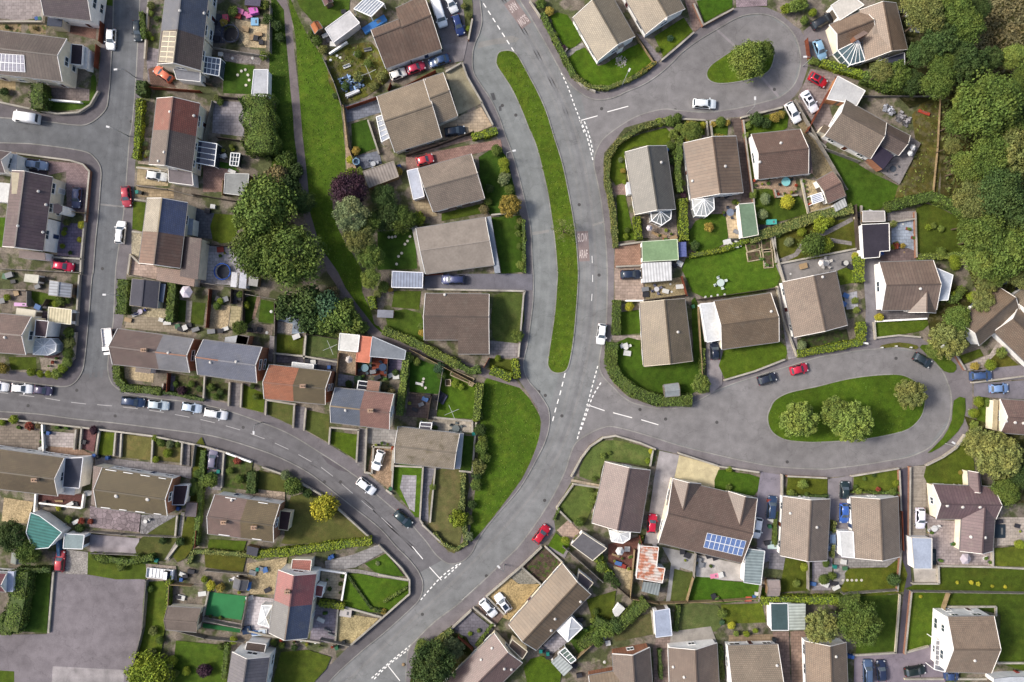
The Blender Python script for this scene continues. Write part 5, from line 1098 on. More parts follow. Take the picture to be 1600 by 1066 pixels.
# bushes: x,y,radius px, colour initial
CI = {'m': 'mid', 'o': 'olive', 'l': 'light', 'd': 'dark', 'i': 'lime', 'y': 'yellow', 'p': 'purple', 'g': 'grey', 'b': 'brown', 'n': 'orange', 't': 'teal', 'r': 'red'}
for t in '''50,582,8,i 64,584,7,i 77,585,7,i 89,584,9,l 98,576,9,i 106,566,9,l 108,552,10,m 109,536,10,o 108,519,10,m 5,576,10,n 96,470,9,l 88,475,7,i 105,470,6,m 12,465,6,i 22,655,8,i 4,660,6,i 46,665,8,r 60,665,6,b 147,672,8,p
 242,684,6,i 252,692,8,m 266,694,8,g 278,694,6,m 262,708,8,i 244,718,6,i 329,750,13,m 459,760,16,m 446,742,9,g 480,770,9,d 508,793,25,y 392,756,7,l 374,748,8,m 360,735,7,m 372,720,7,r 460,752,6,m
 787,255,10,i 788,268,9,i 788,280,12,g 796,296,9,m 763,315,7,l 756,328,9,b 765,295,8,d 776,235,10,m 812,345,6,o 810,365,6,l 812,385,6,m 813,415,8,l 808,355,5,m 654,341,12,i 810,525,10,l 805,522,8,m 778,560,6,i
 658,510,6,m 658,520,6,n 590,460,7,o 600,448,10,m 610,452,6,n 718,810,16,i 676,761,6,l 722,790,7,m 724,770,6,o 1047,60,6,t 1028,78,5,m 1228,14,9,i 1240,10,11,l 1252,6,12,m 1256,32,8,m 1270,20,7,i 1268,96,7,l 1276,98,6,m
 1058,185,9,m 1045,190,10,m 1030,192,8,i 1060,200,8,l 1052,210,9,l 1048,228,9,m 1058,240,10,m 1050,252,7,d 1084,196,9,n 1075,196,7,n 1098,196,6,y 1075,218,8,n 1086,218,7,n 1114,194,6,n 1126,191,9,m 1136,192,6,n 1122,218,6,n 1136,219,7,n 1168,197,6,l 1182,188,12,d 1196,192,9,d 1210,184,9,n 1220,180,7,n 1165,212,6,l 1176,305,7,l 1178,300,5,l
 973,267,5,n 970,250,5,g 975,285,4,i 1066,286,6,l 1068,304,6,p 1068,316,5,g 1195,311,10,g 1191,335,9,g 1230,315,12,y 1108,355,9,n 1085,385,8,d 1148,316,5,m 978,370,5,i 980,360,5,m 983,479,8,y 1252,540,9,g 1255,508,10,d 1248,520,7,m 1252,495,7,m 1335,470,6,l 1338,485,6,l 1335,400,6,y
 1270,383,22,m 1288,383,14,i 1282,352,14,i 1295,346,10,i 1252,362,8,i 1232,378,9,g 1215,365,7,m 1395,350,7,o 1396,386,5,i 1400,384,6,r 1410,384,5,n 1450,355,6,i 1458,353,6,l 1470,358,6,l 1470,395,10,m 1490,405,10,i 1492,415,9,i 1490,462,8,i 1520,464,10,i 1373,496,8,y 1564,552,10,l 1547,570,10,i 1522,572,7,n 1528,628,9,i 1521,646,9,i 1521,664,8,l 1520,683,12,l 1543,630,7,m
 1500,738,4,n 1372,765,5,r 1341,768,6,l 1336,760,4,m 1395,768,7,m 1400,755,6,i 1350,748,4,m 1365,742,4,d 1242,772,4,l 1254,757,9,l 1235,770,6,l 1260,772,4,m 1139,733,6,i 1138,762,6,m 1012,720,5,i 1017,705,5,y 943,712,6,l 952,708,4,l 929,748,5,m 924,766,5,m 905,815,9,m 925,778,5,l 922,790,5,l
 1128,958,8,l 1143,977,7,y 1128,972,5,t 1150,990,5,l 1166,990,6,i 1180,985,5,i 1244,911,7,l 1256,886,7,i 1184,935,5,l 1396,905,12,d 1300,900,8,m 1290,880,7,m 1287,905,9,m 1517,910,4,y 1528,912,4,y 1550,916,3,y 1570,917,3,y 1495,910,3,y 1438,932,3,y 1592,850,9,i
 940,885,10,m 952,900,11,d 962,912,9,d 938,870,6,i 720,995,4,l 735,990,4,i 748,985,4,l 884,844,8,i 926,970,5,l 930,955,6,m 946,985,14,m 962,975,14,d 935,1000,12,m 985,965,10,m 973,970,9,d
 310,740,8,m 307,762,10,m 312,792,7,m 255,1035,0,y 270,1031,9,i 292,1048,8,i 274,1052,8,l 320,1047,12,p 325,1045,8,p 345,1010,6,m 235,920,6,m 262,960,6,m 240,985,8,o 250,1000,7,m 238,1020,9,o 320,905,6,i 330,915,9,y 345,918,8,n 365,1000,7,i 440,1008,6,m 460,1012,6,d 428,1004,6,m 515,920,4,d 535,900,4,d 532,912,4,m 600,955,5,n 585,952,4,l 590,880,4,g
 126,826,8,d 128,814,6,r 142,815,5,r 128,840,7,m 108,812,7,m 92,794,5,y 282,846,8,d 255,844,7,d 300,768,8,d 304,752,7,d 165,873,10,m 150,868,7,m 190,885,8,l 215,872,9,m 228,874,8,d 62,850,8,d
 236,10,7,o 232,55,6,l 236,22,5,l 245,30,5,d 238,60,4,i 350,35,7,n 365,18,9,l 415,8,9,l 420,30,10,d 432,40,9,d 438,60,8,d 412,88,8,l 340,154,7,o 345,160,6,m 362,230,5,l 364,233,4,i 420,245,7,d 556,236,8,n 548,250,7,y 550,273,12,i 562,270,9,l 622,268,8,n 555,30,5,m 495,65,10,m 505,78,8,o 487,55,8,m 560,85,7,m 575,100,8,l 595,120,9,o 585,135,8,o 540,135,7,d 525,150,6,d 560,120,10,o
 725,10,6,o 732,25,6,o 732,45,5,i 858,18,8,n 846,6,9,m 856,40,5,m 868,56,5,m 880,76,6,p 884,98,5,m 896,116,5,i 910,128,6,m 920,135,5,d 340,478,7,m 345,470,6,i 385,477,7,i 376,460,7,m 330,605,7,m 345,612,6,d 338,620,6,m 285,610,8,p 300,600,6,m 312,608,6,d 275,600,5,m 400,620,6,m 395,604,5,d 420,575,5,m 545,600,7,d 560,593,8,t 570,598,5,d 618,582,6,d 600,605,7,b 612,612,7,b 640,560,8,l 652,566,7,l 686,575,10,t 690,587,8,m 712,600,7,i 720,604,6,i 745,575,6,g 680,668,5,m 744,655,6,i
 232,240,6,g 226,232,5,b 228,225,5,g 240,372,4,d 100,365,5,i 98,385,5,i 125,375,5,y 102,358,4,m 110,395,4,d 128,352,7,y 105,348,6,o 8,300,4,p 60,60,4,d 12,43,4,d 55,44,4,b 8,143,8,d'''.split():
    x, y, r, c = t.split(',')
    if float(r) > 0: bush(float(x), float(y), float(r), CI[c], 'ball' if CI[c] in ('lime', 'mid', 'yellow', 'grey') and rw.random() < .7 else 'loose')
# hedges: outline centre line | width px | height | colour
for ln in '''222,20 226,60|7|1.5|m
220,155 217,205 213,248|9|1.6|i
217,158 215,214|7|1.6|m
60,132 60,170|21|3|m
222,128 222,148|15|2.4|d
194,438 191,490|16|2.2|m
271,440 266,502|12|2.2|m
183,572 184,592 192,602|12|1.5|m
190,606 220,608 252,612|11|1.4|m
253,612 275,616 318,625|5|1|d
401,152 408,238|47|4.5|m
376,240 378,155|0|1|m
600,516 640,532 680,552 716,570|13|1.7|l
716,570 735,580 750,578|9|1.6|m
768,578 798,590|14|1.7|i
804,562 808,590|11|1.7|i
636,552 630,600 624,648|10|2|l
750,600 744,655|11|2|l
680,832 690,848 712,858 730,848|5|.9|o
580,464 584,482|10|1.8|i
738,214 758,210 776,205|11|1.3|i
772,240 784,234|6|1.2|m
818,345 819,425|5|1|m
848,22 866,60 886,98 896,118|8|1.1|m
896,118 920,136 950,138 985,124 1010,110|6|1|o
1000,114 1024,98|6|1|n
962,386 958,330 948,280 950,245 966,222 1000,200 1045,188|8|1.4|o
1062,215 1058,270 1062,300|9|1.9|m
1066,312 1069,375|13|1.8|i
994,340 998,374|10|1.7|i
964,470 963,522|12|1.7|m
957,536 954,570 966,592 990,612 1030,626 1080,625|18|1.6|m
1098,545 1096,590|7|1.2|l
1247,553 1300,543 1346,534|11|1.5|i
1346,504 1346,532|11|1.6|i
1342,402 1342,440|13|1.9|i
1078,400 1130,390 1172,374|7|1|i
1172,373 1220,358 1270,340 1330,326|15|1.6|o
1386,324 1420,314 1458,306|15|1.8|m
1458,308 1490,322 1512,340|14|1.8|m
1284,98 1310,106 1350,118|11|1.6|i
1350,120 1390,135 1430,140|17|2.2|m
1372,120 1400,130|10|2|l
1188,938 1240,937 1300,937 1340,938|12|1.7|i
1310,940 1342,936|18|2.2|m
930,970 960,985 985,960 1010,940|16|2|m
905,1010 935,990 950,975|14|1.6|m
900,840 930,870 956,900|9|1.3|i
770,975 745,1008|4|1|m
660,1018 706,985|8|1.5|o
34,892 30,930 18,985|27|3|m
12,960 10,990|20|2.5|m
30,890 80,890|7|1.8|d
400,866 450,862 520,852 580,845|12|1.5|i
296,880 302,862 330,862 400,868|7|1.2|o
318,705 312,790 306,850|8|1.3|m
265,900 262,960|7|1.2|i
395,738 393,770|14|1.8|d
355,716 352,760|0|1|m
500,942 538,948|9|1.6|i
355,1004 350,1060|7|1.3|m
150,870 200,878 240,870|9|1.6|m
1409,800 1409,860|0|1|m
1212,800 1210,850|5|1.2|m
1303,815 1300,870|5|1.2|o
1468,462 1490,470 1505,450|10|1.8|m
1436,402 1470,400 1508,398|9|1.4|l
1060,945 1056,985|6|1.1|m
1122,945 1124,975|0|1|m
1125,1010 1128,1060|7|1.2|d
1030,1015 1033,1060|5|1.2|d
1186,860 1196,905|0|1|m
734,690 740,725|0|1|m
600,940 636,918|4|.8|m
543,898 580,950 602,956|4|.7|d
724,740 722,800 728,845|7|1.4|o
1446,543 1490,575|0|1|m
1000,850 1004,838|4|1|i
874,794 866,812|3|.7|m
1330,768 1402,770|3|.8|m
1230,776 1292,775|4|.9|d
1068,215 1092,219|6|.8|n
1113,212 1136,214|5|.8|n
1200,700 1202,690|0|1|m'''.splitlines():
    pts, w, h, c = ln.split('|')
    if float(w) > 0: hedge(P(pts), float(w), float(h), CI[c], trim=float(w) < 20)
# rough grass tufts on the open strips and bracken on the hillside: nobody could count them
def scatter(name, polys, n, size, mat, label, cat, z=.14, up=(0, 0, 1), jit=.7):
    P_ = []
    for poly in polys:
        q = [W(*p)[:2] for p in poly]; tris = tessellate_polygon([[Vector((x, y, 0)) for x, y in q]]); A = []
        for t in tris: a, b_, c = (np.array(q[i]) for i in t); A.append(abs(np.cross(b_-a, c-a))/2)
        A = np.array(A); k = rng.choice(len(tris), int(n*A.sum()), p=A/A.sum())
        for i in k:
            a, b_, c = (np.array(q[j]) for j in tris[i]); u, v = rng.random(2)
            if u+v > 1: u, v = 1-u, 1-v
            P_.append((*(a+(b_-a)*u+(c-a)*v), z+random.uniform(0, .06)))
    P_ = np.array(P_); me = leaf_mesh(name, P_, np.tile(np.array(up, float), (len(P_), 1)), size, jit, 2.2)
    o = bpy.data.objects.new(name, me); COL.objects.link(o); me.materials.append(M(mat)); o['kind'] = 'stuff'; o['label'] = label; o['category'] = cat
VP = [P(l.split('|')[2]) for l in PATCH.strip().splitlines() if l.startswith('verge|verge')]
scatter('grass_tufts', VP[:3]+[ISL['grass_median']], 4, .14, 'leaf:92,112,44', 'rough grass tufts on the median and open green strips', 'grass')
scatter('grass_tufts', [ISL['grass_island'], ISL['grass_island2']]+VP[3:], 2, .13, 'leaf:84,112,40', 'short grass tufts on the turning islands', 'grass')
brk = P('1520,-20 1660,-20 1660,190 1600,150 1570,110 1545,130 1520,80 1525,30')
scatter('bracken', [brk], 14, .3, 'leaf:116,112,80', 'dry brown bracken covering the upper hillside', 'bracken', .5, (0, 0, 1), .9)
scatter('bracken', [P('1470,110 1530,130 1660,190 1660,450 1530,470 1500,400 1512,352 1475,300 1470,200')], 5, .34, 'leaf:88,100,54', 'low green undergrowth between the woodland trees', 'undergrowth', .45, (0, 0, 1), .9)
scatter('weeds', [P(l.split('|')[2]) for l in PATCH.strip().splitlines() if '|rough:' in l and 'undergrowth' not in l], 2.0, .3, 'leaf:104,118,58', 'tangled weeds in the neglected gardens', 'weeds', .2, (0, 0, 1), .9)
# ---------------------------------------------------------------- cars
TYPES = {  # (x/L, half width, top z, top half width, cabin flag)
 'hatch': (4.1, 1.78, [(.5, .74, .6, .62, 0), (.475, .9, .72, .74, 0), (.30, 1, .9, .8, 0), (.21, 1, .98, .78, 0), (.03, 1, 1.42, .64, 1), (-.16, 1, 1.48, .64, 1), (-.37, 1, 1.42, .62, 1), (-.47, .97, .98, .74, 0), (-.5, .88, .7, .7, 0)]),
 'saloon': (4.6, 1.8, [(.5, .74, .58, .62, 0), (.475, .9, .7, .74, 0), (.30, 1, .86, .8, 0), (.20, 1, .94, .78, 0), (.04, 1, 1.38, .62, 1), (-.10, 1, 1.43, .62, 1), (-.23, 1, 1.38, .6, 1), (-.35, .99, 1.0, .74, 0), (-.47, .95, .95, .74, 0), (-.5, .86, .66, .7, 0)]),
 'estate': (4.55, 1.82, [(.5, .74, .62, .62, 0), (.475, .9, .76, .74, 0), (.31, 1, .96, .8, 0), (.24, 1, 1.04, .78, 0), (.08, 1, 1.5, .66, 1), (-.15, 1, 1.58, .66, 1), (-.42, 1, 1.52, .64, 1), (-.485, .97, 1.02, .76, 0), (-.5, .9, .7, .72, 0)]),
 'van': (5.2, 1.95, [(.5, .8, .8, .7, 0), (.48, .94, 1.0, .8, 0), (.40, 1, 1.16, .84, 0), (.36, 1, 1.26, .84, 0), (.26, 1, 1.95, .8, 1), (-.1, 1, 2.05, .82, 1), (-.47, 1, 2.03, .82, 1), (-.495, .98, 1.2, .86, 0), (-.5, .94, .6, .84, 0)]),
}
CAR = {}
def car_proto(kind):
    L, Wd, st = TYPES[kind]; hw = Wd/2; b = MB(); rings = []
    for x, w, zt, tw, cab in st:
        belt = min(.92 if kind != 'van' else 1.15, zt-.05)
        half = [(w*.88, .22), (w, .42), (w*.995, belt*.86), (w*.96, belt), (tw+.03, zt-.035), (tw*.72, zt+.005), (0, zt+.02)]
        pts = [(x*L, y*hw, z) for y, z in half]+[(x*L, -y*hw, z) for y, z in half[-2::-1]]
        rings.append(len(b.v)); b.v += pts
    m = 13
    for r0, r1 in zip(rings, rings[1:]):
        for j in range(m-1): b.f.append((r0+j, r0+j+1, r1+j+1, r1+j)); b.uv.append(None)
        b.f.append((r0+m-1, r0, r1, r1+m-1)); b.uv.append(None)
    b.f.append(tuple(rings[0]+j for j in range(m))[::-1]); b.f.append(tuple(rings[-1]+j for j in range(m))); b.uv += [None, None]
    parts = {'body': [b.mesh('body', smooth=True)]}
    ci = [i for i, s in enumerate(st) if s[4]]; f0, f1, r0, r1 = st[ci[0]-1], st[ci[0]], st[ci[-1]], st[ci[-1]+1]
    def scr(a, c, s0, s1, push):
        p = lambda s, t, y: Vector((s[0]*L, y*hw, s[2]+.02))
        q = []
        for t, yk in ((.1, .93), (.9, .93)):
            xx = a[0]*(1-t)+c[0]*t; zz = a[2]*(1-t)+c[2]*t+.02; yy = (a[3]*(1-t)+c[3]*t)*yk*hw; q.append((xx*L, yy, zz))
        (x0, y0, z0), (x1, y1, z1) = q; d = Vector((push*.03, 0, .022))
        mb = MB(); pts = [Vector((x0, -y0, z0-.02)), Vector((x0, 0, z0+.012)), Vector((x0, y0, z0-.02)), Vector((x1, y1, z1-.015)), Vector((x1, 0, z1+.012)), Vector((x1, -y1, z1-.015))]
        pts = [v+d for v in pts]; pts = pts if push > 0 else pts[::-1]
        mb.face([pts[0], pts[1], pts[4], pts[5]] if push > 0 else [pts[5], pts[4], pts[1], pts[0]][::-1]); mb.face([pts[1], pts[2], pts[3], pts[4]] if push > 0 else [pts[4], pts[3], pts[2], pts[1]][::-1]); return mb.mesh('g')
    parts['windscreen'] = [scr(f0, f1, 0, 0, 1)]; parts['rear_window'] = [scr(r1, r0, 0, 0, -1)]
    sw = []
    bz = .95 if kind != 'van' else 1.2; xe = (r0[0] if kind != 'van' else .12)*L
    for s in (1, -1):
        mb = MB(); yl, yt = hw*.965+.012, hw*(f1[3]+.045)+.012; zt = f1[2]-.05
        xs = [f0[0]*L-.12, f1[0]*L-.02, xe+.04, xe-.12 if kind != 'van' else xe]
        q = [Vector((xs[0], s*yl, bz)), Vector((xs[1], s*yt, zt)), Vector((xs[2], s*yt, zt)), Vector((xs[3], s*yl, bz))]; mb.face(q if s < 0 else q[::-1]); sw.append(mb.mesh('g'))
    parts['side_window'] = sw
    hl = []; tl = []; mi = []
    for s in (1, -1):
        mb = MB(); mb.beam((L*.462, s*hw*.62, .68 if kind != 'van' else .92), (L*.43, s*hw*.9, .7 if kind != 'van' else .94), .2, .16); hl.append(mb.mesh('l'))
        mb = MB(); mb.beam((-L*.487, s*hw*.7, .78), (-L*.47, s*hw*.92, .8), .14, .2); tl.append(mb.mesh('l'))
        mb = MB(); mb.beam((f0[0]*L-.15, s*hw*.97, bz+.06), (f0[0]*L-.2, s*(hw+.2), bz+.09), .14, .16); mi.append(mb.mesh('m'))
    parts['headlight'], parts['tail_light'], parts['wing_mirror'] = hl, tl, mi
    wh = []
    for x in (.31, -.30):
        for s in (1, -1):
            mb = MB(); mb.tube([(x*L, s*(hw-.19), .31), (x*L, s*(hw+.015), .31)], [.31, .31], 14); rm = MB(); rm.tube([(x*L, s*(hw-.05), .31), (x*L, s*(hw+.028), .31)], [.19, .17], 10); wh.append((mb.mesh('wheel'), rm.mesh('rim')))
    parts['wheel'] = wh
    if kind == 'estate':
        rr = []
        for s in (1, -1): mb = MB(); mb.beam((.05*L, s*hw*.6, 1.6), (-.38*L, s*hw*.6, 1.58), .05, .05); rr.append(mb.mesh('r'))
        parts['roof_rail'] = rr
    return parts
PM = {'windscreen': 'glass:92,104,114', 'rear_window': 'glass:74,84,94', 'side_window': 'glass:36,42,50', 'headlight': 'plastic:214,218,222', 'tail_light': 'plastic:150,30,30', 'wheel': 'plastic:34,34,36', 'rim': 'plastic:170,172,176', 'roof_rail': 'plastic:60,60,64'}
def pl(o, me, mat):
    if not me.materials: me.materials.append(None)
    o.material_slots[0].link = 'OBJECT'; o.material_slots[0].material = M(mat)
def car(px, py, ang, kind, rgb, label, sc=1.0, group=None, roof=None):
    pr = CAR.setdefault(kind, None) or CAR.__setitem__(kind, car_proto(kind)) or CAR[kind]
    p = W(px, py, .8); root = thing('van' if kind == 'van' else 'car', label, 'van' if kind == 'van' else 'car', (p.x, p.y, .012 if group == 'r' else .14), R(ang)); root.scale = (sc, 1, 1)
    for nm, lst in pr.items():
        for me in lst:
            sub = None
            if nm == 'wheel': me, sub = me
            o = bpy.data.objects.new(nm, me); COL.objects.link(o); o.parent = root
            pl(o, me, PM.get(nm, 'paint:'+rgb))
            if sub: q = bpy.data.objects.new('rim', sub); COL.objects.link(q); q.parent = o; pl(q, sub, PM['rim'])
    if roof:
        L, Wd, st = TYPES[kind]; ci = [s for s in st if s[4]]; mb = MB(); z = max(s[2] for s in ci)+.03
        mb.face([(ci[-1][0]*L+.25, -Wd*.24, z), (ci[0][0]*L-.35, -Wd*.24, z), (ci[0][0]*L-.35, Wd*.24, z), (ci[-1][0]*L+.25, Wd*.24, z)]); me = mb.mesh('sunroof'); o = bpy.data.objects.new('sunroof', me); COL.objects.link(o); o.parent = root; pl(o, me, roof)
    return root
WH_, DB, BK = '240,240,240', '50,66,104', '44,48,54'
for a in (
 (173, 61, -93, 'hatch', WH_, 'white hatchback driving on the long street near its top', 1, 'r'), (215, 48, -87, 'hatch', '52,62,70', 'dark hatchback at the kerb opposite the white hatchback', 1, 'r'), (41, 184, 172, 'van', WH_, 'white van parked beside the white-gabled corner house', 1, 'r'),
 (255, 116, 144, 'hatch', '226,124,94', 'orange coupe parked askew on a dark brick driveway'), (57, 258, -7, 'hatch', '150,170,200', 'silver-blue car on the dark driveway strip', 1.05), (120, 309, -95, 'hatch', '104,110,140', 'slate-blue hatchback standing on the pink brick driveway'), (197, 307, -85, 'hatch', '186,70,84', 'faded red hatchback parked on the long street', 1, 'r'),
 (188, 363, 84, 'estate', WH_, 'white boxy estate car parked below the faded red hatchback', .98, 'r'), (245, 275, -8, 'hatch', '214,216,216', 'silver car on the cream slab driveway by a flat garage'), (99, 416, -9, 'hatch', '206,44,80', 'crimson car parked in the yard below the plum-roofed house'), (-4, 604, -5, 'hatch', WH_, 'white car cut off at the edge of the lower street', 1, 'r'), (34, 607, -5, 'hatch', WH_, 'white hatchback in the row at the west end of the lower street', 1, 'r'), (67, 610, -8, 'hatch', '90,84,110', 'purple-grey small car behind the white hatchback on the lower street', .85, 'r'),
 (208, 628, -6, 'estate', '54,72,104', 'dark blue car leading the four parked along the curve', 1, 'r'), (247, 633, -6, 'hatch', '186,198,204', 'light silver car second in the row of four on the curve', 1.02, 'r'), (299, 637, -9, 'hatch', '190,204,220', 'pale blue-white car third in the row of four', .95, 'r'), (337, 647, -10, 'estate', WH_, 'white estate car at the end of the row of four', 1, 'r'),
 (94, 877, 85, 'hatch', '200,76,84', 'red car parked at the top of the mauve parking court'), (333, 717, 84, 'hatch', '130,126,146', 'silver-purple car in the driveway by the south curve'), (591, 719, -109, 'hatch', WH_, 'white car parked on the ochre gravel driveway'), (572, 760, -38, 'hatch', WH_, 'white car driving along the curved street', 1, 'r'), (630, 811, -42, 'hatch', '46,66,72', 'dark teal car parked behind the curved street kerb', 1, 'r'),
 (686, 20, -72, 'van', WH_, 'long white van parked at the top driveway', 1.1), (704, 5, -64, 'hatch', '226,226,226', 'white car beside the long white van at the top'), (716, 39, -73, 'hatch', '48,66,120', 'dark blue car below the long white van'), (686, 95, 197, 'saloon', '60,84,124', 'blue saloon beside the wide brown ribbed roof', .9), (650, 106, 20, 'hatch', '198,66,92', 'pinkish red car nose to tail with the blue saloon', .9), (622, 116, 22, 'hatch', '232,228,218', 'cream white old car at the end of the shaded drive', .8),
 (711, 205, 8, 'hatch', '40,50,66', 'black car on the tan forecourt', 1), (664, 250, 16, 'hatch', '226,84,88', 'bright red small car on the long brick drive', .85), (708, 437, 179, 'estate', '72,80,120', 'dark blue estate car on the asphalt drive below the low bungalow'), (940, 522, -97, 'hatch', WH_, 'white car driving on the main road', 1, 'r'), (846, 835, 52, 'hatch', '204,40,60', 'red car parked half on the footpath of the main road', 1, 'r'),
 (763, 950, -49, 'hatch', WH_, 'white car on the small brown slab drive'), (786, 942, 127, 'hatch', '228,228,232', 'white car with dark roof on the ochre gravel', 1, None, 'glass:40,52,68'), (1101, 162, -3, 'estate', '232,238,240', 'white estate car parked by the turning circle kerb', 1, 'r'), (1265, 159, -59, 'saloon', '232,232,238', 'white saloon with dark sunroof on the shared drive', 1, None, 'glass:36,40,50'), (1239, 176, -62, 'hatch', WH_, 'white car next to the white saloon on the olive drive', 1.05),
 (1281, 78, -70, 'hatch', '150,190,220', 'light blue car by the house with the glass fan'), (1285, 33, 30, 'estate', '50,54,62', 'black car beside the white flat garage'), (1278, 125, -30, 'hatch', '210,36,56', 'red car with dark roof at the turning circle', .9, None, 'glass:50,44,50'), (986, 429, 2, 'hatch', '50,62,84', 'dark blue car beside the white corrugated carport'), (1117, 548, 92, 'hatch', '40,48,66', 'black car at the front of the white flat garage', .85),
 (1199, 592, 17, 'hatch', '54,60,76', 'dark car with tan windscreen parked before the red car', .9, 'r'), (1249, 577, 15, 'hatch', '212,48,76', 'red car parked on the bend by the grass oval', .85, 'r'), (1442, 563, -30, 'hatch', '52,64,70', 'dark car rounding the end of the grass oval', .9, 'r'), (1533, 587, 3, 'estate', '74,100,146', 'blue estate car on the upper east driveway', .95), (1561, 607, 3, 'hatch', '136,168,216', 'light blue car on the lower east driveway', .9),
 (1571, 437, 25, 'hatch', '50,60,90', 'navy car on slabs behind the crossing roofs', .9), (1600, 442, 30, 'hatch', '44,52,70', 'dark car cut by the frame behind the crossing roofs', .9), (1019, 818, 84, 'hatch', '206,40,70', 'red car on the pale mottled concrete drive', .9), (1206, 793, 85, 'estate', '58,78,110', 'dark blue car beside a white car on grey asphalt'), (1183, 825, -100, 'hatch', WH_, 'white car beside the house with rooftop solar panels'),
 (1320, 766, 88, 'hatch', '46,62,66', 'dark teal car above the bright blue car', .85), (1319, 802, -91, 'hatch', '70,112,196', 'bright blue car between two pale bungalows', .95), (1299, 846, -90, 'hatch', '108,130,160', 'grey-blue car wedged beside the pale bungalow wall', .95), (1438, 810, -90, 'hatch', '226,224,238', 'white car on the striped concrete driveway'), (1356, 1049, 91, 'estate', '88,108,140', 'blue-grey car parked in the lower bay'), (1377, 1048, 94, 'hatch', '46,56,84', 'navy car beside the blue-grey car in the bay'),
 (1430, 1048, 9, 'hatch', '40,50,48', 'black car beside the tall white-gabled house'), (1487, 1056, 0, 'hatch', '62,84,130', 'blue car half under the tall white-gabled house', .7)): car(*a)
def pickup(px, py, ang, label, col=WH_):
    p = W(px, py, .8); root = thing('pickup_truck', label, 'pickup', (p.x, p.y, .014), R(ang)); pr = CAR['van']
    b = MB(); b.box((1.75, 0, .35), 1.5, 1.85, .75); b.prism([(1.0, -.9), (2.1, -.88), (2.1, .88), (1.0, .9)], 1.1, 1.2); b.build('body', 'paint:'+col, None).parent = root
    b = MB(); q = [(2.05, -.8, 1.2), (2.05, .8, 1.2), (1.75, .72, 1.85), (1.75, -.72, 1.85)]; b.face(q); b.face([(1.0, .86, 1.2), (1.0, -.86, 1.2), (1.0, -.76, 1.85), (1.0, .76, 1.85)])
    for s in (1, -1): w = [(2.05, s*.84, 1.2), (1.0, s*.88, 1.2), (1.0, s*.76, 1.85), (1.75, s*.74, 1.85)]; b.face(w if s > 0 else w[::-1])
    b.build('windscreen', 'glass:44,50,58', None).parent = root
    b = MB(); b.prism([(1.02, -.74), (1.72, -.72), (1.72, .72), (1.02, .74)], 1.84, 1.9); b.build('cab_roof', 'paint:'+col, None).parent = root
    b = MB(); b.prism([(-2.6, -.95), (.9, -.95), (.9, .95), (-2.6, .95)], .75, .85)
    for y in (-.93, .93): b.beam((-2.6, y, 1.0), (.9, y, 1.0), .06, .35)
    b.beam((-2.58, -.95, 1.0), (-2.58, .95, 1.0), .06, .35); b.build('load_bed', 'paint:226,226,226', None).parent = root
    b = MB()
    for k in range(5): b.beam((-2.3+k*.7, -.9, .9), (-2.3+k*.7, .9, .9), .08, .06)
    b.build('bed_rib', 'plastic:190,190,190', None).parent = root
    for x in (1.7, -1.7):
        for s in (1, -1): b = MB(); b.tube([(x, s*.75, .33), (x, s*.98, .33)], [.33, .33], 12); b.build('wheel', 'plastic:34,34,36', None).parent = root
pickup(169, 534, -84, 'white flatbed truck parked at the corner of the long street'); pickup(251, 896, -6, 'white pickup parked on slabs beside the mauve court')
# ---------------------------------------------------------------- walls and fences
FK = {'s': ('garden_wall', 'stone', 'wall:166,158,146', .22, .8), 'b': ('garden_wall', 'brick', 'wallb:164,120,100', .22, .9), 'w': ('garden_wall', 'white', 'wall:226,222,214', .22, .9), 'p': ('garden_wall', 'low pale', 'wall:190,180,156', .25, .6),
      'f': ('garden_fence', 'tan timber', 'wood:168,146,112', .08, 1.5), 'r': ('garden_fence', 'red-brown timber', 'wood:128,72,54', .08, 1.6), 'd': ('garden_fence', 'dark timber', 'wood:92,82,74', .08, 1.6), 'g': ('garden_fence', 'weathered grey', 'wood:156,150,142', .08, 1.5)}
def fence(k, pts, h=None):
    k, _, hs = k.partition(':'); h = float(hs) if hs else None
    nm, lk, mt, w, hh = FK[k]; h = h or hh; q = [W(*p, h) for p in pts]; q = [Vector((p.x, p.y, Z0)) for p in q]; c = sum(q, Vector())/len(q)
    root = thing(nm, None, 'fence' if nm.endswith('fence') else 'wall', (c.x, c.y, 0)); b = MB()
    for a, e in zip(q, q[1:]):
        d = (e-a).normalized()*(w*.45); b.beam(a-d+Vector((0, 0, h/2)), e+d+Vector((0, 0, h/2)), w, h)
    L = sum((e-a).length for a, e in zip(q, q[1:])); sz = 'long' if L > 18 else 'short' if L < 6 else ''
    if nm == 'garden_wall':
        b.build('wall', mt, root)
        for a, e in zip(q, q[1:]):
            cp = MB(); cp.beam(a+Vector((0, 0, h+.03)), e+Vector((0, 0, h+.03)), w+.1, .07); cp.build('coping', 'concrete:186,180,168' if k != 'w' else 'wall:236,234,228', root)
    else:
        b.build('panel', mt, root)
        for a, e in zip(q, q[1:]):
            n = max(1, int((e-a).length/2.4))
            for i in range(n+1):
                p = a+(e-a)*i/n; pb = MB(); pb.box((p.x, p.y, 0), .13, .13, h+Z0+.1); pb.build('post', mt, root)
    pend(root, f'{sz} {lk} {"wall" if nm == "garden_wall" else "fence"}'.strip(), root['category'], c)
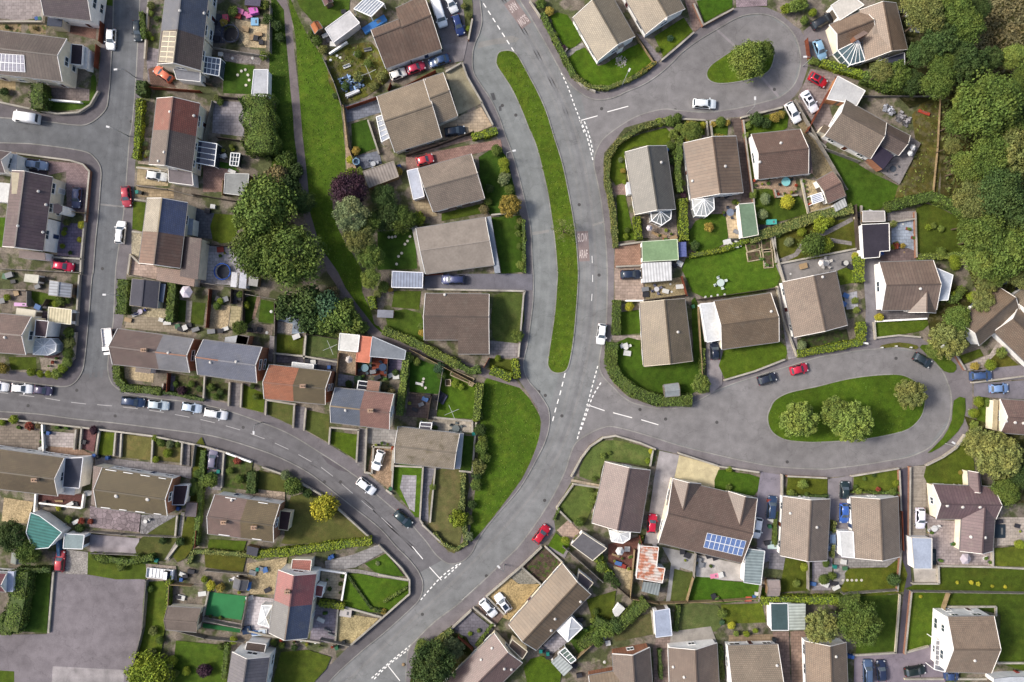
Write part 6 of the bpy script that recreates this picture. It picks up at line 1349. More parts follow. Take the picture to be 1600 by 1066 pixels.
for ln in '''r 157,34 154,64
r 150,70 147,104
s -10,34 66,34 68,2
s 0,56 60,56
s 0,160 55,172 90,178 122,176 141,164 153,143
w 76,156 126,160
b 26,240 110,251 130,257 140,268 137,300 133,346
f 105,330 133,333
s 132,348 127,402 126,428
s 82,402 128,405
g 0,420 124,426
s 124,430 119,508
g 0,452 42,454 42,478
d 66,478 72,468
w 112,487 120,488
s 118,520 114,560 98,580 60,583
s 232,2 226,92
r 234,136 312,142
d 314,128 330,132
p 214,262 262,268
g 213,290 262,296 302,306
s 211,312 232,315
s 207,362 222,364
p 204,398 200,428
s 206,400 218,412
g 202,430 244,439 310,448
g 331,74 416,88
g 422,10 421,80
d 342,150 396,156
g 331,158 314,240
d 338,214 380,220
d 300,303 366,314
f 348,282 347,304
d 312,380 390,388
g 314,442 386,452
r 327,452 322,512
d 361,452 360,474
d 380,454 378,514
g 384,460 430,468
d 429,472 430,500 429,525
g 432,480 480,492 478,524
g 429,500 428,570
s 478,524 475,560
f 529,552 524,604
d 478,522 528,530
s 427,552 476,557 528,566
r 557,552 556,586
d 606,560 604,590
s 255,600 253,612
r 262,584 260,612
s 320,588 318,625
s 359,598 357,634
s 378,600 376,636
s 416,626 415,648
s 416,625 462,632
s 460,634 458,668
s 478,638 475,672
s 516,668 514,694
s 517,668 561,672
s 560,672 557,722
s 573,670 570,736
p 584,696 581,740 570,738
p 582,698 615,700 612,735
s 616,700 612,766
p 604,766 612,772
s 617,728 660,730
s 661,730 656,812 660,818
s 680,732 672,816
s 660,820 694,852
f 640,546 754,606
g 692,576 682,640
p 676,652 738,658 738,676
p 747,620 738,738 718,736
d 640,614 674,618 668,656
f 536,165 544,230 558,268
r 541,168 608,145
r 606,148 680,110
g 504,90 522,130 533,164
w 515,84 542,66
s 612,424 660,428
g 590,360 648,356
s 768,336 808,332
r 664,430 692,428
p 668,452 820,455 818,462
s 818,462 812,536
b 812,536 810,558
r 764,560 756,574
s 575,188 592,240
d 634,242 684,226 740,205
s 722,98 730,120 754,162
r 610,130 606,140
s 752,160 770,195
s 697,112 722,98
b 738,30 732,62
s 828,2 844,26
s 886,76 878,86
s 894,118 910,134 930,143
f:1 990,50 1022,98
s 1034,94 1058,74 1084,51
b 1098,40 1146,14
b 1084,6 1098,38
r 1262,60 1266,90
p 1222,168 1158,184
s 1066,186 1102,188
s 1104,190 1106,212
s 1110,190 1113,214
s 1112,189 1138,187
b 1161,188 1178,318
g 1243,156 1324,296
r 1310,118 1262,205
s 1262,205 1290,230
g:1 1346,150 1470,150
f:.7 1470,152 1466,230 1459,300
g 1290,232 1344,252
b 1210,296 1213,308 1246,305
p 1252,280 1263,334 1302,322
s 1213,410 1210,370
s 1206,372 1225,440
p 1218,412 1342,388 1336,340
d 1338,320 1342,390
s 1346,322 1345,350
s 960,384 1004,378
b 962,417 1003,415
r 1066,432 1074,462
d 1006,470 1074,460
w 978,470 1006,470
f 1092,480 1098,590
s 1104,534 1095,478
s 1132,594 1180,580 1226,562
d 1090,468 1213,450
p 1214,448 1224,500 1245,556
s 1392,348 1430,342
b 1430,332 1432,402
s 1366,504 1368,530
s 1370,528 1404,524 1438,527
w 1370,502 1448,498
w 1344,535 1356,537
b 1493,554 1508,578
s 1520,598 1600,588
s 1508,680 1494,700 1474,714 1448,727
p 893,744 908,716 922,698 942,684 962,681 1000,692 1024,702
s 1020,704 1016,728
p 870,793 895,758
p 870,794 892,816
s 1060,708 1122,728
s 1124,729 1186,738
s 1222,742 1222,780
b 1230,744 1292,747
s 1331,744 1404,732
b 1405,735 1408,800 1408,860 1402,924
r 1410,800 1412,860
b 1422,730 1421,838
g 1318,929 1402,923
p 1406,930 1399,1020
b 1424,924 1414,1022
p 1334,1024 1400,1020
p 1414,1020 1450,1010
s 1466,884 1467,912 1426,912
p 1468,884 1552,886 1610,889
s 1551,856 1551,884
g 1425,925 1610,928
f 1484,928 1476,952
p 1480,948 1556,948 1556,962
p 1558,1036 1610,1036
p 1414,1061 1552,1061
g 1264,872 1264,922
g 1088,866 1085,902
f 1084,904 1074,940
f 986,936 1030,944 1074,942 1130,940 1188,936
d 958,912 988,938
g 1190,916 1186,940
g 1165,878 1163,910
f 992,860 985,934
r 1000,838 1004,856
p 895,756 936,762
g 880,855 920,890 942,910
s 846,855 816,884 760,932
p 852,854 880,880 892,905
s 815,886 846,914
p 760,932 788,960
s 740,950 774,978
s 736,954 706,982 658,1020
r 716,996 738,1016
f 936,998 890,1040
p 1018,955 1022,990
s 0,654 120,667 236,681 320,698 360,709
w 66,664 68,705
s 119,672 116,702
s 128,668 125,702
s 155,674 150,710
s 181,676 178,712
s 190,678 188,714
s 239,684 237,722
s 285,692 283,726
g 304,696 300,730
w 354,708 392,722
s 350,708 346,762
s 410,730 450,744 500,772 536,802 580,842
g 140,832 190,836 276,840
g 142,865 215,868
w 56,772 54,800
w 62,786 128,794
w 131,772 128,794
s 277,806 274,838
p 285,842 262,872
r 306,830 304,856
p 84,892 76,988
g 228,908 222,984 206,1048
f 264,914 262,950
f 264,914 298,916
s 326,924 318,962
g 386,932 376,986
w 500,890 541,896 534,938
s 592,852 628,888 640,906 640,928 606,958 548,1008
g 500,1000 545,1010
p 528,952 524,1004
p 536,948 596,964
s 388,986 424,994 500,1004
g 270,985 320,998 380,1004
g 318,970 378,982
g 320,892 386,898
p 592,898 638,906'''.splitlines():
    k, pts = ln.split(' ', 1); fence(k, P(pts))
# ---------------------------------------------------------------- street lamps, posts and garden things
def lamp(px, py, dx, dy, label):
    p = W(px, py); root = thing('street_lamp', label, 'street lamp', (p.x, p.y, .11)); b = MB(); d = Vector((dx, dy, 0)).normalized()
    b.tube([p, p+Vector((0, 0, 1.2)), p+Vector((0, 0, 4.6))], [.11, .08, .055], 8); b.build('pole', 'plastic:170,172,170', root)
    b = MB(); b.tube([p+Vector((0, 0, 4.6)), p+Vector((0, 0, 5))+d*.5, p+Vector((0, 0, 5.1))+d*1.2], [.055, .05, .045], 8); b.build('arm', 'plastic:170,172,170', root)
    b = MB(); h = p+Vector((0, 0, 5.08)); b.beam(h+d*1.1, h+d*1.75, .34, .16); b.build('lamp_head', 'plastic:236,236,236', root)
for a in ((213, 122, -1, -.1, 'street lamp on the long street beside the orange coupe'), (196, 463, -1, 0, 'street lamp on the long street beside the charcoal garage'), (201, 213, -1, .3, 'street lamp opposite the white van side street'), (1167, 178, 0, 1, 'street lamp beside the golden border by the turning circle'),
  (972, 134, .5, 1, 'street lamp below the pebble circle lawn'), (1476, 693, -.6, .4, 'street lamp at the lower bend behind the grass oval'), (1458, 533, -.6, -.6, 'street lamp by the footpath above the kidney shaped verge'), (410, 660, 0, -1, 'street lamp on the upper kerb of the curved street'), (788, 882, -.7, .7, 'street lamp on the main road kerb by the pavilion'), (1254, 104, -1, 0, 'street lamp at the broad end of the upper turning circle'), (792, 248, 1, .2, 'street lamp by the clipped round bushes')): lamp(*a)
for i, (x, y) in enumerate(((1376, 543), (1398, 541), (1421, 543))):
    p = W(x, y); b = MB(); b.disc(p, .13, 0.1, .95, 8, .1); b.disc(p, .15, .95, 1.05, 8, .08); o = b.build('bollard', 'plastic:236,236,232', loc=(p.x, p.y, 0)); pend(o, 'white marker bollard', 'bollard', p)
def trampoline(px, py, r, mat, rim, label):
    p = W(px, py, .9); root = thing('trampoline', label, 'trampoline', (p.x, p.y, Z0)); r *= S; b = MB(); n = 20
    b.tube([p+Vector((r*.96*math.cos(t), r*.96*math.sin(t), .85)) for t in [k*2*math.pi/n for k in range(n+1)]], [.13]*(n+1), 6); b.build('rim', rim, root)
    b = MB(); b.disc(p, r*.86, .82, .86, 20); b.build('mat', mat, root)
    for k in range(6): t = k*1.047; b = MB(); q = p+Vector((r*math.cos(t), r*math.sin(t), 0)); b.tube([q, q+Vector((0, 0, 2.4))], [.04, .04], 6); b.build('post', 'plastic:120,124,130', root)
trampoline(350, 425, 13, 'plastic:40,46,60', 'plastic:52,92,176', 'blue rimmed trampoline on the white slab patio'); trampoline(362, 55, 14, 'plastic:36,38,46', 'plastic:56,62,80', 'black trampoline beside the sandy play garden')
trampoline(558, 254, 5, 'plastic:130,170,200', 'plastic:150,186,214', 'small pale blue paddling ring on slate paving')
def parasol(px, py, r, col, label, rr=0):
    p = W(px, py, 2.3); root = thing('parasol', label, 'parasol', (p.x, p.y, Z0)); r *= S; b = MB(); n = 6
    ring = [p+Vector((r*math.cos(k*2*math.pi/n+rr), r*math.sin(k*2*math.pi/n+rr), 2.0-p.z)) for k in range(n)]; top = Vector((p.x, p.y, 2.75))
    for k in range(n): b.face([ring[k], ring[(k+1) % n], top]); 
    b.build('canopy', col, root); b = MB(); b.tube([(p.x, p.y, 0), (p.x, p.y, 2.7)], [.04, .03], 6); b.disc(p, .3, 0, .1); b.build('pole', 'wood:150,120,90', root)
for a in ((290, 456, 10, 'cloth:228,220,232', 'pale lilac parasol over the stone patio'), (969, 862, 7, 'cloth:240,240,238', 'white parasol on the red patio'), (1428, 230, 5, 'cloth:242,242,242', 'upper white parasol on the timber deck'), (1424, 239, 5, 'cloth:236,236,236', 'lower white parasol on the timber deck'), (1015, 356, 5, 'cloth:232,222,228', 'pale parasol on gravel beside the hexagonal conservatory'),
  (545, 562, 6, 'cloth:214,206,200', 'square beige parasol on the sandy patio by the orange roof', .3), (1510, 874, 9, 'cloth:206,196,206', 'striped parasol on slabs behind the L-shaped house'), (1285, 411, 6, 'cloth:236,230,226', 'cream parasol on the dark concrete terrace')): parasol(*a)
def table(px, py, r, col, ch=4, cl=None, look='round garden table'):
    p = W(px, py, .7); root = thing('garden_table', None, 'table', (p.x, p.y, Z0)); b = MB(); b.disc(p, r*S, .7, .75, 12); b.build('table_top', col, root)
    for k in range(3): b = MB(); t = k*2.09; q = p+Vector((math.cos(t), math.sin(t), 0))*r*S*.7; b.tube([Vector((q.x, q.y, 0)), Vector((q.x, q.y, .7))], [.03, .03], 6); b.build('leg', cl or col, root)
    pend(root, look, 'table', p)
    for k in range(ch):
        t = k*6.283/ch+.4; q = p+Vector((math.cos(t), math.sin(t), 0))*(r*S+.35); ro = thing('garden_chair', f'garden chair drawn up to the {look}', 'chair', (q.x, q.y, Z0), 0, f'chairs at the {look}'); b = MB(); b.box((q.x, q.y, .42), .5, .5, .06, t); b.build('seat', cl or col, ro)
        b = MB(); b.box((q.x+math.cos(t)*.24, q.y+math.sin(t)*.24, .45), .06, .48, .5, t); b.build('backrest', cl or col, ro)
        for s1 in (-.2, .2):
            for s2 in (-.2, .2): b = MB(); b.box((q.x+s1, q.y+s2, 0), .05, .05, .42); b.build('leg', cl or col, ro)
for a in ((1291, 411, 5, 'plastic:226,222,216', 5, None, 'white oval garden table'), (1322, 411, 4, 'plastic:216,214,208', 0, None, 'small white round table'), (712, 670, 6, 'plastic:120,128,128', 6, 'plastic:110,118,118', 'grey round garden table'), (1026, 452, 4, 'plastic:220,220,226', 4, 'plastic:120,120,140', 'white patio table'), (598, 574, 6, 'plastic:60,80,110', 4, 'plastic:60,76,100', 'blue round garden table'), (570, 575, 6, 'plastic:130,160,170', 4, 'plastic:80,96,104', 'grey-blue garden table'),
  (1430, 38, 7, 'plastic:190,200,206', 5, 'plastic:150,156,170', 'pale dining table'), (1460, 826, 5, 'plastic:236,236,236', 2, None, 'white garden table'), (1395, 264, 5, 'plastic:86,94,104', 4, 'plastic:86,94,104', 'dark deck table'), (1141, 332, 6, 'plastic:130,140,160', 4, 'plastic:70,76,90', 'covered patio table'), (1228, 284, 7, 'plastic:150,220,220', 2, 'plastic:60,70,70', 'turquoise terrace table'), (978, 543, 4, 'plastic:236,236,230', 3, None, 'white lawn table'), (1126, 442, 6, 'plastic:214,230,222', 4, 'plastic:226,236,230', 'white square lawn seating table'),
  (219, 487, 4, 'plastic:220,210,226', 2, 'plastic:70,80,160', 'white table with blue seat'), (583, 256, 4, 'plastic:200,204,210', 3, 'plastic:180,186,196', 'metal garden table'), (366, 904, 3, 'plastic:240,240,240', 2, None, 'small white lawn table'), (227, 815, 3, 'plastic:240,240,236', 1, None, 'small white flagstone table'), (1515, 640, 0.1, 'plastic:230,230,230', 0, None, 'tiny white stand')): table(*a)
def bin_(px, py, col, ang=0):
    p = W(px, py, 1); root = thing('wheelie_bin', None, 'bin', (p.x, p.y, Z0)); b = MB(); b.box((p.x, p.y, .1), .56, .6, .9, ang); b.build('body', col, root)
    b = MB(); b.box((p.x, p.y, 1.0), .62, .68, .1, ang); b.build('lid', col, root)
    for s in (-.26, .26): b = MB(); q = Vector((p.x+s, p.y+.3, .12)); b.tube([q-Vector((.04, 0, 0)), q+Vector((.04, 0, 0))], [.12, .12], 8); b.build('wheel', 'plastic:40,40,40', root)
    n = {'plastic:60,96,160': 'blue', 'plastic:60,110,80': 'green', 'plastic:50,54,58': 'black', 'plastic:40,130,120': 'teal', 'plastic:150,70,60': 'red'}[col]; pend(root, n+' wheelie bin', 'bin', p)
BL, GN, BC, TL, RD = 'plastic:60,96,160', 'plastic:60,110,80', 'plastic:50,54,58', 'plastic:40,130,120', 'plastic:150,70,60'
for x, y, c in ((57, 29, BL), (62, 29, GN), (214, 300, TL), (219, 301, BC), (75, 677, BL), (147, 712, BL), (152, 715, BC), (167, 716, BL), (278, 795, BL), (610, 764, GN), (515, 872, BL), (519, 870, BL), (1043, 233, BL), (1046, 229, BL), (1378, 396, BL), (1327, 1026, BL), (1332, 1027, BL), (1372, 1040, BC), (1083, 479, GN), (740, 678, TL), (402, 890, TL), (526, 1013, GN), (537, 1004, BC), (1202, 783, RD), (1203, 823, GN), (1305, 886, TL), (1541, 1046, BL), (918, 855, BC), (845, 1018, TL), (856, 1022, TL), (514, 574, BL), (334, 740, GN), (341, 737, TL), (283, 906, BL), (1551, 1040, BL), (1590, 1052, RD), (244, 876, TL), (624, 260, BL), (1210, 1000, BC), (685, 72, BC), (689, 74, GN)): bin_(x, y, c, random.uniform(-.4, .4))
def rotary(px, py, label):
    p = W(px, py, 1.8); root = thing('clothes_airer', label, 'clothes airer', (p.x, p.y, Z0)); b = MB(); b.tube([(p.x, p.y, 0), (p.x, p.y, 1.9)], [.04, .04], 6); b.build('pole', 'plastic:206,208,210', root)
    for k in range(4): t = k*1.571+.4; b = MB(); b.beam((p.x, p.y, 1.75), (p.x+1.5*math.cos(t), p.y+1.5*math.sin(t), 1.95), .06, .06); b.build('arm', 'plastic:206,208,210', root)
rotary(516, 543, 'rotary clothes airer on the olive rear lawn'); rotary(576, 114, 'rotary clothes airer in the overgrown debris garden'); rotary(706, 644, 'rotary clothes airer at the edge of the beige patio')
def pot(px, py, col='plastic:150,90,70', r=.26, plant='leaf:90,120,50'):
    p = W(px, py, .3); root = thing('plant_pot', None, 'plant pot', (p.x, p.y, Z0)); b = MB(); b.disc(p, r*.75, 0, .42, 10, r); b.build('pot', col, root)
    o = put(CROWN['loose'][0], 'plant', plant, root, (r*1.3, r*1.3, r*1.2), random.uniform(0, 6), (0, 0, .55)); pend(root, 'small potted plant', 'plant pot', p)
for t in '1178,283 1185,282 1192,281 1200,280 1180,290 1190,288 1200,287 1215,304 1225,303 1236,301 1243,290 1242,300 1254,284 1257,292 1260,300 1262,310 1264,320 588,695 597,692 606,694 614,700 536,898 537,912 532,925 512,905 1011,441 1130,333 1152,318 90,560 78,572 84,566 440,1000 460,1003 480,1006 500,1009 520,1010 375,925 330,962 345,964 384,940 1040,360 1048,366 1030,368 1505,850 1545,878 1592,830 972,872 960,876 994,878 982,888 1090,880 1110,884 1070,875 345,400 352,396 368,250 336,232 350,236 596,630 604,622 590,622 640,630 225,235 228,245 226,228'.split():
    x, y = map(float, t.split(',')); pot(x, y, random.choice(['plastic:170,104,78', 'plastic:110,90,80', 'plastic:200,196,188', 'plastic:90,100,120']), random.uniform(.2, .34), random.choice(['leaf:90,120,50', 'leaf:170,80,60', 'leaf:140,150,60', 'leaf:80,100,50']))
def crate(px, py, l, w, h, col, ang, name, label, cat):
    p = W(px, py, h); root = thing(name, label, cat, (p.x, p.y, Z0)); b = MB()
    if name in ('rubble_heap', 'timber_stack') or cat == 'sacks':
        base = tuple(float(v) for v in col.split(':')[1].split(',')); co, si = math.cos(R(ang)), math.sin(R(ang)); bs = [MB(), MB(), MB()]
        for k in range(int(l*w*5)+6):
            u, v = random.uniform(-l/2, l/2), random.uniform(-w/2, w/2); sx = random.uniform(.25, .9) if name != 'timber_stack' else l*.8; u = u if name != 'timber_stack' else u*.15
            bs[k % 3].box((p.x+co*u-si*v, p.y+si*u+co*v, random.uniform(0, h*.6)), sx, random.uniform(.15, .5) if name != 'timber_stack' else .2, random.uniform(.15, .4), R(ang)+random.choice((0, 0, 1.57, .4)) if name != 'timber_stack' else R(ang)+random.uniform(-.05, .05))
        b.box((p.x, p.y, 0), l, w, .12, R(ang)); b.build('base', 'gravel:140,134,128', root)
        for m_, f_ in zip(bs, (1.08, .8, .55)): m_.build('rubble', 'plastic:'+','.join(str(min(250, v*f_)) for v in base), root)
        return
    b.box((p.x, p.y, 0), l, w, h, R(ang)); b.build('body', col, root)
    b = MB(); b.box((p.x, p.y, h), l+.08, w+.08, .06, R(ang)); b.build('lid', col, root)
    b = MB(); b.box((p.x+math.cos(R(ang))*l*.2, p.y+math.sin(R(ang))*l*.2, h+.06), l*.18, w*.5, .04, R(ang)); b.build('handle', 'plastic:120,120,120', root)
for a in ((1206, 347, 1.8, .9, 1, 'plastic:90,190,180', 3, 'storage_box', 'turquoise storage box on the rear lawn below the brown house', 'storage box'), (384, 916, 1.6, 1.4, 1.2, 'plastic:70,130,210', -10, 'covered_heap', 'heap under a bright blue cover beside the arched shed', 'covered heap'), (585, 38, 5, 1.2, .8, 'plastic:70,130,200', 32, 'covered_heap', 'long heap under a blue tarpaulin by the white alley garage', 'covered heap'), (549, 128, 4.2, 3, .7, 'plastic:150,180,220', 20, 'covered_heap', 'stack of blue and white sacks in the debris garden', 'sacks'),
  (551, 146, 3.2, .7, .6, 'wall:220,222,226', 25, 'timber_stack', 'white plank stack below the sacks in the debris garden', 'planks'), (1390, 170, 2.2, 1.6, .6, 'plastic:210,214,226', -32, 'rubble_heap', 'heap of white rubble bags beside the timber deck house', 'rubble'), (1412, 186, 3, 2, .5, 'plastic:170,168,172', -32, 'rubble_heap', 'grey rubble stack with slats beside the timber deck house', 'rubble'), (540, 958, 2.2, 1.4, .7, 'plastic:214,206,200', -8, 'garden_trailer', 'pale loaded trailer on the straw coloured plot', 'trailer'), (404, 989, 2.6, 1, .6, 'plastic:210,224,240', 5, 'sun_bed', 'white and blue sun bed at the foot of the pale terrace', 'sun bed'),
  (385, 985, 1.6, 1.4, .9, 'plastic:40,60,90', 10, 'storage_box', 'navy storage box at the corner of the pale terrace', 'storage box'), (396, 16, 1.6, 1.2, 1.2, 'plastic:226,120,206', 15, 'play_house', 'pink and purple play set in the sand garden', 'play set'), (352, 27, 1, 1, 1, 'plastic:220,100,120', 5, 'play_house', 'red play hut beside the dark sand-garden slabs', 'play hut'), (398, 34, 1.4, 1.4, .4, 'plastic:150,200,236', 0, 'paddling_pool', 'light blue paddling pool on the sand patio', 'paddling pool'), (1444, 176, .5, 2.2, .5, 'plastic:190,84,66', 70, 'slide', 'small red slide on the rough lawn by the rubble', 'slide'), (1116, 900, 1.5, .8, .3, 'plastic:240,150,180', 10, 'toy_car', 'pink toy on the concrete behind the solar panel house', 'toy'), (1170, 936, 1, .8, .6, 'plastic:220,110,90', 0, 'toy_box', 'orange toy box at the lawn edge by corrugated garage', 'toy box'),
  (1208, 852, 2, 1.4, .5, 'plastic:210,232,228', 0, 'covered_heap', 'pale green covered heap behind the dark blue car', 'covered heap'), (90, 845, .5, 6, 1.2, 'plastic:70,110,150', 3, 'blue_screen', 'narrow blue screen beside the teal roofed building', 'screen'), (1018, 596, .1, .1, .1, 'plastic:230,230,230', 0, 'garden_stone', 'small pale stone on the curved hedge lawn', 'stone'), (1456, 870, 1.5, 3, .4, 'plastic:50,60,66', 0, 'barbecue', 'dark covered barbecue beside the L-shaped house', 'barbecue'), (1562, 830, 2, 2.6, .5, 'plastic:50,62,72', 0, 'covered_pond', 'dark covered pond on the pale east patio', 'pond'), (33, 476, 2.6, .6, .7, 'plastic:230,180,226', -2, 'bench', 'pale pink bench in the crowded west garden', 'bench'), (470, 510, 2, 1.6, .5, 'plastic:110,118,130', 30, 'covered_heap', 'grey broken furniture heap on blue-grey slabs', 'heap'), (690, 622, 2.2, 1.8, .7, 'plastic:90,90,110', 60, 'timber_stack', 'dark stack of clutter on the brown rear patio', 'clutter')): crate(*a)
def bed_frame(px, py, l, w, ang, label):
    p = W(px, py, .4); root = thing('raised_bed', label, 'raised bed', (p.x, p.y, Z0)); co, si = math.cos(R(ang)), math.sin(R(ang)); c4 = [Vector((p.x+co*a*l/2-si*b_*w/2, p.y+si*a*l/2+co*b_*w/2, .25)) for a, b_ in ((-1, -1), (1, -1), (1, 1), (-1, 1))]
    for a, e in zip(c4, c4[1:]+c4[:1]): b = MB(); b.beam(a, e, .16, .45); b.build('board', 'wood:196,180,150', root)
    b = MB(); b.face([Vector((v.x, v.y, .36)) for v in c4]); b.build('soil', 'soil:98,84,66', root)
for a in ((1176, 384, 2.6, 1.8, 15, 'upper left raised bed on the big mown lawn'), (1178, 400, 2.6, 1.8, 10, 'lower left raised bed on the big mown lawn'), (1197, 380, 1.8, 3.4, 5, 'upper right raised bed on the big mown lawn'), (1200, 404, 1.8, 3.6, 5, 'lower right raised bed on the big mown lawn'), (722, 589, 4.6, 1.2, -24, 'long raised bed along the alley fence'), (700, 598, 1, 1.2, 0, 'small white framed bed on the fenced lawn'), (736, 600, .8, .7, -20, 'tiny raised bed at the end of the alley fence')): bed_frame(*a)
p = W(970, 97); b = MB()
for k in range(110): t, r = random.uniform(0, 6.28), 1.15*math.sqrt(random.random()); b.disc((p.x+r*math.cos(t), p.y+r*math.sin(t)), random.uniform(.1, .2), Z0, Z0+.1+random.uniform(.06, .16), 6, .07)
o = b.build('pebbles', 'gravel:205,198,188', loc=(p.x, p.y, 0)); o['kind'] = 'stuff'; o['category'] = 'pebbles'; o['label'] = 'circle of pale pebbles set into the corner lawn'
# stepping stones
for t in '636,353 641,370 637,377 633,382 628,396 623,401 620,413 608,371 613,371 618,370 662,592 661,597 660,602 665,606 1316,906 1323,906 1330,906 1337,906 1345,906 372,118 378,112 384,110 388,118 390,126 385,134'.split():
    x, y = map(float, t.split(',')); p = W(x, y); b = MB(); b.disc(p, .27, Z0, Z0+.2, 8); o = b.build('stepping_stone', 'concrete:226,220,206', loc=(p.x, p.y, 0)); pend(o, 'round pale stepping stone', 'stepping stone', p)

# small things standing about in the gardens
SK = {'b': ('storage_box', 'storage box'), 'p': ('planter', 'planter box'), 's': ('paving_stone', 'loose stone'), 'c': ('garden_bench', 'garden bench')}
CN = {'w': ('white', '230,230,226'), 'g': ('grey', '140,142,146'), 'd': ('dark', '62,62,68'), 'u': ('blue', '84,120,176'), 'r': ('red', '160,70,62'), 't': ('tan', '176,150,116'), 'k': ('pink', '220,130,180'), 'e': ('green', '80,120,90')}
for t in """375,18,b,k 382,21,b,k 389,25,b,k 371,25,b,r 526,86,s,w 531,89,s,w 516,93,s,w 508,56,b,w 515,63,b,d 521,69,b,w 537,18,b,d 542,104,c,w 557,85,b,g 575,78,c,g 346,245,c,w 351,244,b,w 362,268,b,w 333,323,b,w 325,330,b,d 344,390,b,r 341,467,b,d 352,468,b,g 366,471,b,d 372,466,b,d 423,487,s,w 463,496,b,d 471,497,b,g 474,506,b,g 465,512,b,d 463,526,b,w 480,565,b,d 488,566,b,w 521,578,b,d 560,592,p,d 567,588,p,d 590,590,b,d 612,586,b,w 619,589,b,w 603,592,p,e 583,581,b,g 616,560,s,t 655,600,c,w 664,624,b,u 668,618,b,d 658,632,b,g 648,640,b,d
 1150,916,s,w 1148,926,s,w 1157,922,s,w 1170,926,s,w 1178,926,s,w 1184,929,b,w 1181,934,b,u 1168,937,b,r 1115,932,b,d 1120,935,p,t 1103,464,s,w 1112,463,s,w 1122,461,s,w 1133,460,s,w 239,933,s,w 283,934,b,w 316,928,b,w 278,933,b,d 1418,24,b,w 1424,30,b,g 1408,18,b,d 1433,48,b,g 1310,918,s,w 1304,912,b,d 67,676,p,e 66,690,p,w 67,700,b,w 90,668,p,d 105,669,p,e 130,690,b,d 30,668,p,d 48,670,p,r 92,783,c,t 110,788,b,w 118,789,b,d 70,787,b,d 142,770,b,w 136,771,b,w 120,815,b,w 100,822,b,w 285,898,b,w 290,900,b,d 299,893,b,d 415,890,b,u 408,888,b,g 425,912,s,t 418,915,s,t 405,900,s,w 395,895,b,g 418,922,b,d 390,935,b,w 398,988,b,u 411,986,b,w 470,1002,s,w 492,1005,s,w
 446,926,b,r 502,968,b,w 512,985,c,g 518,992,c,g 508,958,p,e 537,952,s,w 548,955,b,d 980,858,b,w 966,880,b,u 972,884,b,r 962,868,c,t 985,870,p,t 990,890,p,r 1066,862,b,d 1074,868,b,d 1108,868,b,d 1118,872,b,d 1092,874,b,g 1094,882,b,g 1126,898,b,w 1205,812,b,w 1202,822,s,w 1198,848,b,d 1212,845,b,d 1218,840,b,e 1320,888,b,e 1318,878,b,w 1306,918,b,w 1288,912,b,w 1278,905,s,w 1270,912,b,u 1460,826,c,w 1455,832,p,t 1490,850,p,e 1470,876,p,e 1540,872,p,w 1560,815,b,d 1590,822,b,d 1385,340,s,t 1352,333,b,d 1362,332,b,w 1378,333,b,d 1400,380,p,r 1412,350,s,w 1420,358,p,r 1428,372,p,r 1414,394,s,t 1340,336,b,d 1255,416,b,t 1236,428,s,w 1320,412,b,d 1330,418,b,d 1322,462,b,u 1318,475,b,u 1300,428,b,d
 1136,378,b,w 1142,382,b,w 1148,377,b,d 1153,381,b,w 1158,376,b,d 1148,384,b,w 1120,306,c,d 1135,306,b,d 1157,340,b,g 1150,362,b,g 1186,358,b,d 1192,355,b,d 1024,366,c,t 1036,369,c,t 1052,372,b,t 1040,374,p,r 1018,438,b,u 1048,444,s,w 1056,450,s,t 1050,456,s,w 1062,448,b,w 1040,455,b,w 1008,452,b,g 1009,460,b,d 975,540,b,w 980,552,b,w 1130,540,s,w 1052,414,b,d 1062,412,b,w 1190,405,p,e 1198,414,p,w 845,1012,b,d 852,1018,b,d 858,1026,b,d 905,968,b,d 925,950,s,w 915,984,p,e 925,978,p,d 938,998,b,w 950,1005,b,w 945,1036,s,w 970,1030,s,w 895,1040,b,d 905,1055,b,d 630,1040,s,t 200,500,b,t 212,492,c,w 262,505,b,w 253,500,b,w 290,512,b,w 283,515,b,d 277,510,b,e 296,508,b,d 306,515,b,g 330,518,b,g 345,517,b,d 352,514,b,w 390,516,b,d 405,515,b,d 416,520,s,w 335,35,b,d 338,60,b,d 345,85,b,w 362,90,s,w 394,90,s,w 400,60,b,d 408,66,b,d 404,54,b,t 396,58,b,t 384,46,b,t 8,432,b,e 20,440,b,d 60,448,b,g 25,458,b,t 45,490,b,d 60,480,b,u 70,479,b,d 3,470,b,g 15,430,b,g""".split():
    x, y, k, c = t.split(','); x, y = float(x), float(y); nm, lk = SK[k]; cn, rgb = CN[c]; p = W(x, y, .5); an = random.uniform(-.5, .5); root = thing(nm, None, lk, (p.x, p.y, Z0)); b = MB(); col = 'plastic:'+rgb
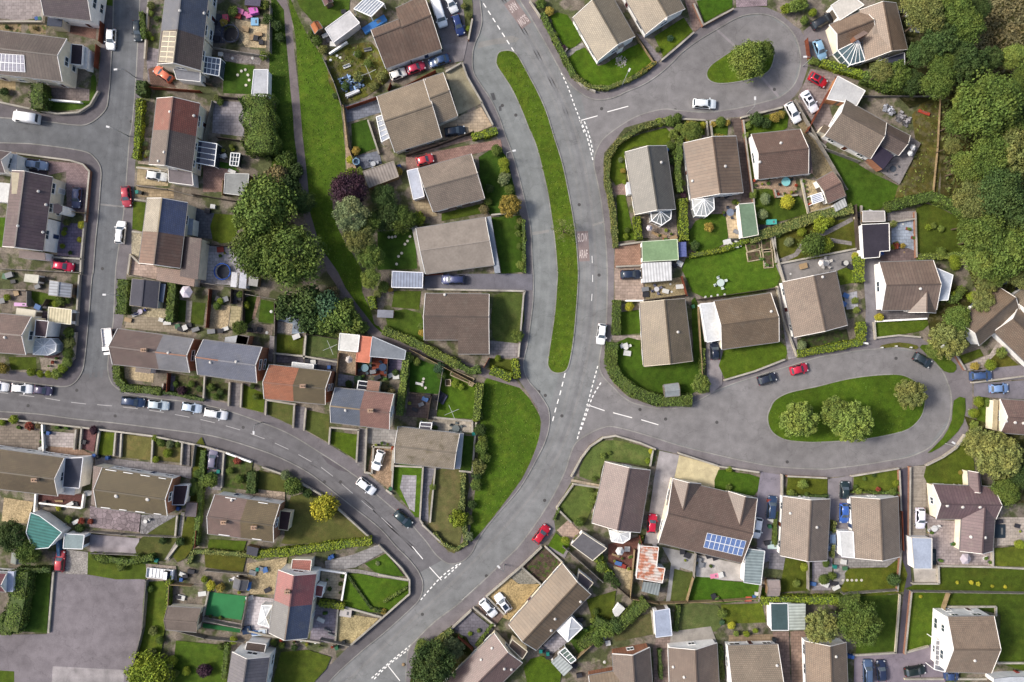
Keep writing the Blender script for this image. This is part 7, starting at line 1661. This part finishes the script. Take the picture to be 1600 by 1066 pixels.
    if k == 'b':
        l, w, h = random.uniform(.8, 1.5), random.uniform(.6, 1), random.uniform(.4, .9); b.box((p.x, p.y, 0), l, w, h, an); b.build('body', col, root); b = MB(); b.box((p.x, p.y, h), l+.08, w+.08, .06, an); b.build('lid', col, root)
    elif k == 'p':
        b.box((p.x, p.y, 0), 1.0, .5, .45, an); b.build('box', 'wood:'+rgb, root); put(CROWN['loose'][1], 'plant', 'leaf:90,120,54', root, (.55, .35, .4), an, (0, 0, .55))
    elif k == 's':
        b.tube([(p.x, p.y, 0), (p.x, p.y, .18), (p.x, p.y, .26)], [.34, .32, .18], 7); b.build('stone', 'concrete:'+rgb, root)
    else:
        b.box((p.x, p.y, .4), 1.5, .45, .07, an); b.build('seat', 'wood:'+rgb, root); b = MB(); b.box((p.x-math.sin(an)*.22, p.y+math.cos(an)*.22, .45), 1.5, .07, .45, an); b.build('backrest', 'wood:'+rgb, root)
        for s_ in (-.6, .6): b = MB(); b.box((p.x+s_*math.cos(an), p.y+s_*math.sin(an), 0), .08, .4, .4, an); b.build('leg', 'wood:'+rgb, root)
    pend(root, f'{cn} {lk}', lk, p)
# ---------------------------------------------------------------- labels that name the nearest landmark
ORDW = ['', 'nearest to', 'second nearest to', 'third nearest to', 'fourth nearest to', 'fifth nearest to', 'sixth nearest to', 'seventh nearest to', 'eighth nearest to', 'ninth nearest to', 'tenth nearest to', 'eleventh nearest to', 'twelfth nearest to']
GRP = {}
for o, look, cat, pos, ref in PEND:
    r = min(REFS, key=lambda t: (t[1]-pos).length)
    GRP.setdefault((look, r[0]), []).append(((r[1]-pos).length, o, cat))
for (look, rn), L in GRP.items():
    L.sort(key=lambda t: t[0])
    for i, (_, o, cat) in enumerate(L):
        if len(L) == 1: s = f'{look} near {rn}'
        elif len(L) == 2: s = f"{look}, {('nearer to', 'farther from')[i]} {rn}"
        elif i+1 < len(ORDW): s = f'{look}, {ORDW[i+1]} {rn}'
        else: s = f'{look} farther out from {rn}'
        if len(s.split()) > 16: s = s.replace('dark round drain cover in the road', 'round drain cover').replace('polished tyre track worn along the road', 'worn tyre track')
        o['label'] = s
        if len(L) > 1 and o.get('kind') != 'structure': o['group'] = f'{cat}s around {rn}'
